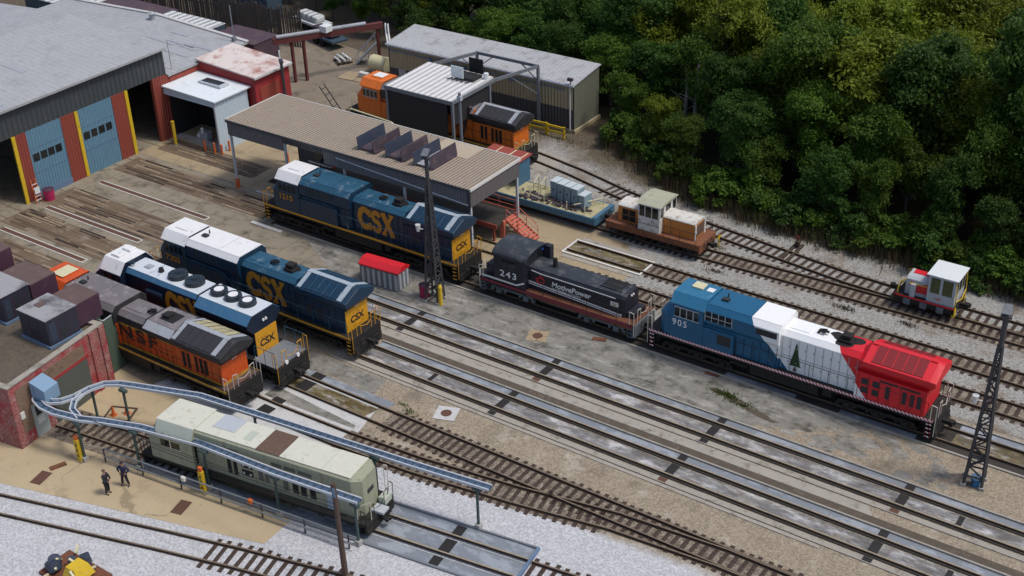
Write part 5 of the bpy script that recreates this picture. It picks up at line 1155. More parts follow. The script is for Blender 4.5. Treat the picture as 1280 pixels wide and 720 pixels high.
# vents on the roof: three open boxes of two plates each
for i, x in enumerate((13.9, 16.75, 19.6)):
    v = MB()
    y0, y1 = 1.2, 4.6
    v.box(x, x+1.75, y0+.05, y1-.3, 6.456, 6.62); vb = v.build('smoke_vent', 'ventdk', cn)
    for j, dx in enumerate((0, 1.6)):
        p = MB(); p.loft([[(x+dx-.2+q, y0-.1, 6.5+z), (x+dx-.2+q, y1-.1, 6.5+z)][::1] + [(x+dx-.2+q+.06, y1-.1, 6.5+z), (x+dx-.2+q+.06, y0-.1, 6.5+z)] for q, z in ((.2, .0), (0.05, 1.05))]); p.build('vent_plate', 'ventblue' if j == 0 else 'ventdk', vb)
    B('vent_floor', 'roofgrey' if i == 2 else 'ventdk', vb, (x+.08, x+1.55, y0+.1, y1-.4, 6.625, 6.64))
# red railed platform under the canopy
pl = thing('loading_platform', 'raised platform with red edge and railings under the beige canopy', 'platform', (-75, 73.4, 0))
B('deck', 'greasy', pl, (0, 21.4, 0, 3.0, 1.35, 1.5)); B('edge_beam', 'redpaint', pl, (0, 21.45, -.10, 0, 1.25, 1.62)); B('edge_beam', 'redpaint', pl, (0, 21.45, 3.0, 3.1, 1.3, 1.55))
mb = MB()
for i in range(8): mb.box(.3+i*2.95, .45+i*2.95, .1, .25, 0, 1.35); mb.box(.3+i*2.95, .45+i*2.95, 2.7, 2.85, 0, 1.35)
mb.build('leg', 'redpaint', pl)
B('worn_edge', 'trimwhite', pl, (10.2, 12.0, -.112, -.102, 1.4, 1.6))
mb = MB()
for i in range(5): x = 14.5+i*1.7; mb.tube((x, 2.95, 1.5), (x, 2.95, 2.5), .03, 5)
mb.path([(14.5, 2.95, 2.5), (21.3, 2.95, 2.5)], .03); mb.path([(14.5, 2.95, 2.0), (21.3, 2.95, 2.0)], .025); mb.tube((14.5, 2.9, 1.5), (14.5, 2.9, 2.8), .08, 6)
mb.build('handrail', 'salmon', pl)
B('end_beam', 'salmon', pl, (21.4, 21.55, .8, 3.05, 1.2, 1.6)); B('end_post', 'salmon', pl, (21.1, 21.5, .9, 1.1, 0, 1.3))
stx = MB()
for i in range(9): t_ = i/8; stx.box(21.5+t_*2.1, 21.78+t_*2.1, 1.25, 2.45, 1.45-t_*1.3, 1.49-t_*1.3)
st = stx.build('stair', 'salmon', pl)
mb = MB()
for y in (1.22, 2.48): mb.bar((21.45, y, 1.5), (23.8, y, .05), .05, .22); mb.path([(21.5, y, 1.5), (21.5, y, 2.5), (23.7, y, 1.05), (23.7, y, .1)], .03); mb.path([(21.5, y, 2.0), (23.7, y, .6)], .025); mb.tube((22.6, y, .8), (22.6, y, 1.8), .03, 5)
mb.build('stair_rail', 'salmon', st)
bx = thing('crate', 'red bin standing on the platform near the left end of the canopy', 'bin', (-72.3, 74.6, 1.5)); B('bin_body', 'redwall', bx, (-.5, .5, -.4, .4, 0, 1.1), bevel=.03); B('bin_rim', 'redpaint', bx, (-.54, .54, -.44, -.38, 1.1, 1.17), (-.54, .54, .38, .44, 1.1, 1.17))

# long two-tone shed
sh = thing('long_shed', 'long low shed with grey roof, tan upper wall and dark lower wall before the woods', 'shed', (-82.0, 94.9, 0))
def shed_end(x): return [(x, 0, 0), (x, 4.4, 0), (x, 4.4, 5.3), (x, 0, 4.75)]
mb = MB(); mb.box(0, 22.1, 0, .12, 2.3, 4.72); wl = mb.build('upper_wall', 'shedtan', sh); B('lower_wall', 'sheddk', sh, (0, 22.1, -.03, .1, .35, 2.3))
mb = MB(); mb.loft([shed_end(22.0), shed_end(22.12)]); mb.build('end_wall', 'shedend', sh); mb = MB(); mb.loft([shed_end(-.02), shed_end(.1)]); mb.build('end_wall', 'shedend', sh); B('rear_wall', 'shedtan', sh, (.1, 22, 4.28, 4.4, 0, 5.2))
mb = MB(); mb.loft([[(x, -.18, 4.74), (x, 4.55, 5.34), (x, 4.55, 5.44), (x, -.18, 4.86)] for x in (-.15, 22.25)]); rf = mb.build('roof', 'shedroof', sh)
B('gutter', 'galv', rf, (-.15, 22.25, -.30, -.18, 4.66, 4.82)); mb = MB(); mb.box(22.13, 22.27, -.2, 4.5, 4.6, 4.75); B('base', 'shedtan', sh, (-.05, 22.3, -.12, 4.5, 0, .34))
mb = MB(); mb.tube((21.75, -.14, .3), (21.75, -.14, 4.6), .07, 8); mb.build('downpipe', 'trimwhite', sh)
mb = MB(); mb.path([(0, -.08, 4.2), (9, -.08, 4.15), (21, -.08, 4.2)], .05); [mb.box(x, x+.35, -.2, -.03, 3.9, 4.25) for x in (5.2, 9.4, 15.0)]; mb.build('conduit', 'steelblue', sh)
B('door', 'paledoor', sh, (1.2, 2.1, -.06, -.035, .4, 2.35)); B('door', 'sheddk', sh, (7.5, 8.4, -.055, -.035, .35, 2.3))
mb = MB(); mb.tube((21.8, -.1, 4.85), (21.8, -.1, 5.3), .05, 6); mb.box(21.55, 22.05, -.35, -.05, 5.25, 5.5); mb.build('flood_lamp', 'ventdk', sh)
# yellow barrier in front of the shed
for i, (x, y, rz, lab) in enumerate(((-66.2, 94.0, R(-4), 'long low yellow barrier by the dark lower wall of the long shed'), (-63.0, 93.4, R(2), 'taller yellow barrier frame near the shed corner'), (-60.9, 93.3, R(0), 'yellow barrier frame nearest the downpipe of the shed'))):
    b = thing('barrier', lab, 'barrier', (x, y, 0), rz)
    B('rail', 'yellow', b, (-1.0, 1.0, -.06, .06, .95, 1.15), (-1.0, 1.0, -.06, .06, .45, .62)); B('upright', 'yellow', b, (-1.0, -.84, -.08, .08, 0, 1.2)); B('upright', 'yellow', b, (.84, 1.0, -.08, .08, 0, 1.2))
for i, x in enumerate((-70.6, -69.2, -67.4)):
    p = thing('bollard', ('left', 'middle', 'right')[i]+' one of three thin yellow bollards before the long shed', 'bollard', (x, 93.9, 0)); mb = MB(); mb.tube((0, 0, 0), (0, 0, 1.3), .09, 10); mb.tube((0, 0, 1.3), (0, 0, 1.36), (.09, .04), 10); mb.build('post', 'yellow', p); B('base_plate', 'steelgrey', p, (-.15, .15, -.15, .15, 0, .03))

# steel canopy with open frame
sc_ = thing('steel_canopy', 'steel framed canopy with white ribbed roof and dark hanging curtain walls', 'canopy', (-72.6, 83.2, 0))
mb = MB(); mb.loft([[(0, 0, 6.05), (0, 6.3, 6.25), (0, 6.3, 6.38), (0, 0, 6.18)], [(7.5, 0, 6.05), (7.5, 6.3, 6.25), (7.5, 6.3, 6.38), (7.5, 0, 6.18)]]); rf = mb.build('roof', 'steelroof', sc_)
mb = MB(); mb.box(-.05, 7.55, -.12, 0, 5.85, 6.2); mb.box(7.5, 7.62, -.1, 6.3, 5.9, 6.2); mb.box(-.1, 0, -.1, 6.3, 5.9, 6.2); mb.bar((7.5, 6.2, 6.05), (9.0, 11.3, 6.05), .14, .3); mb.bar((.1, 6.2, 6.05), (2.0, 11.3, 6.05), .14, .3); mb.box(1.9, 9.1, 11.25, 11.4, 5.92, 6.2); mb.build('frame_beam', 'steelgrey', sc_)
for x in (.1, 7.5):
    for y in (0.05, 5.6): B('post', 'steelgrey', sc_, (x-.11, x+.11, y-.11, y+.11, 0, 5.9))
for x in (2.0, 9.0): B('post', 'steelgrey', sc_, (x-.12, x+.12, 11.2, 11.44, 0, 5.92))
for p, q in (((8.0, 8.0, 6.0), (8.95, 11.2, 3.4)), ((3.9, 11.3, 6.0), (2.0, 11.3, 4.6)), ((7.1, 11.3, 6.0), (9.0, 11.3, 4.6)), ((1.4, 9.6, 6.0), (2.0, 11.2, 4.4))): mb = MB(); mb.bar(p, q, .09, .09); mb.build('brace', 'steelgrey', sc_)
B('curtain_wall', 'curtain', sc_, (.15, 6.9, .02, .10, 1.7, 6.0)); B('curtain_wall', 'curtain', sc_, (.0, .08, .2, 1.6, 2.4, 6.0)); B('curtain_wall', 'curtain', sc_, (7.4, 7.46, .2, 5.5, 3.8, 6.0))
B('roof_vent', 'curtain', rf, (4.6, 6.7, 4.3, 5.7, 6.42, 6.62)); B('vent_lid', 'palegrey', rf, (4.3, 5.65, 4.2, 4.28, 6.5, 7.55)); B('vent_lid', 'dark', rf, (5.2, 6.75, 5.75, 5.83, 6.62, 8.0)); mb = MB()
for i in range(5): mb.bar((4.5+i*.5, 4.2, 6.45), (4.2+i*.5, 3.7, 6.42), .1, .06)
mb.build('vent_bracket', 'dark', rf); mb = MB(); mb.tube((7.2, 5.6, 6.35), (7.2, 5.6, 6.9), (.28, .22), 12); mb.build('cowl', 'palegrey', rf)
dt = thing('duct', 'leaning dark duct beside the rear half of the orange locomotive under the steel canopy', 'duct', (-65.4, 85.6, 0)); mb = MB(); mb.bar((-.9, 0, .4), (.5, 0, 4.9), .35, .25); mb.build('duct_pipe', 'ventdk', dt); mb = MB(); mb.bar((-.95, -.5, .4), (.3, -.5, 4.4), .08, .08); mb.build('duct_stay', 'wood', dt)
ub = thing('utility_pole', 'tall wooden pole with a cable beside the steel canopy roof corner', 'pole', (-63.6, 82.4, 0)); mb = MB(); mb.tube((0, 0, 0), (0, 0, 7.6), (.16, .12), 10); mb.build('pole_shaft', 'steelgrey', ub); mb = MB(); mb.box(-.2, .2, -.15, .15, 6.9, 7.3); mb.build('pole_box', 'galv', ub)
mb = MB(); mb.path([(-76.0, 81.5, 3.0), (-75.5, 81.5, 3.9), (-70.3, 81.0, 3.9), (-66.5, 79.6, 2.9), (-64.0, 78.4, 2.7)], .07, 6); cb = thing('cable_tray', 'thin pale cable tray slung beside the far orange locomotive', 'cable tray', (0, 0, 0)); mb.build('tray', 'cream', cb); mb = MB(); [mb.tube((x, y, 0), (x, y, z), .05, 6) for x, y, z in ((-76, 81.5, 3), (-70.3, 81.0, 3.9), (-66.5, 79.6, 2.9), (-64, 78.4, 2.7))]; mb.build('tray_post', 'yellow', cb)

# big locomotive shop at the left
sp_ = thing('engine_shop', 'large locomotive shop with light ribbed metal roof at the left edge', 'building', (-92.0, 40, 0))
mb = MB(); mb.box(-26, 0, 0, .3, 0, 8.6); mb.box(-26, -.3, 44.7, 45.0, 0, 6.0); mb.build('side_wall', 'shopred', sp_)
B('pier', 'shopred', sp_, *[(-.3, .05, y0, y1, 0, 6.2) for y0, y1 in ((0, 9.5), (17.8, 19.0), (22.6, 24.4), (28.2, 30.0), (33.0, 34.6))]); B('front_wall', 'shopdk', sp_, (-.25, 0, 0, 34.6, 6.2, 8.6)); B('front_wall', 'shopred', sp_, (-.3, .05, 34.6, 45, 0, 6.0))
for y in (17.9, 24.4, 30.0): B('door_jamb', 'yellow', sp_, (.0, .14, y-.34, y, 0, 6.2)); 
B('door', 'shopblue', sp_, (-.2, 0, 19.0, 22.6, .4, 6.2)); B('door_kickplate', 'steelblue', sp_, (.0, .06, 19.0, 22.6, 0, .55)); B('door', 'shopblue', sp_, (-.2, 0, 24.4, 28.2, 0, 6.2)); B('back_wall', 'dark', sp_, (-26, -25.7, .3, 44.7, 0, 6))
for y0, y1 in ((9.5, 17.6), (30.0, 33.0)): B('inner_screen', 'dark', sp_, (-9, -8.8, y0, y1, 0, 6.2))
mb = MB(); mb.loft([[(x, -.3, z), (x, 34.8, z), (x, 34.8, z+.2), (x, -.3, z+.2)] for x, z in ((.4, 8.6), (-13, 9.6), (-27, 8.6))]); mb.build('roof', 'shoproof', sp_)
mb = MB(); mb.loft([[(x, 34.85, z), (x, 45.2, z), (x, 45.2, z+.2), (x, 34.85, z+.2)] for x, z in ((.2, 5.9), (-13, 6.5), (-27, 5.9))]); rf = mb.build('roof', 'shoproof', sp_)
pr_ = random.Random(6)
for i in range(16):
    y = pr_.choice([pr_.uniform(0, 33), pr_.uniform(35.2, 44.2)]); zz = (8.6, 9.6) if y < 34 else (5.9, 6.5); f_ = pr_.uniform(.0, .6); e_ = f_+pr_.uniform(.15, .4)
    q_ = lambda f: (.3-13.2*f, zz[0]+.2+(zz[1]-zz[0])*f+.012)
    mb = MB(); mb.loft([[(q_(f)[0], y, q_(f)[1]), (q_(f)[0], y+.6, q_(f)[1]), (q_(f)[0], y+.6, q_(f)[1]+.02), (q_(f)[0], y, q_(f)[1]+.02)] for f in (f_, e_)]); mb.build('roof_sheet', 'roofgrey', rf)
for y0, y1 in ((19.0, 22.6), (24.4, 28.2)):
    B('door_window', 'glass', sp_, *[(-.01, .02, y0+.25+i*(y1-y0-.5)/4, y0+.25+i*(y1-y0-.5)/4+.65, 3.3, 4.0) for i in range(4)]); B('door_seam', 'steelblue', sp_, (.0, .025, y0, y1, 2.3, 2.36), (.0, .025, y0, y1, 4.5, 4.56))
B('step_wall', 'shopdk', sp_, (-26, -.1, 34.6, 34.85, 5.5, 8.6)); B('front_band', 'redpaint', sp_, (.06, .12, 35.0, 40.6, 5.35, 5.75))
mb = MB(); mb.loft([[(x, 45.0, z), (x, 45.4, z), (x, 45.4, z+.12), (x, 45.0, z+.12)] for x, z in ((.2, 6.12), (-13, 6.72), (-27, 6.12))]); mb.build('roof_edge', 'conclight', rf)
mb = MB(); mb.tube((-12, 44, 6.6), (-12, 44, 7.3), .3, 12); mb.tube((-12, 44, 7.3), (-12, 44, 7.5), (.45, .1), 12); mb.build('roof_ventilator', 'roofgrey', rf)
mb = MB(); mb.tube((-.6, 36.0, 6.1), (-.6, 36.0, 9.0), .03, 5); mb.tube((-1, 44.6, 6.1), (-1, 44.6, 9.8), .06, 6); mb.box(-1.15, -.85, 44.4, 44.8, 6.1, 6.6); mb.build('mast', 'steelgrey', rf)
ld = thing('step_ladder', 'orange folding step ladder leaning by the yellow door jamb', 'ladder', (-91.5, 58.4, 0)); mb = MB(); 
for y in (-.3, .3): mb.bar((0.3, y, 0), (0, y*.7, 2.2), .07, .05)
mb.build('side_rail', 'orange', ld); mb = MB(); [mb.bar((.27-i*.05, -.28, .3+i*.35), (.27-i*.05, .28, .3+i*.35), .06, .04) for i in range(5)]; mb.build('rung', 'palegrey', ld); B('notice', 'palegrey', ld, (.30, .32, -.25, .25, .9, 1.5))
def bin_(x, y, lab, m, h=1.0, r_=.42):
    b = thing('waste_bin', lab, 'bin', (x, y, 0)); mb = MB(); mb.tube((0, 0, 0), (0, 0, h), (r_*.85, r_), 16); mb.build('bin_body', m, b); mb = MB(); mb.tube((0, 0, h), (0, 0, h+.08), (r_*1.06, r_*.7), 16); mb.build('bin_lid', 'unitpur', b)
bin_(-91.0, 59.3, 'magenta bin at the foot of the ladder by the shop doors', 'magenta', 1.0, .5)
bin_(-53.35, 63.7, 'magenta drum at the foot of the middle light tower', 'magenta', 1.05, .38)

# white lean-to shed
ws = thing('white_shed', 'pale blue white shed with open side and skylight on its flat roof', 'shed', (-92, 74.1, 0))
B('end_wall', 'wshed', ws, (6.55, 6.7, .1, 4.2, 0, 5.0)); B('side_wall', 'wshed', ws, (0, 6.5, 4.2, 4.35, 0, 5.0)); B('inner_wall', 'dark', ws, (.12, 6.5, 3.9, 4.1, 0, 4.6)); B('inner_wall', 'curtain', ws, (.06, .1, .6, 4.15, 0, 4.7)); B('corner_post', 'galv', ws, (6.55, 6.72, 0, .1, 0, 5.0)); B('lintel', 'wshed', ws, (0, 6.55, 0, .12, 4.45, 5.0))
mb = MB(); mb.loft([[(-.05, -.15, 5.15), (6.95, -.15, 4.98), (6.95, -.15, 5.1), (-.05, -.15, 5.3)], [(-.05, 4.5, 5.15), (6.95, 4.5, 4.98), (6.95, 4.5, 5.1), (-.05, 4.5, 5.3)]]); rf = mb.build('roof', 'wshedroof', ws)
B('skylight', 'galv', rf, (2.3, 5.2, 2.3, 3.5, 5.15, 5.42), bevel=.05); B('skylight_pane', 'glass', rf, (2.6, 4.9, 2.5, 3.3, 5.42, 5.46)); mb = MB(); mb.bar((6.5, .05, 4.4), (5.7, .05, 4.95), .08, .08); mb.build('brace', 'galv', ws)
mb = MB(); mb.box(.4, 6.2, .3, 1.0, 0, .25); mb.build('threshold', 'concrete', ws)
eq = thing('machine', 'small pale machine standing in the dark mouth of the white shed', 'machine', (-88.6, 75.4, 0)); B('machine_body', 'roofgrey', eq, (-.6, .6, -.4, .4, .1, 1.0), bevel=.1); mb = MB(); mb.tube((.2, -.45, 1.0), (.2, -.45, 1.5), .15, 10); mb.tube((-.4, -.45, .6), (-.4, -.5, .6), .2, 10); mb.build('machine_gauge', 'palegrey', eq)
for i, (x, y) in enumerate(((-86.9, 73.7), (-85.7, 73.75), (-84.9, 73.9), (-84.95, 74.9))):
    p = thing('bollard', ('leftmost', 'second from left', 'third from left', 'rightmost')[i]+' of the orange posts guarding the white shed corner', 'bollard', (x, y, 0), 0, 'orange posts at the white shed'); mb = MB(); mb.tube((0, 0, 0), (0, 0, 1.0), .1, 10); mb.build('post', 'orange', p); mb = MB(); mb.tube((0, 0, 1.0), (0, 0, 1.07), (.1, .04), 10); mb.build('cap', 'orange', p)
jb = thing('bollard', 'stout yellow post at the dark left end of the white shed opening', 'bollard', (-90.3, 73.2, 0)); mb = MB(); mb.tube((0, 0, 0), (0, 0, 2.4), .16, 12); mb.build('post', 'yellow', jb); B('base_plate', 'steelgrey', jb, (-.3, .3, -.3, .3, 0, .04))
# red shed
rs = thing('red_shed', 'deep red shed with flaking white roof behind the white shed', 'shed', (-92, 78.7, 0))
mb = MB(); mb.box(.02, 7.4, 0, .15, 0, 5.9); mb.box(7.25, 7.4, .15, 4.6, 0, 5.9); mb.box(.02, 7.25, 4.45, 4.6, 0, 5.9); mb.build('wall', 'redwall', rs)
mb = MB(); mb.loft([[(-.05, -.2, 6.35), (7.65, -.2, 5.92), (7.65, -.2, 6.04), (-.05, -.2, 6.5)], [(-.05, 4.8, 6.35), (7.65, 4.8, 5.92), (7.65, 4.8, 6.04), (-.05, 4.8, 6.5)]]); rf = mb.build('roof', 'redroof', rs)
mb = MB(); mb.loft([[(.02, 0, 5.9), (7.3, 0, 5.9), (.02, 0, 6.34)], [(.02, .15, 5.9), (7.3, .15, 5.9), (.02, .15, 6.34)]]); mb.build('wall', 'redwall', rs)
B('gutter', 'conclight', rf, (7.65, 7.75, -.2, 4.8, 5.85, 6.02)); B('large_door', 'redpaint', rs, (7.41, 7.45, .6, 3.0, 0, 4.8)); mb = MB(); mb.tube((7.6, 3.4, 0), (7.6, 3.4, 7.6), .07, 6); mb.build('mast', 'palegrey', rs)
for i, x in enumerate((-83.6, -83.2)):
    p = tag(B('gas_cylinder', 'pipe', None, (0, .1, 0, .1, 0, .1)), ('left', 'right')[i]+' one of two dark vertical stacks between the red shed and the canopy', 'stack'); mb = MB(); mb.tube((0, 0, 0), (0, 0, 6.9), .13, 10); mb.tube((0, 0, 6.9), (0, 0, 7.1), .2, 10); me_ = mb.build('tmp', 'pipe'); p.data = me_.data; bpy.data.objects.remove(me_); p.name = 'exhaust_pipe'; p.location = (x, 81.4-i*.35, 0)

# brick building at the lower left
A8 = R(8)
bk = thing('brick_building', 'low red and brown brick building with flat dirty roof at the left edge', 'building', (-63.15, 35.3, 0), A8)
H_ = 4.55
mb = MB(); mb.box(-.35, 0, .35, 8.4, 0, H_); mb.box(-16, 0, 0, .35, 0, H_); mb.box(-16, -.35, 8.05, 8.4, 0, H_); wl = mb.build('wall', 'brick', bk)
B('brick_panel', 'brickpanel', wl, (.0, .03, .5, 1.5, .9, 4.1), (.0, .03, 1.5, 6.4, 3.15, 4.1)); B('roof', 'flatroof', bk, (-16, -.3, .3, 8.1, H_-.35, H_-.15))
B('parapet_cap', 'kerb', wl, (-.38, .05, -.05, 8.45, H_, H_+.07), (-16, -.38, -.05, .38, H_, H_+.07), (-16, -.38, 8.02, 8.45, H_, H_+.07))
B('roller_door', 'grndoor', bk, (.0, .05, 3.1, 6.5, 0, 3.0)); B('door_lintel', 'redwall', bk, (.0, .06, 2.9, 6.7, 3.0, 3.2)); dr = B('door', 'paledoor', bk, (.0, .06, 1.35, 2.45, 0, 2.5)); B('door_window', 'glass', dr, (.06, .07, 1.6, 2.2, 1.55, 2.3)); B('notice', 'trimwhite', dr, (.06, .07, 1.6, 2.2, .9, 1.4))
B('pilaster', 'brick', bk, (.0, .12, 7.0, 7.4, 0, H_-.05), (.0, .12, 7.9, 8.4, 0, H_-.05)); B('sign_box', 'trimwhite', wl, (.0, .1, .45, .75, 2.0, 2.5))
def unit(lab, x0, x1, y0, y1, zt, zb=4.45, ext=None, m='unitdk', top='unittop'):
    u_ = thing('rooftop_unit', lab, 'ventilation unit', (0, 0, 0))
    B('casing', m, u_, (x0, x1, y0, y1, zb+.1, zt), bevel=.03); B('top_panel', top, u_, (x0-.05, x1+.05, y0-.05, y1+.05, zt, zt+.05)); B('panel_seam', 'unitpur', u_, (x1, x1+.015, y0+.75, y0+.80, zb+.12, zt-.02), (x1, x1+.015, y1-.8, y1-.75, zb+.12, zt-.02), (x0+.9, x0+.95, y0-.015, y0, zb+.12, zt-.02), (x1-.95, x1-.9, y0-.015, y0, zb+.12, zt-.02)); B('louver', 'seamdark', u_, (x1, x1+.02, y0+.95, y1-.95, zb+.5, zb+1.1), (x0+1.05, x1-1.05, y0-.02, y0, zb+.4, zb+.9)); B('access_panel', 'ventblue', u_, (x1, x1+.025, y0+.15, y0+.65, zb+.3, zt-.3)); B('roof_plate', 'unitbrn', u_, (x0+.5, x0+1.1, y0+.9, y0+1.5, zt+.05, zt+.09)); B('curb', 'steelblue', u_, (x0-.1, x1+.1, y0-.1, y1+.1, zb-.08, zb+.12))
    if ext: B('duct', 'unitpur', u_, ext, bevel=.02); B('duct_top', 'unitbrn', u_, (ext[0], ext[1], ext[2], ext[3], ext[5], ext[5]+.05))
unit('dark rooftop unit with patchy grey top in the middle of the brick building roof', -67.6, -64.8, 39.9, 42.3, 6.45, ext=(-67.5, -65.1, 42.42, 44.4, 4.6, 6.25))
unit('dark rooftop unit with pale top at the left picture edge on the brick building', -73.2, -69.75, 40.2, 42.4, 6.45, ext=(-73, -69.8, 42.52, 44.6, 4.6, 6.25))
u_ = thing('rooftop_unit', 'purple brown duct box farthest left behind the pale topped unit', 'ventilation unit', (0, 0, 0)); B('casing', 'unitpur', u_, (-77.6, -74.4, 42.2, 44.6, 4.5, 6.9), bevel=.03); B('top_panel', 'unitbrn', u_, (-77.6, -74.4, 42.2, 44.6, 6.9, 6.95))
gb = thing('open_bin', 'tall narrow green grey open topped bin at the corner of the brick building', 'bin', (-65.7, 44.7, 0), A8)
B('panel', 'greybox', gb, (.55, .65, -.6, .6, 0, 4.2)); B('panel', 'greybox', gb, (-.65, -.55, -.6, .6, 0, 4.2)); B('panel', 'greybox', gb, (-.55, .55, -.6, -.5, 0, 4.2)); B('panel', 'greybox', gb, (-.55, .55, .5, .6, 0, 4.2)); B('inner_floor', 'greybox', gb, (-.55, .55, -.5, .5, 3.4, 3.45)); mb = MB(); mb.path([(.62, -.62, 4.22), (.62, .62, 4.22), (-.62, .62, 4.22), (-.62, -.62, 4.22), (.62, -.62, 4.22)], .04, 4); mb.build('rim', 'galv', gb)

# overhead conveyor loop
cv = thing('overhead_conveyor', 'blue grey overhead conveyor track looping from the brick wall around the olive locomotive', 'conveyor', (0, 0, 0))
near_ = [(-63.3, 37.3), (-62.7, 36.75), (-61.8, 36.5), (-60.7, 36.5), (-58.7, 36.95), (-57.6, 37.45), (-55.0, 38.35), (-50.77, 39.2), (-45, 39.62), (-39.4, 40.3)]
far_ = [(-63.1, 37.5), (-62.5, 37.15), (-61.8, 37.1), (-61.3, 37.5), (-60.95, 38.3), (-60.85, 39.4), (-60.5, 40.25), (-59.7, 40.8), (-58.6, 41.2), (-54.4, 42.62), (-45.4, 43.7), (-39.5, 44.4), (-34.0, 45.15)]
curve_ = [(-60.85, 38.9), (-60.6, 38.0), (-60.0, 37.35), (-58.9, 37.0)]
def tray(pts, w_=.44, z=3.0, nm='conveyor_track'):
    # resample
    P = [Vector(p) for p in pts]; q = []
    for a_, b_ in zip(P, P[1:]):
        n_ = max(1, int((b_-a_).length/.5))
        for i in range(n_): q.append(tuple(a_+(b_-a_)*i/n_))
    q.append(tuple(P[-1]))
    mb = MB()
    for d in (w_/2, -w_/2):
        o_ = offset(q, d)
        for a_, b_ in zip(o_, o_[1:]): mb.bar((*a_, z+.1), (*b_, z+.1), .08, .16, 1)
    lo = offset(q, w_/2-.02); ro = offset(q, -w_/2+.02)
    for i in range(len(q)-1):
        mb.loft([[(*lo[i], z), (*ro[i], z), (*ro[i], z+.04), (*lo[i], z+.04)], [(*lo[i+1], z), (*ro[i+1], z), (*ro[i+1], z+.04), (*lo[i+1], z+.04)]], 0)
    for i in range(0, len(q), 1): mb.bar((*lo[i], z+.07), (*ro[i], z+.07), .07, .05, 2)
    return mb.build(nm, ['trayblue', 'galv', 'contblue'], cv)
tray(near_); tray(far_, z=2.995); tray(curve_, .3, 2.99)
for x, y in ((-58.85, 36.7), (-59.2, 40.6), (-61.15, 39.7), (-55.3, 38.0), (-50.3, 38.95), (-45.05, 39.45), (-39.6, 40.1), (-50.3, 43.2), (-41.4, 43.95), (-34.75, 44.9)):
    mb = MB(); mb.box(x-.06, x+.06, y-.06, y+.06, .35, 2.98); p = mb.build('post', 'postgreen', cv); B('footing', 'concrete', p, (x-.17, x+.17, y-.17, y+.17, 0, .35), bevel=.02); B('bracket', 'postgreen', p, (x-.3, x+.3, y-.12, y+.12, 2.78, 2.96))
hb = thing('hoist_housing', 'light blue hoist box at the brick wall where the conveyor starts', 'hoist', (-63.2, 37.35, 0), A8); mb = MB(); mb.loft([[(.02, -.6, 2.9), (.02, .6, 2.9), (.02, .6, 4.3), (.02, -.6, 4.3)], [(1.2, -.6, 2.9), (1.2, .6, 2.9), (1.2, .6, 3.9), (1.2, -.6, 3.9)]]); mb.build('housing', 'bluebox', hb, bevel=.03); B('cover_seam', 'steelblue', hb, (.3, .34, -.61, .61, 2.9, 4.15))
# pipes along the olive locomotive's track
pp = thing('pipe_run', 'dark low pipes on short stands along the near side of the olive locomotive', 'pipes', (0, 0, 0))
for d, z in ((-2.15, .95), (-2.3, .5)):
    mb = MB(); p, q = kpt(2, d), kpt(20.5, d-.3); mb.tube((*p, z), (*q, z), .05, 6); mb.build('pipe', 'steelgrey', pp)
for s_ in range(2, 21, 3): mb = MB(); p = kpt(s_, -2.2-.3*s_/20); mb.tube((*p, 0), (*p, 1.0), .05, 6); mb.build('stand', 'pipe', pp)
for s_, m_, lab in ((8.3, 'trimwhite', 'white box'), (13.2, 'orange', 'orange valve')): p = kpt(s_, -2.35); o = B('valve', m_, pp, (p[0]-.15, p[0]+.15, p[1]-.1, p[1]+.1, .75, 1.05), bevel=.03)
# ------------------------------------------------------------------ lattice light towers
def tower(lab, x, y, h=11.7, extra=None):
    t = thing('light_tower', lab, 'light tower', (x, y, 0), R(8))
    mb = MB(); w0, w1 = .52, .10; n = 13
    wz = lambda z: w0+(w1-w0)*min(1, z/(h*.82))
    for sx_, sy_ in ((-1, -1), (1, -1), (1, 1), (-1, 1)):
        mb.bar((sx_*w0, sy_*w0, 0), (sx_*w1, sy_*w1, h*.82), .13, .13); 
    for i in range(n):
        za, zb_ = h*.82*i/n, h*.82*(i+1)/n; a_, b_ = wz(za), wz(zb_)
        c4 = ((-1, -1), (1, -1), (1, 1), (-1, 1))
        for j in range(4):
            p, q = c4[j], c4[(j+1) % 4]
            if i % 2: p, q = q, p
            mb.bar((p[0]*a_, p[1]*a_, za), (q[0]*b_, q[1]*b_, zb_), .07, .07); mb.bar((p[0]*b_, p[1]*b_, zb_), (q[0]*b_, q[1]*b_, zb_), .06, .06)
    mb.build('lattice', 'pipe', t)
    mb = MB(); mb.tube((0, 0, h*.80), (0, 0, h), .15, 10); mb.build('mast', 'pipe', t)
    lp = B('lamp', 'pipe', t, (-.3, .3, -.2, .2, h-.25, h-.12), bevel=.02); 
    for d in (0,): mb = MB(); mb.loft([[(d-.25, -.35, h+.12), (d+.25, -.35, h+.12), (d+.25, .1, h+.45), (d-.25, .1, h+.45)], [(d-.2, -.1, h+.1), (d+.2, -.1, h+.1), (d+.2, .3, h+.4), (d-.2, .3, h+.4)]]); mb.build('lamp_head', 'steelgrey', lp)
    for sx_, sy_ in ((-1, -1), (1, -1), (1, 1), (-1, 1)): B('footing', 'concrete', t, (sx_*w0-.15, sx_*w0+.15, sy_*w0-.15, sy_*w0+.15, 0, .18))
    mb = MB(); mb.tube((-.35, -.5, h*.52), (-.75, -.5, h*.52), .04, 6); mb.tube((-.75, -.5, h*.50), (-.75, -.5, h*.545), (.12, .2), 12); mb.build('side_lamp', 'trimwhite', t)
    return t
tower('dark lattice light tower at the right, beyond the tail of the tricolour locomotive', -12.66, 64.12)
tower('dark lattice light tower in the middle, before the canopy', -52.36, 63.72)
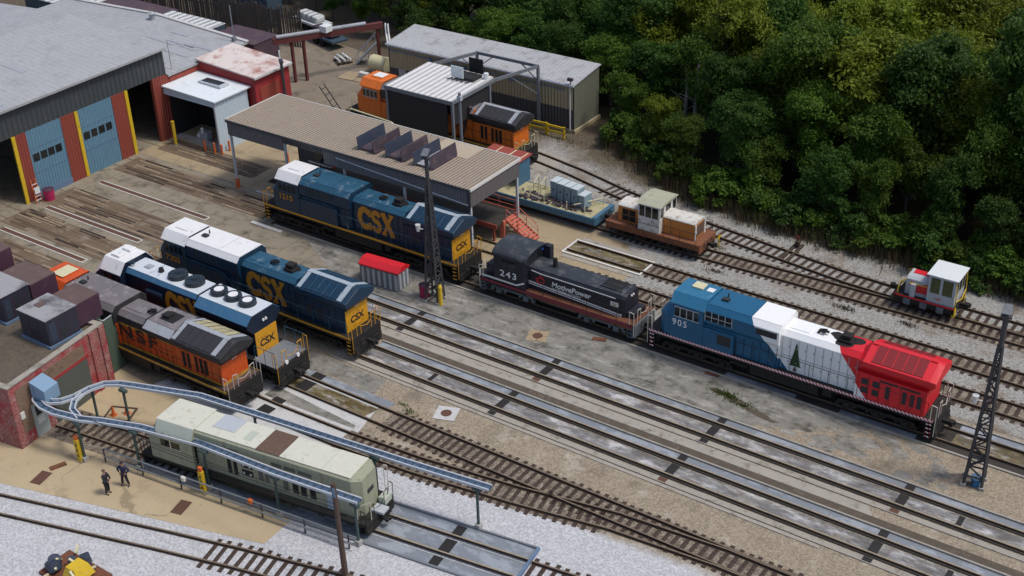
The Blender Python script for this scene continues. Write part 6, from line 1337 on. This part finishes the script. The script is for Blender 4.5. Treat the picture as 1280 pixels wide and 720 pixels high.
bt = thing('bucket', 'blue tub inside the foot of the right light tower', 'tub', (-12.5, 63.9, 0)); mb = MB(); mb.tube((0, 0, .02), (0, 0, .6), (.24, .32), 14); mb.build('tub', 'bluetank', bt); mb = MB(); mb.tube((0, 0, .6), (0, 0, .66), .34, 14); mb.build('rim', 'bluebox', bt)
yc_ = thing('gas_cylinder', 'yellow cylinder standing at the foot of the middle light tower', 'cylinder', (-51.6, 63.4, 0)); mb = MB(); mb.tube((0, 0, 0), (0, 0, 1.5), .17, 12); mb.tube((0, 0, 1.5), (0, 0, 1.75), (.17, .06), 12); mb.build('shell', 'yellow', yc_); mb = MB(); mb.tube((0, 0, 1.75), (0, 0, 1.9), .06, 8); mb.build('valve', 'dark', yc_)
# red topped store box
rb = thing('storage_bin', 'corrugated grey storage box with bright red lid between two locomotives', 'storage box', (-57.15, 63.75, 0), R(4))
mb = MB(); mb.box(-1.75, 1.75, -.75, .75, 0, 1.5); b_ = mb.build('box_body', 'steelgrey', rb, bevel=.02); mb = MB()
for i in range(7): x = -1.55+i*.5; mb.box(x, x+.22, -.81, -.752, .1, 1.4); mb.box(x, x+.22, .752, .81, .1, 1.4)
for y in (-.6, -.1, .35): mb.box(1.752, 1.80, y, y+.22, .1, 1.4)
mb.build('rib', 'ltgrey', b_); mb = MB(); mb.loft([[(x, -.82, 1.5), (x, .82, 1.5), (x, .82, 1.62), (x, .3, 1.95), (x, -.3, 1.95), (x, -.82, 1.62)] for x in (-1.82, 1.82)]); mb.build('lid', 'red', rb, bevel=.03)
# wooden pole in the foreground
wp = thing('utility_pole', 'brown wooden pole standing at the bottom edge, beside the olive locomotive', 'pole', (-38.57, 37.77, 0)); mb = MB(); mb.tube((0, 0, 0), (-.12, 0, 6.4), (.17, .13), 12); mb.build('pole_shaft', 'wood', wp); B('bracket', 'rustgrate', wp, (-.3, -.08, -.05, .05, 5.9, 6.1)); B('sign_plate', 'steelblue', wp, (-.1, .1, -.16, -.14, 5.6, 6.2))
for i, (za, zb_, dy, nm) in enumerate(((2.9, 5.0, 0, 'upper'), (2.7, 4.7, .12, 'middle'), (2.5, 4.3, .22, 'lower'))):
    wv = thing('overhead_wire', nm+' thin wire from the brick wall to the wooden pole at the bottom', 'wire', (0, 0, 0)); mb = MB(); A_, B_ = Vector((-63.0, 37.0+dy, za)), Vector((-38.65, 37.77+dy*.3, zb_)); mb.path([tuple(A_+(B_-A_)*t_/10-Vector((0, 0, .9*(t_/10)*(1-t_/10)))) for t_ in range(11)], .018, 4); mb.build('cable', 'black', wv); B('insulator', 'palegrey', wv, (-63.0, -62.9, 36.97+dy, 37.03+dy, za-.05, za+.05))
# yellow guard posts, hatches, manholes
for i, (x, y, lab) in enumerate(((-59.1, 36.55, 'yellow spotted guard post near the brick building door'), (-50.35, 38.55, 'yellow guard post before the middle of the olive locomotive'))):
    p = thing('guard_post', lab, 'guard post', (x, y, 0), A8); mb = MB(); mb.box(-.17, .17, -.12, .12, .05, 1.65); mb.build('post', 'yellow', p, bevel=.04); B('top', 'orange', p, (-.13, .13, -.1, .1, 1.65, 1.95), bevel=.03); B('footing', 'platform', p, (-.25, .25, -.22, .22, 0, .06)); mb = MB(); [mb.box(-.05, .05, -.13, -.121, .4+.4*j, .55+.4*j) for j in range(3)]; mb.build('marking', 'dark', p)
for x, y, lab in ((-59.8, 34.1, 'brown hatch in the tan slab left of the two people'), (-50.5, 36.85, 'brown hatch in the tan slab right of the two people')):
    h_ = thing('floor_hatch', lab, 'hatch', (x, y, .012), R(14)); B('cover', 'rustgrate', h_, (-.38, .38, -.6, .6, .002, .03)); B('frame', 'tanslab', h_, (-.46, -.38, -.66, .66, .002, .018), (.38, .46, -.66, .66, .002, .018))
for x, y, lab, m_ in ((-43.03, 52.77, 'round manhole on a pale square pad in the tan gravel', 'conclight'), (-43.2, 63.65, 'round rusty manhole on a square tan pad in front of the black switcher', 'platform')):
    h_ = thing('manhole', lab, 'manhole', (x, y, .012), R(20)); B('pad', m_, h_, (-.72, .72, -.72, .72, .002, .03)); mb = MB(); mb.tube((0, 0, .03), (0, 0, .05), .36, 24); mb.build('cover', 'rustgrate', h_)
# cones on a pallet
pa = thing('pallet', 'low timber frame on the tan slab holding two traffic cones', 'pallet', (-60.85, 41.15, .012), R(25)); B('frame_bar', 'wood', pa, (-.9, .9, -.75, -.65, 0, .12), (-.9, .9, .65, .75, 0, .12), (-.9, -.8, -.65, .65, 0, .12), (.8, .9, -.65, .65, 0, .12)); B('base_board', 'tanslab', pa, (-.8, .8, -.65, .65, 0, .05))
for x, y, lab in ((-61.1, 40.85, 'left traffic cone in the timber frame'), (-60.5, 41.45, 'right traffic cone in the timber frame')):
    c = thing('traffic_cone', lab, 'traffic cone', (x, y, .062)); B('base', 'orange', c, (-.2, .2, -.2, .2, 0, .04)); mb = MB(); mb.tube((0, 0, .04), (0, 0, .75), (.15, .03), 14); mb.build('cone', 'orange', c); mb = MB(); mb.tube((0, 0, .38), (0, 0, .5), (.098, .077), 14); mb.build('band', 'orange', c)
# wood scraps and rust plates
for x, y, rz, lab in ((-39.3, 65.6, .3, 'rusty brown scrap plate on the mottled pavement, below the black switcher'), (-30.7, 66.0, .1, 'orange rusty plate by the kerb below the tricolour locomotive'), (-59.85, 35.4, 1.2, 'thin orange scrap strip beside the left hatch'), (-86.9, 95.4, .1, 'pale weathered board lying on the dirt yard')):
    big = x < -80; o = B('scrap_plate', 'platform' if big else 'rustwalk', None, (-1.9 if big else -.5, 1.9 if big else .5, -1.1 if big else -.2, 1.1 if big else .2, .0, .05)); o.location = (x, y, .016); o.rotation_euler = (0, 0, rz); tag(o, lab, 'plate')
# switch stand
sw = thing('switch_stand', 'small switch stand with red target on headblock timbers beside the outer track', 'switch stand', (-33.2, 84.6, 0)); B('headblock', 'tie', sw, (-.35, -.1, -1.9, 1.2, 0, .14), (.15, .4, -1.9, 1.2, 0, .14)); B('stand', 'raildark', sw, (-.15, .2, .5, .9, .14, .6), bevel=.05); mb = MB(); mb.tube((0, .7, .6), (-.25, .7, 1.5), .035, 6); mb.build('lever', 'raildark', sw); B('target', 'redpaint', sw, (-.18, .18, .69, .71, .75, 1.0))
yp = thing('marker_post', 'thin yellow marker post beyond the orange centre cab locomotive', 'marker', (-38.4, 82.1, 0)); mb = MB(); mb.tube((0, 0, 0), (0, 0, 1.1), .05, 8); mb.build('post', 'yellow', yp); B('arm', 'yellow', yp, (-.03, .03, -.3, .3, .85, .95))
# junk at the bottom left
jk = thing('scrap_machinery', 'tangle of yellow and dark machinery at the bottom left corner', 'machinery', (-50.9, 29.7, 0)); rr = random.Random(9)
mb = MB(); [mb.tube((x:=rr.uniform(-1.7, 1.4), y:=rr.uniform(-1, .9), .3), (x+rr.uniform(-.3, .3), y+rr.uniform(-.5, .5), .8), rr.uniform(.2, .42), 12) for _ in range(6)]; mb.build('drum', 'ventblue', jk)
for _ in range(14): mb = MB(); x, y = rr.uniform(-2, 1.5), rr.uniform(-1, .9); mb.bar((x, y, rr.uniform(.2, .8)), (x+rr.uniform(-1, 1), y+rr.uniform(-.6, .6), rr.uniform(.3, 1.2)), .12, .1); mb.build('bracket', 'cream', jk)
B('skid', 'rustwalk', jk, (-2, 1.6, -1.1, 1.0, 0, .2)); mb = MB(); mb.loft([[( -.3, -.8, .4), (.9, -.8, .4), (.9, .5, .4), (-.3, .5, .4)], [(-.1, -.6, 1.1), (.7, -.6, 1.1), (.7, .3, 1.1), (-.1, .3, 1.1)]]); mb.build('hopper', 'yellow', jk)
# ------------------------------------------------------------------ back left of the yard
def container(lab, x0, x1, y0, y1, h, m, top, ribs=True):
    c = thing('storage_container', lab, 'container', (x0, y0, 0)); L_, D2 = x1-x0, y1-y0
    B('body', m, c, (0, L_, 0, D2, .1, h), bevel=.03); B('roof', top, c, (-.05, L_+.05, -.05, D2+.05, h, h+.08)); mb = MB(); n_ = int(L_/.6)
    for i in range(n_): mb.box(i*.6+.15, i*.6+.4, -.04, 0, .3, h-.2)
    mb.build('rib', m, c); B('skid', 'ventdk', c, (.2, L_-.2, .1, D2-.1, 0, .1))
container('long dark purple brown container row behind the shop roof', -122, -112.3, 90.0, 94.5, 3.2, 'contpur', 'contpur')
container('dark container with pale ribbed roof behind the shop', -112.2, -103.9, 89.8, 93.5, 3.4, 'contblue', 'conttop')
container('second pale roofed container at the top left picture edge', -132, -122.2, 88.6, 92.6, 3.3, 'contblue', 'conttop')
container('low dark container right of the pale roofed one', -103.8, -97.5, 91.3, 95.0, 2.8, 'contpur', 'contpur')
fn = thing('board_fence', 'tall weathered board fence at the back left edge of the yard', 'fence', (-128, 96.0, 0), R(6)); rr = random.Random(4)
mb = MB(); x = 0
while x < 30: w_ = rr.uniform(.12, .3); mb.box(x, x+w_, 0, .05, 0, 4.2+rr.uniform(-.35, .35)); x += w_+rr.uniform(.02, .14)
mb.build('boards', 'boards', fn); 
for i in range(11): B('fence_post', 'boards', fn, (i*3-.08, i*3+.08, .06, .22, 0, 4.4))
B('fence_rail', 'boards', fn, (0, 30, .055, .12, 1.0, 1.15), (0, 30, .055, .12, 3.2, 3.35))
vn = thing('box_trailer', 'dark blue box trailer behind the board fence', 'trailer', (-113, 100.5, 0), R(5)); B('box', 'contblue', vn, (0, 8, 0, 2.6, 1.0, 4.3), bevel=.04); B('chassis', 'ventdk', vn, (.3, 7.7, .4, 2.2, .7, 1.0)); mb = MB(); [mb.tube((x, .1, .5), (x, .45, .5), .5, 14) for x in (1.2, 2.4, 6.8)]; mb.build('wheel', 'dark', vn)
gy = thing('gantry', 'dark red overhead pipe gantry crossing the dirt yard', 'gantry', (0, 0, 0)); mb = MB(); mb.bar((-92.6, 89.4, 4.7), (-86.3, 99.2, 4.7), .5, .6); mb.build('girder', 'gantryred', gy); mb = MB(); mb.tube((-92.3, 89.6, 5.15), (-87.2, 97.6, 5.15), .2, 10); mb.build('pipe', 'roofgrey', gy); B('motor_box', 'palegrey', gy, (-89.8, -88.9, 93.4, 94.4, 5.0, 5.7), bevel=.05)
for x, y in ((-91.6, 91.0), (-90.9, 92.0), (-86.6, 98.7)): B('leg', 'gantryred', gy, (x-.13, x+.13, y-.13, y+.13, 0, 4.5))
mb = MB(); [mb.path([(-86.0+d, 99.3, 4.9), (-85.7+d, 99.0, 3.9), (-84.6+d, 97.9, 3.2), (-83.2+d*.3, 96.5, 3.1)], .09, 8) for d in (0, .35)]; mb.build('hose', 'palegrey', gy)
ms = thing('mobile_stairs', 'grey steel mobile stairs standing near the long shed', 'stairs', (-88.6, 99.3, 0), R(-60)); mb = MB()
for i in range(7): mb.box(-.6, .6, -1.2+i*.3, -.95+i*.3, .3+i*.3, .35+i*.3)
mb.build('tread', 'steelgrey', ms); mb = MB()
for x in (-.62, .62): mb.bar((x, -1.3, .1), (x, .9, 2.3), .07, .12); mb.path([(x, -1.3, .1), (x, -1.3, 1.1), (x, .9, 3.3), (x, .9, 0)], .04); mb.tube((x, -.2, .1), (x, -.2, 2.2), .04, 6)
mb.build('frame', 'roofgrey', ms)
tk = thing('storage_tank', 'pale horizontal tank at the left end of the long shed', 'tank', (-85.6, 97.6, 0)); mb = MB(); mb.tube((-1.0, 0, 1.1), (1.0, 0, 1.1), .8, 20); mb.build('shell', 'cream', tk, smooth=False); B('cradle', 'concrete', tk, (-.7, -.4, -.6, .6, 0, .5), (.4, .7, -.6, .6, 0, .5))
for i, x in enumerate((-86.3, -85.0)): b = tag(B('concrete_block', 'trimwhite', None, (x-.55, x+.55, 95.4, 95.9, 0, .6), bevel=.03), ('left', 'right')[i]+' white painted concrete block before the pale tank', 'block')
pr = thing('pipe_rack', 'stack of pale pipes lying near the mobile stairs', 'pipes', (-91.3, 98.0, 0), R(-30)); mb = MB(); [mb.tube((-1.1, i*.3-.5, .3+(i % 2)*.25), (1.1, i*.3-.6, .55+(i % 2)*.25), .1, 8) for i in range(5)]; mb.build('pipe', 'palegrey', pr); B('bearer', 'wood', pr, (-.8, -.6, -.8, .9, 0, .2), (.6, .8, -.8, .9, 0, .2))
for i, (x, y, rz, m_, lab) in enumerate(((-96.5, 101.5, R(-15), 'contblue', 'dark flat trailer loaded with equipment at the back of the yard'), (-101.5, 104.5, R(-12), 'palegrey', 'pale boat shaped trailer at the forest edge behind the board fence'))):
    t = thing('flat_trailer', lab, 'trailer', (x, y, 0), rz); B('bed', m_, t, (-2.6, 2.6, -1, 1, .8, 1.1), bevel=.04); mb = MB(); [mb.tube((q, -1.0, .45), (q, -.7, .45), .45, 14) for q in (-1, .2)]; [mb.tube((q, .7, .45), (q, 1.0, .45), .45, 14) for q in (-1, .2)]; mb.build('wheel', 'dark', t); B('load', 'ventdk' if i == 0 else 'conttop', t, (-2, 1.8, -.7, .7, 1.1, 1.9), bevel=.25)
sr = thing('lumber_rack', 'leaning steel ladder frame beside the red shed', 'rack', (-82.9, 85.4, 0), R(10)); mb = MB(); 
for y in (0, .8): mb.bar((0, y, 3.2), (2.2, y, .05), .08, .08)
for i in range(6): mb.bar((.2+i*.38, 0, 2.9-i*.54), (.2+i*.38, .8, 2.9-i*.54), .05, .05)
mb.build('frame', 'pipe', sr); B('foot', 'pipe', sr, (1.9, 2.6, -.3, 1.1, 0, .1)); mb = MB(); rr = random.Random(2); [mb.bar((rr.uniform(-.5, 3), rr.uniform(-1, 2), .05), (rr.uniform(-.5, 3.5), rr.uniform(-1, 2), .12), .14, .08) for _ in range(16)]; tag(mb.build('timber_scrap', 'boards', None, (-83.0, 86.5, 0)), 'loose timber scattered on the ground beside the red shed', 'timber')
# ------------------------------------------------------------------ people
def skin_mesh(name, joints, edges, m, parent, sub=1):
    me = bpy.data.meshes.new(name); me.from_pydata([j[:3] for j in joints], edges, []); me.materials.append(MT[m])
    o = bpy.data.objects.new(name, me); C.objects.link(o); o.parent = parent
    sk = o.modifiers.new('skin', 'SKIN'); sk.use_smooth_shade = True
    lay = me.skin_vertices[0] if me.skin_vertices else None
    if lay is None:
        bm = bmesh.new(); bm.from_mesh(me); bm.verts.layers.skin.verify(); bm.to_mesh(me); bm.free(); lay = me.skin_vertices[0]
    for i, j in enumerate(joints): lay.data[i].radius = (j[3], j[4] if len(j) > 4 else j[3]); lay.data[i].use_root = (i == 0)
    if sub: s = o.modifiers.new('sub', 'SUBSURF'); s.levels = sub; s.render_levels = sub
    return o
def person(lab, x, y, rz, arms, stance=.14, hat=False, skin='skin', hair='hair', jacket='fabricdark'):
    r = thing('person', lab, 'person', (x, y, .012), rz)
    # +y is forward; joints
    J = [(0, 0, .95, .12, .10), (0, .01, 1.12, .12, .09), (0, 0, 1.34, .14, .10), (0, 0, 1.47, .06), (0, .015, 1.55, .05)]
    E_ = [(0, 1), (1, 2), (2, 3), (3, 4)]
    hd = [(0, .02, 1.60, .075, .085), (0, .025, 1.67, .082, .098), (0, .015, 1.74, .06, .075)]
    b0 = len(J); J += hd; E_ += [(4, b0), (b0, b0+1), (b0+1, b0+2)]
    arm_pts = []
    for s, a_ in zip((-1, 1), arms):
        i0 = len(J); sh_, el, wr = (s*.19, 0, 1.42), a_[0], a_[1]
        J += [(*sh_, .065), (*el, .048), (*wr, .032)]; E_ += [(2, i0), (i0, i0+1), (i0+1, i0+2)]
        e, w_ = Vector(el), Vector(wr); d = (w_-e).normalized(); side = Vector((s, 0, 0)); side = (side-d*side.dot(d)).normalized(); nrm = d.cross(side)
        pm = w_+d*.055; ip = len(J); J.append((*pm, .034, .022)); E_.append((i0+2, ip))
        for q, ln in ((-.027, .062), (-.009, .075), (.009, .07), (.027, .055)):
            k0 = len(J); p0 = pm+d*.03+side*q; p1 = p0+d*ln*.55; p2 = p1+(d*.7+nrm*.5*s)*ln*.5
            J += [(*p0, .009), (*p1, .0085), (*p2, .007)]; E_ += [(ip, k0), (k0, k0+1), (k0+1, k0+2)]
        k0 = len(J); p0 = w_+d*.03-side*.03; p1 = p0+(d-side*.8).normalized()*.045; J += [(*p0, .011), (*p1, .009)]; E_ += [(i0+2, k0), (k0, k0+1)]
        arm_pts.append((sh_, el, wr))
    for s in (-1, 1):
        i0 = len(J); J += [(s*.09, 0, .90, .085), (s*(.09+stance*.25), .02, .50, .058), (s*(.09+stance*.5), -.02, .09, .042), (s*(.09+stance*.5+.02), .10, .045, .038, .03)]; E_ += [(0, i0), (i0, i0+1), (i0+1, i0+2), (i0+2, i0+3)]
    skin_mesh('body', J, E_, skin, r)
    # clothing
    jk = [(0, 0, .92, .165, .135), (0, .01, 1.12, .165, .13), (0, 0, 1.34, .185, .13), (0, 0, 1.47, .085)]; je = [(0, 1), (1, 2), (2, 3)]
    for s_, e_, w_ in arm_pts: i0 = len(jk); wv = Vector(e_)+(Vector(w_)-Vector(e_))*.9; jk += [(*s_, .088), (*e_, .07), (*wv, .052)]; je += [(2, i0), (i0, i0+1), (i0+1, i0+2)]
    skin_mesh('jacket', jk, je, jacket, r)
    tj = [(0, 0, .95, .155, .125)]; te = []
    for s in (-1, 1): i0 = len(tj); tj += [(s*.09, 0, .88, .108), (s*(.09+stance*.25), .02, .50, .085), (s*(.09+stance*.5), -.02, .09, .07)]; te += [(0, i0), (i0, i0+1), (i0+1, i0+2)]
    skin_mesh('trousers', tj, te, 'fabricdark', r)
    for s in (-1, 1): skin_mesh('boot', [(s*(.09+stance*.5), -.05, .06, .06, .055), (s*(.1+stance*.5), .06, .045, .055, .045), (s*(.11+stance*.5), .16, .035, .045, .032)], [(0, 1), (1, 2)], 'dark', r)
    bm = bmesh.new(); bmesh.ops.create_uvsphere(bm, u_segments=14, v_segments=9, radius=1)
    for v in bm.verts:
        if v.co.z < .0: v.co.z *= .25
        v.co = Vector((v.co.x*.095, v.co.y*.118, v.co.z*.085)) + Vector((0, .0, 1.725))
    me = bpy.data.meshes.new('hair'); bm.to_mesh(me); bm.free(); me.materials.append(MT[hair]); o = bpy.data.objects.new('hair', me); C.objects.link(o); o.parent = r
    mb = MB()
    for s in (-1, 1): mb.box(s*.035-.012, s*.035+.012, .118, .126, 1.672, 1.684, 0); mb.loft([[(s*.083, .0, 1.64), (s*.1, -.005, 1.64), (s*.1, .03, 1.64), (s*.083, .03, 1.64)], [(s*.083, .0, 1.70), (s*.105, -.01, 1.70), (s*.1, .03, 1.69), (s*.083, .03, 1.70)]], 1)
    mb.box(-.026, .026, .112, .12, 1.605, 1.613, 2); mb.loft([[(-.018, .112, 1.635), (.018, .112, 1.635), (0, .145, 1.635)], [(-.006, .115, 1.675), (.006, .115, 1.675), (0, .122, 1.675)]], 1)
    mb.build('face', ['dark', skin, 'redpaint'], r)
person('person in dark work clothes with fair hair, hands together, seen from the side', -55.15, 35.35, R(-75), (((-.25, .10, 1.16), (-.10, .30, 1.05)), ((.25, .10, 1.16), (.10, .30, 1.03))), .06)
person('broad person in navy jacket with hands on hips, facing the other person', -54.85, 36.45, R(200), (((-.40, -.05, 1.2), (-.22, .10, 1.02)), ((.40, -.05, 1.2), (.22, .10, 1.02))), .26, skin='skindk', hair='hairdk', jacket='fabricnavy')

# ------------------------------------------------------------------ woods
def crown_mesh(seed, rad, h, n_cl, per, leaf, m, low=.25):
    rr = random.Random(seed); V, F = [], []
    cl = []
    lobes = [(rr.uniform(-.72, .72)*rad, rr.uniform(-.72, .72)*rad, h*rr.uniform(low+.12, .92), rad*rr.uniform(.22, .52)) for _ in range(15)]+[(0, 0, h*.84, rad*.4), (0, 0, h*.6, rad*.6)]
    for i in range(n_cl):
        lx, ly, lz, lr = rr.choice(lobes)
        while True:
            d = Vector((rr.gauss(0, 1), rr.gauss(0, 1), rr.gauss(0, 1)+.25)).normalized()
            if d.z > -.55: break
        q = Vector((lx, ly, lz))+d*lr*rr.uniform(.5, 1.2)
        cl.append((q, rr.uniform(.45, 1.0)*rad*.30, d))
    for q, cr, d in cl:
        for j in range(per):
            o = Vector((rr.gauss(0, .5), rr.gauss(0, .5), rr.gauss(0, .32)))*cr
            p = q+o; nrm = (d*.5+Vector((rr.gauss(0, .6), rr.gauss(0, .6), rr.gauss(0, .6)+.55))).normalized()
            a_ = nrm.orthogonal().normalized(); b_ = nrm.cross(a_); t = rr.uniform(0, 6.28); u_ = a_*math.cos(t)+b_*math.sin(t); w_ = nrm.cross(u_)
            s = leaf*rr.uniform(.6, 1.3); i0 = len(V)
            V += [p-u_*s, p+w_*s*.45, p+u_*s, p-w_*s*.45]; F.append((i0, i0+1, i0+2, i0+3))
    me = bpy.data.meshes.new('crown'); me.from_pydata([tuple(v) for v in V], [], F); me.materials.append(MT[m]); return me
def trunk_mesh(seed, h, rad, m):
    rr = random.Random(seed); mb = MB(); pts = []
    for i in range(6): f = i/5; pts.append((rr.uniform(-.15, .15)*f*2, rr.uniform(-.15, .15)*f*2, h*.72*f))
    for i in range(5): mb.tube(pts[i], pts[i+1], (.26*(1-i*.15), .26*(1-(i+1)*.15)), 8)
    for i in range(8):
        b = Vector(pts[rr.randint(2, 5)]); a_ = rr.uniform(0, 6.28); e = b+Vector((math.cos(a_)*rad*.7, math.sin(a_)*rad*.7, rr.uniform(.8, 2.4))); mid = (b+e)/2+Vector((0, 0, .3)); mb.tube(b, mid, (.10, .06), 6); mb.tube(mid, e, (.06, .02), 5)
    o = mb.build('trunk', m); me = o.data; bpy.data.objects.remove(o); return me
KINDS = [('leafdark', 3.4, 11.5), ('leafdark', 2.9, 10), ('leafmid', 3.5, 11), ('leafmid', 3.0, 9.5), ('leafyel', 3.4, 11), ('leafyel', 3.0, 10)]
LAB = {'leafdark': 'dark green broadleaf tree in the dense wood behind the yard', 'leafmid': 'mid green broadleaf tree in the dense wood behind the yard', 'leafyel': 'yellowish green broadleaf tree in the wood at the top right'}
protos = [(crown_mesh(20+i, rad, h, 340, 62, .165, m), trunk_mesh(40+i, h, rad, 'trunk'), m) for i, (m, rad, h) in enumerate(KINDS)]
rr = random.Random(12); count = 0
def edge_y(x):                                          # where the wood begins
    if x < -58: return 100.6 if x > -84 else 103+(-84-x)*.25
    if x < -46: return 98.0-(x+58)/12*6.8
    return 91.2-(x+46)*.20 if x < -37 else 89.4-(x+37)*.02
def put_tree(x, y, ki, s, sz):
    cm_, tm_, m = protos[ki]
    t = thing('tree', LAB[m], 'tree', (x, y, -.1), rr.uniform(0, 6.28), m.replace('leaf', '')+' trees of the wood'); t.scale = (s*rr.uniform(.78, 1.2), s*rr.uniform(.78, 1.2), s*sz*rr.uniform(.85, 1.25))
    for nm, me in (('trunk', tm_), ('crown', cm_)): o = bpy.data.objects.new(nm, me); C.objects.link(o); o.parent = t
row = 0; y = 0
while y < 62:
    x = -128 + (row % 2)*2.2
    while x < 6:
        X = x+rr.uniform(-1.2, 1.2); Y = edge_y(X)+1.2+y+rr.uniform(-1.0, 1.0)
        lim = max(119, 117+(X+78.7)*.575) if X < -78 else 117+(X+78.7)*.575                        # far limit of what the photograph looks at
        if Y < lim and not (X > -2 and Y > 150):
            right = (X+90)/90
            pyel = max(.05, min(.85, (right-.22)*1.5)) if Y > 101 else .25
            u = rr.random()
            if u < pyel: ki = rr.choice((4, 5))
            elif u < pyel+(1-pyel)*.5: ki = rr.choice((2, 3))
            else: ki = rr.choice((0, 1))
            s = rr.uniform(.82, 1.18)*(.62 if y < 1 else .85 if y < 5 else 1)
            put_tree(X, Y, ki, s, rr.uniform(.9, 1.15)); count += 1
        x += 4.5
    y += 4.0; row += 1
# pale bare trunks standing at the front of the wood
pm_ = None
for i, (x, y, h_) in enumerate(((-49.9, 97.8, 8), (-48.4, 97.2, 8.5))):
    t = thing('dead_tree', ('left', 'right')[i]+' one of two pale bare trunks standing in the front of the wood', 'tree', (x, y, 0), rr.uniform(0, 6)); mb = MB(); mb.tube((0, 0, 0), (.2, .1, h_*.5), (.24, .19), 10); mb.tube((.2, .1, h_*.5), (.1, .3, h_), (.19, .08), 10); mb.build('trunk', 'palebark', t)
    mb = MB()
    for j in range(7): z = h_*rr.uniform(.45, .98); a_ = rr.uniform(0, 6.28); mb.tube((.15, .2, z), (.15+math.cos(a_)*1.6, .2+math.sin(a_)*1.6, z+.9), (.06, .015), 5)
    mb.build('limb', 'palebark', t)
# bushes along the edge
bush = [crown_mesh(70+i, 1.5, 2.2, 80, 50, .15, m, 0.0) for i, m in enumerate(('leafdark', 'leafmid', 'leafmid', 'leafdark'))]
stem = MB(); rs_ = random.Random(1)
for i in range(9): a_ = rs_.uniform(0, 6.28); stem.tube((0, 0, 0), (math.cos(a_)*.8, math.sin(a_)*.8, 1.3), (.04, .015), 5)
so_ = stem.build('stems', 'trunk'); stem_me = so_.data; bpy.data.objects.remove(so_)
x = -56
while x < 6:
    for dy in (-1.2, .4):
        X, Y = x+rr.uniform(-.8, .8), edge_y(x)+dy+rr.uniform(-.7, .7)
        t = thing('bush', 'leafy bush along the front edge of the wood beside the outer track', 'bush', (X, Y, -.1), rr.uniform(0, 6.28), 'bushes along the wood edge'); s = rr.uniform(.7, 1.35); t.scale = (s, s, s*rr.uniform(.8, 1.2))
        for nm, me in (('stems', stem_me), ('crown', rr.choice(bush))): o = bpy.data.objects.new(nm, me); C.objects.link(o); o.parent = t
    x += 2.1
# dry reeds and weeds: uncountable ground cover
def blades(name, pts, m, h0, h1, w_):
    V, F = [], []
    for x, y, z in pts:
        a_ = rr.uniform(0, 6.28); h_ = rr.uniform(h0, h1); lx, ly = rr.uniform(-.3, .3)*h_, rr.uniform(-.3, .3)*h_; i0 = len(V); c, s = math.cos(a_)*w_, math.sin(a_)*w_
        V += [(x-c, y-s, z), (x+c, y+s, z), (x+lx, y+ly, z+h_)]; F.append((i0, i0+1, i0+2))
    me = bpy.data.meshes.new(name); me.from_pydata(V, [], F); me.materials.append(MT[m]); o = bpy.data.objects.new(name, me); C.objects.link(o); return o
P = []
for i in range(9000):
    x = rr.uniform(-56, 8); P.append((x, edge_y(x)+rr.gauss(-1.9, .8), 0))
tag(blades('dry_reeds', P, 'reed', .5, 1.7, .03), 'dry brown reeds along the foot of the wood', 'reeds', kind='stuff')
P = []
for cx, cy, n_, s in ((-28.9, 64.3, 260, .55), (-27.6, 63.8, 120, .6), (-45.0, 51.6, 60, .3), (-46.0, 52.0, 40, .25), (-38.6, 82.0, 80, .5), (-60, 93, 200, 1.6), (-50, 90.5, 260, 2.0), (-54, 93.5, 260, 2.0)):
    for i in range(n_): P.append((cx+rr.gauss(0, s), cy+rr.gauss(0, s*.4), .01))
tag(blades('weeds', P, 'leafmid', .08, .28, .03), 'low green weeds in cracks and gravel', 'weeds', kind='stuff')
P = []
for cx, cy, n_, s in ((-26.6, 78.6, 170, .45), (-12.0, 77.9, 150, .5), (-22.0, 78.9, 120, .4), (-36.9, 78.5, 120, .45)):
    for i in range(n_): P.append((cx+rr.gauss(0, s), cy+rr.gauss(0, s*.4), .01))
tag(blades('dry_grass', P, 'reed', .08, .3, .03), 'tufts of dry tan grass in the grey ballast between tracks', 'dry grass', kind='stuff')
# moss patch on the mottled pavement
mb = MB(); rr2 = random.Random(8)
for cx, cy, rx, ry in ((-28.6, 64.2, 1.9, .35), (-26.2, 63.5, 1.6, .3)):
    mb.face([(cx+rx*math.cos(t*.26)*rr2.uniform(.7, 1.1), cy+ry*math.sin(t*.26)*rr2.uniform(.6, 1.2)-.18*rx*math.cos(t*.26), .013) for t in range(24)])
tag(mb.build('soil_patch', 'darkstrip'), kind='structure')
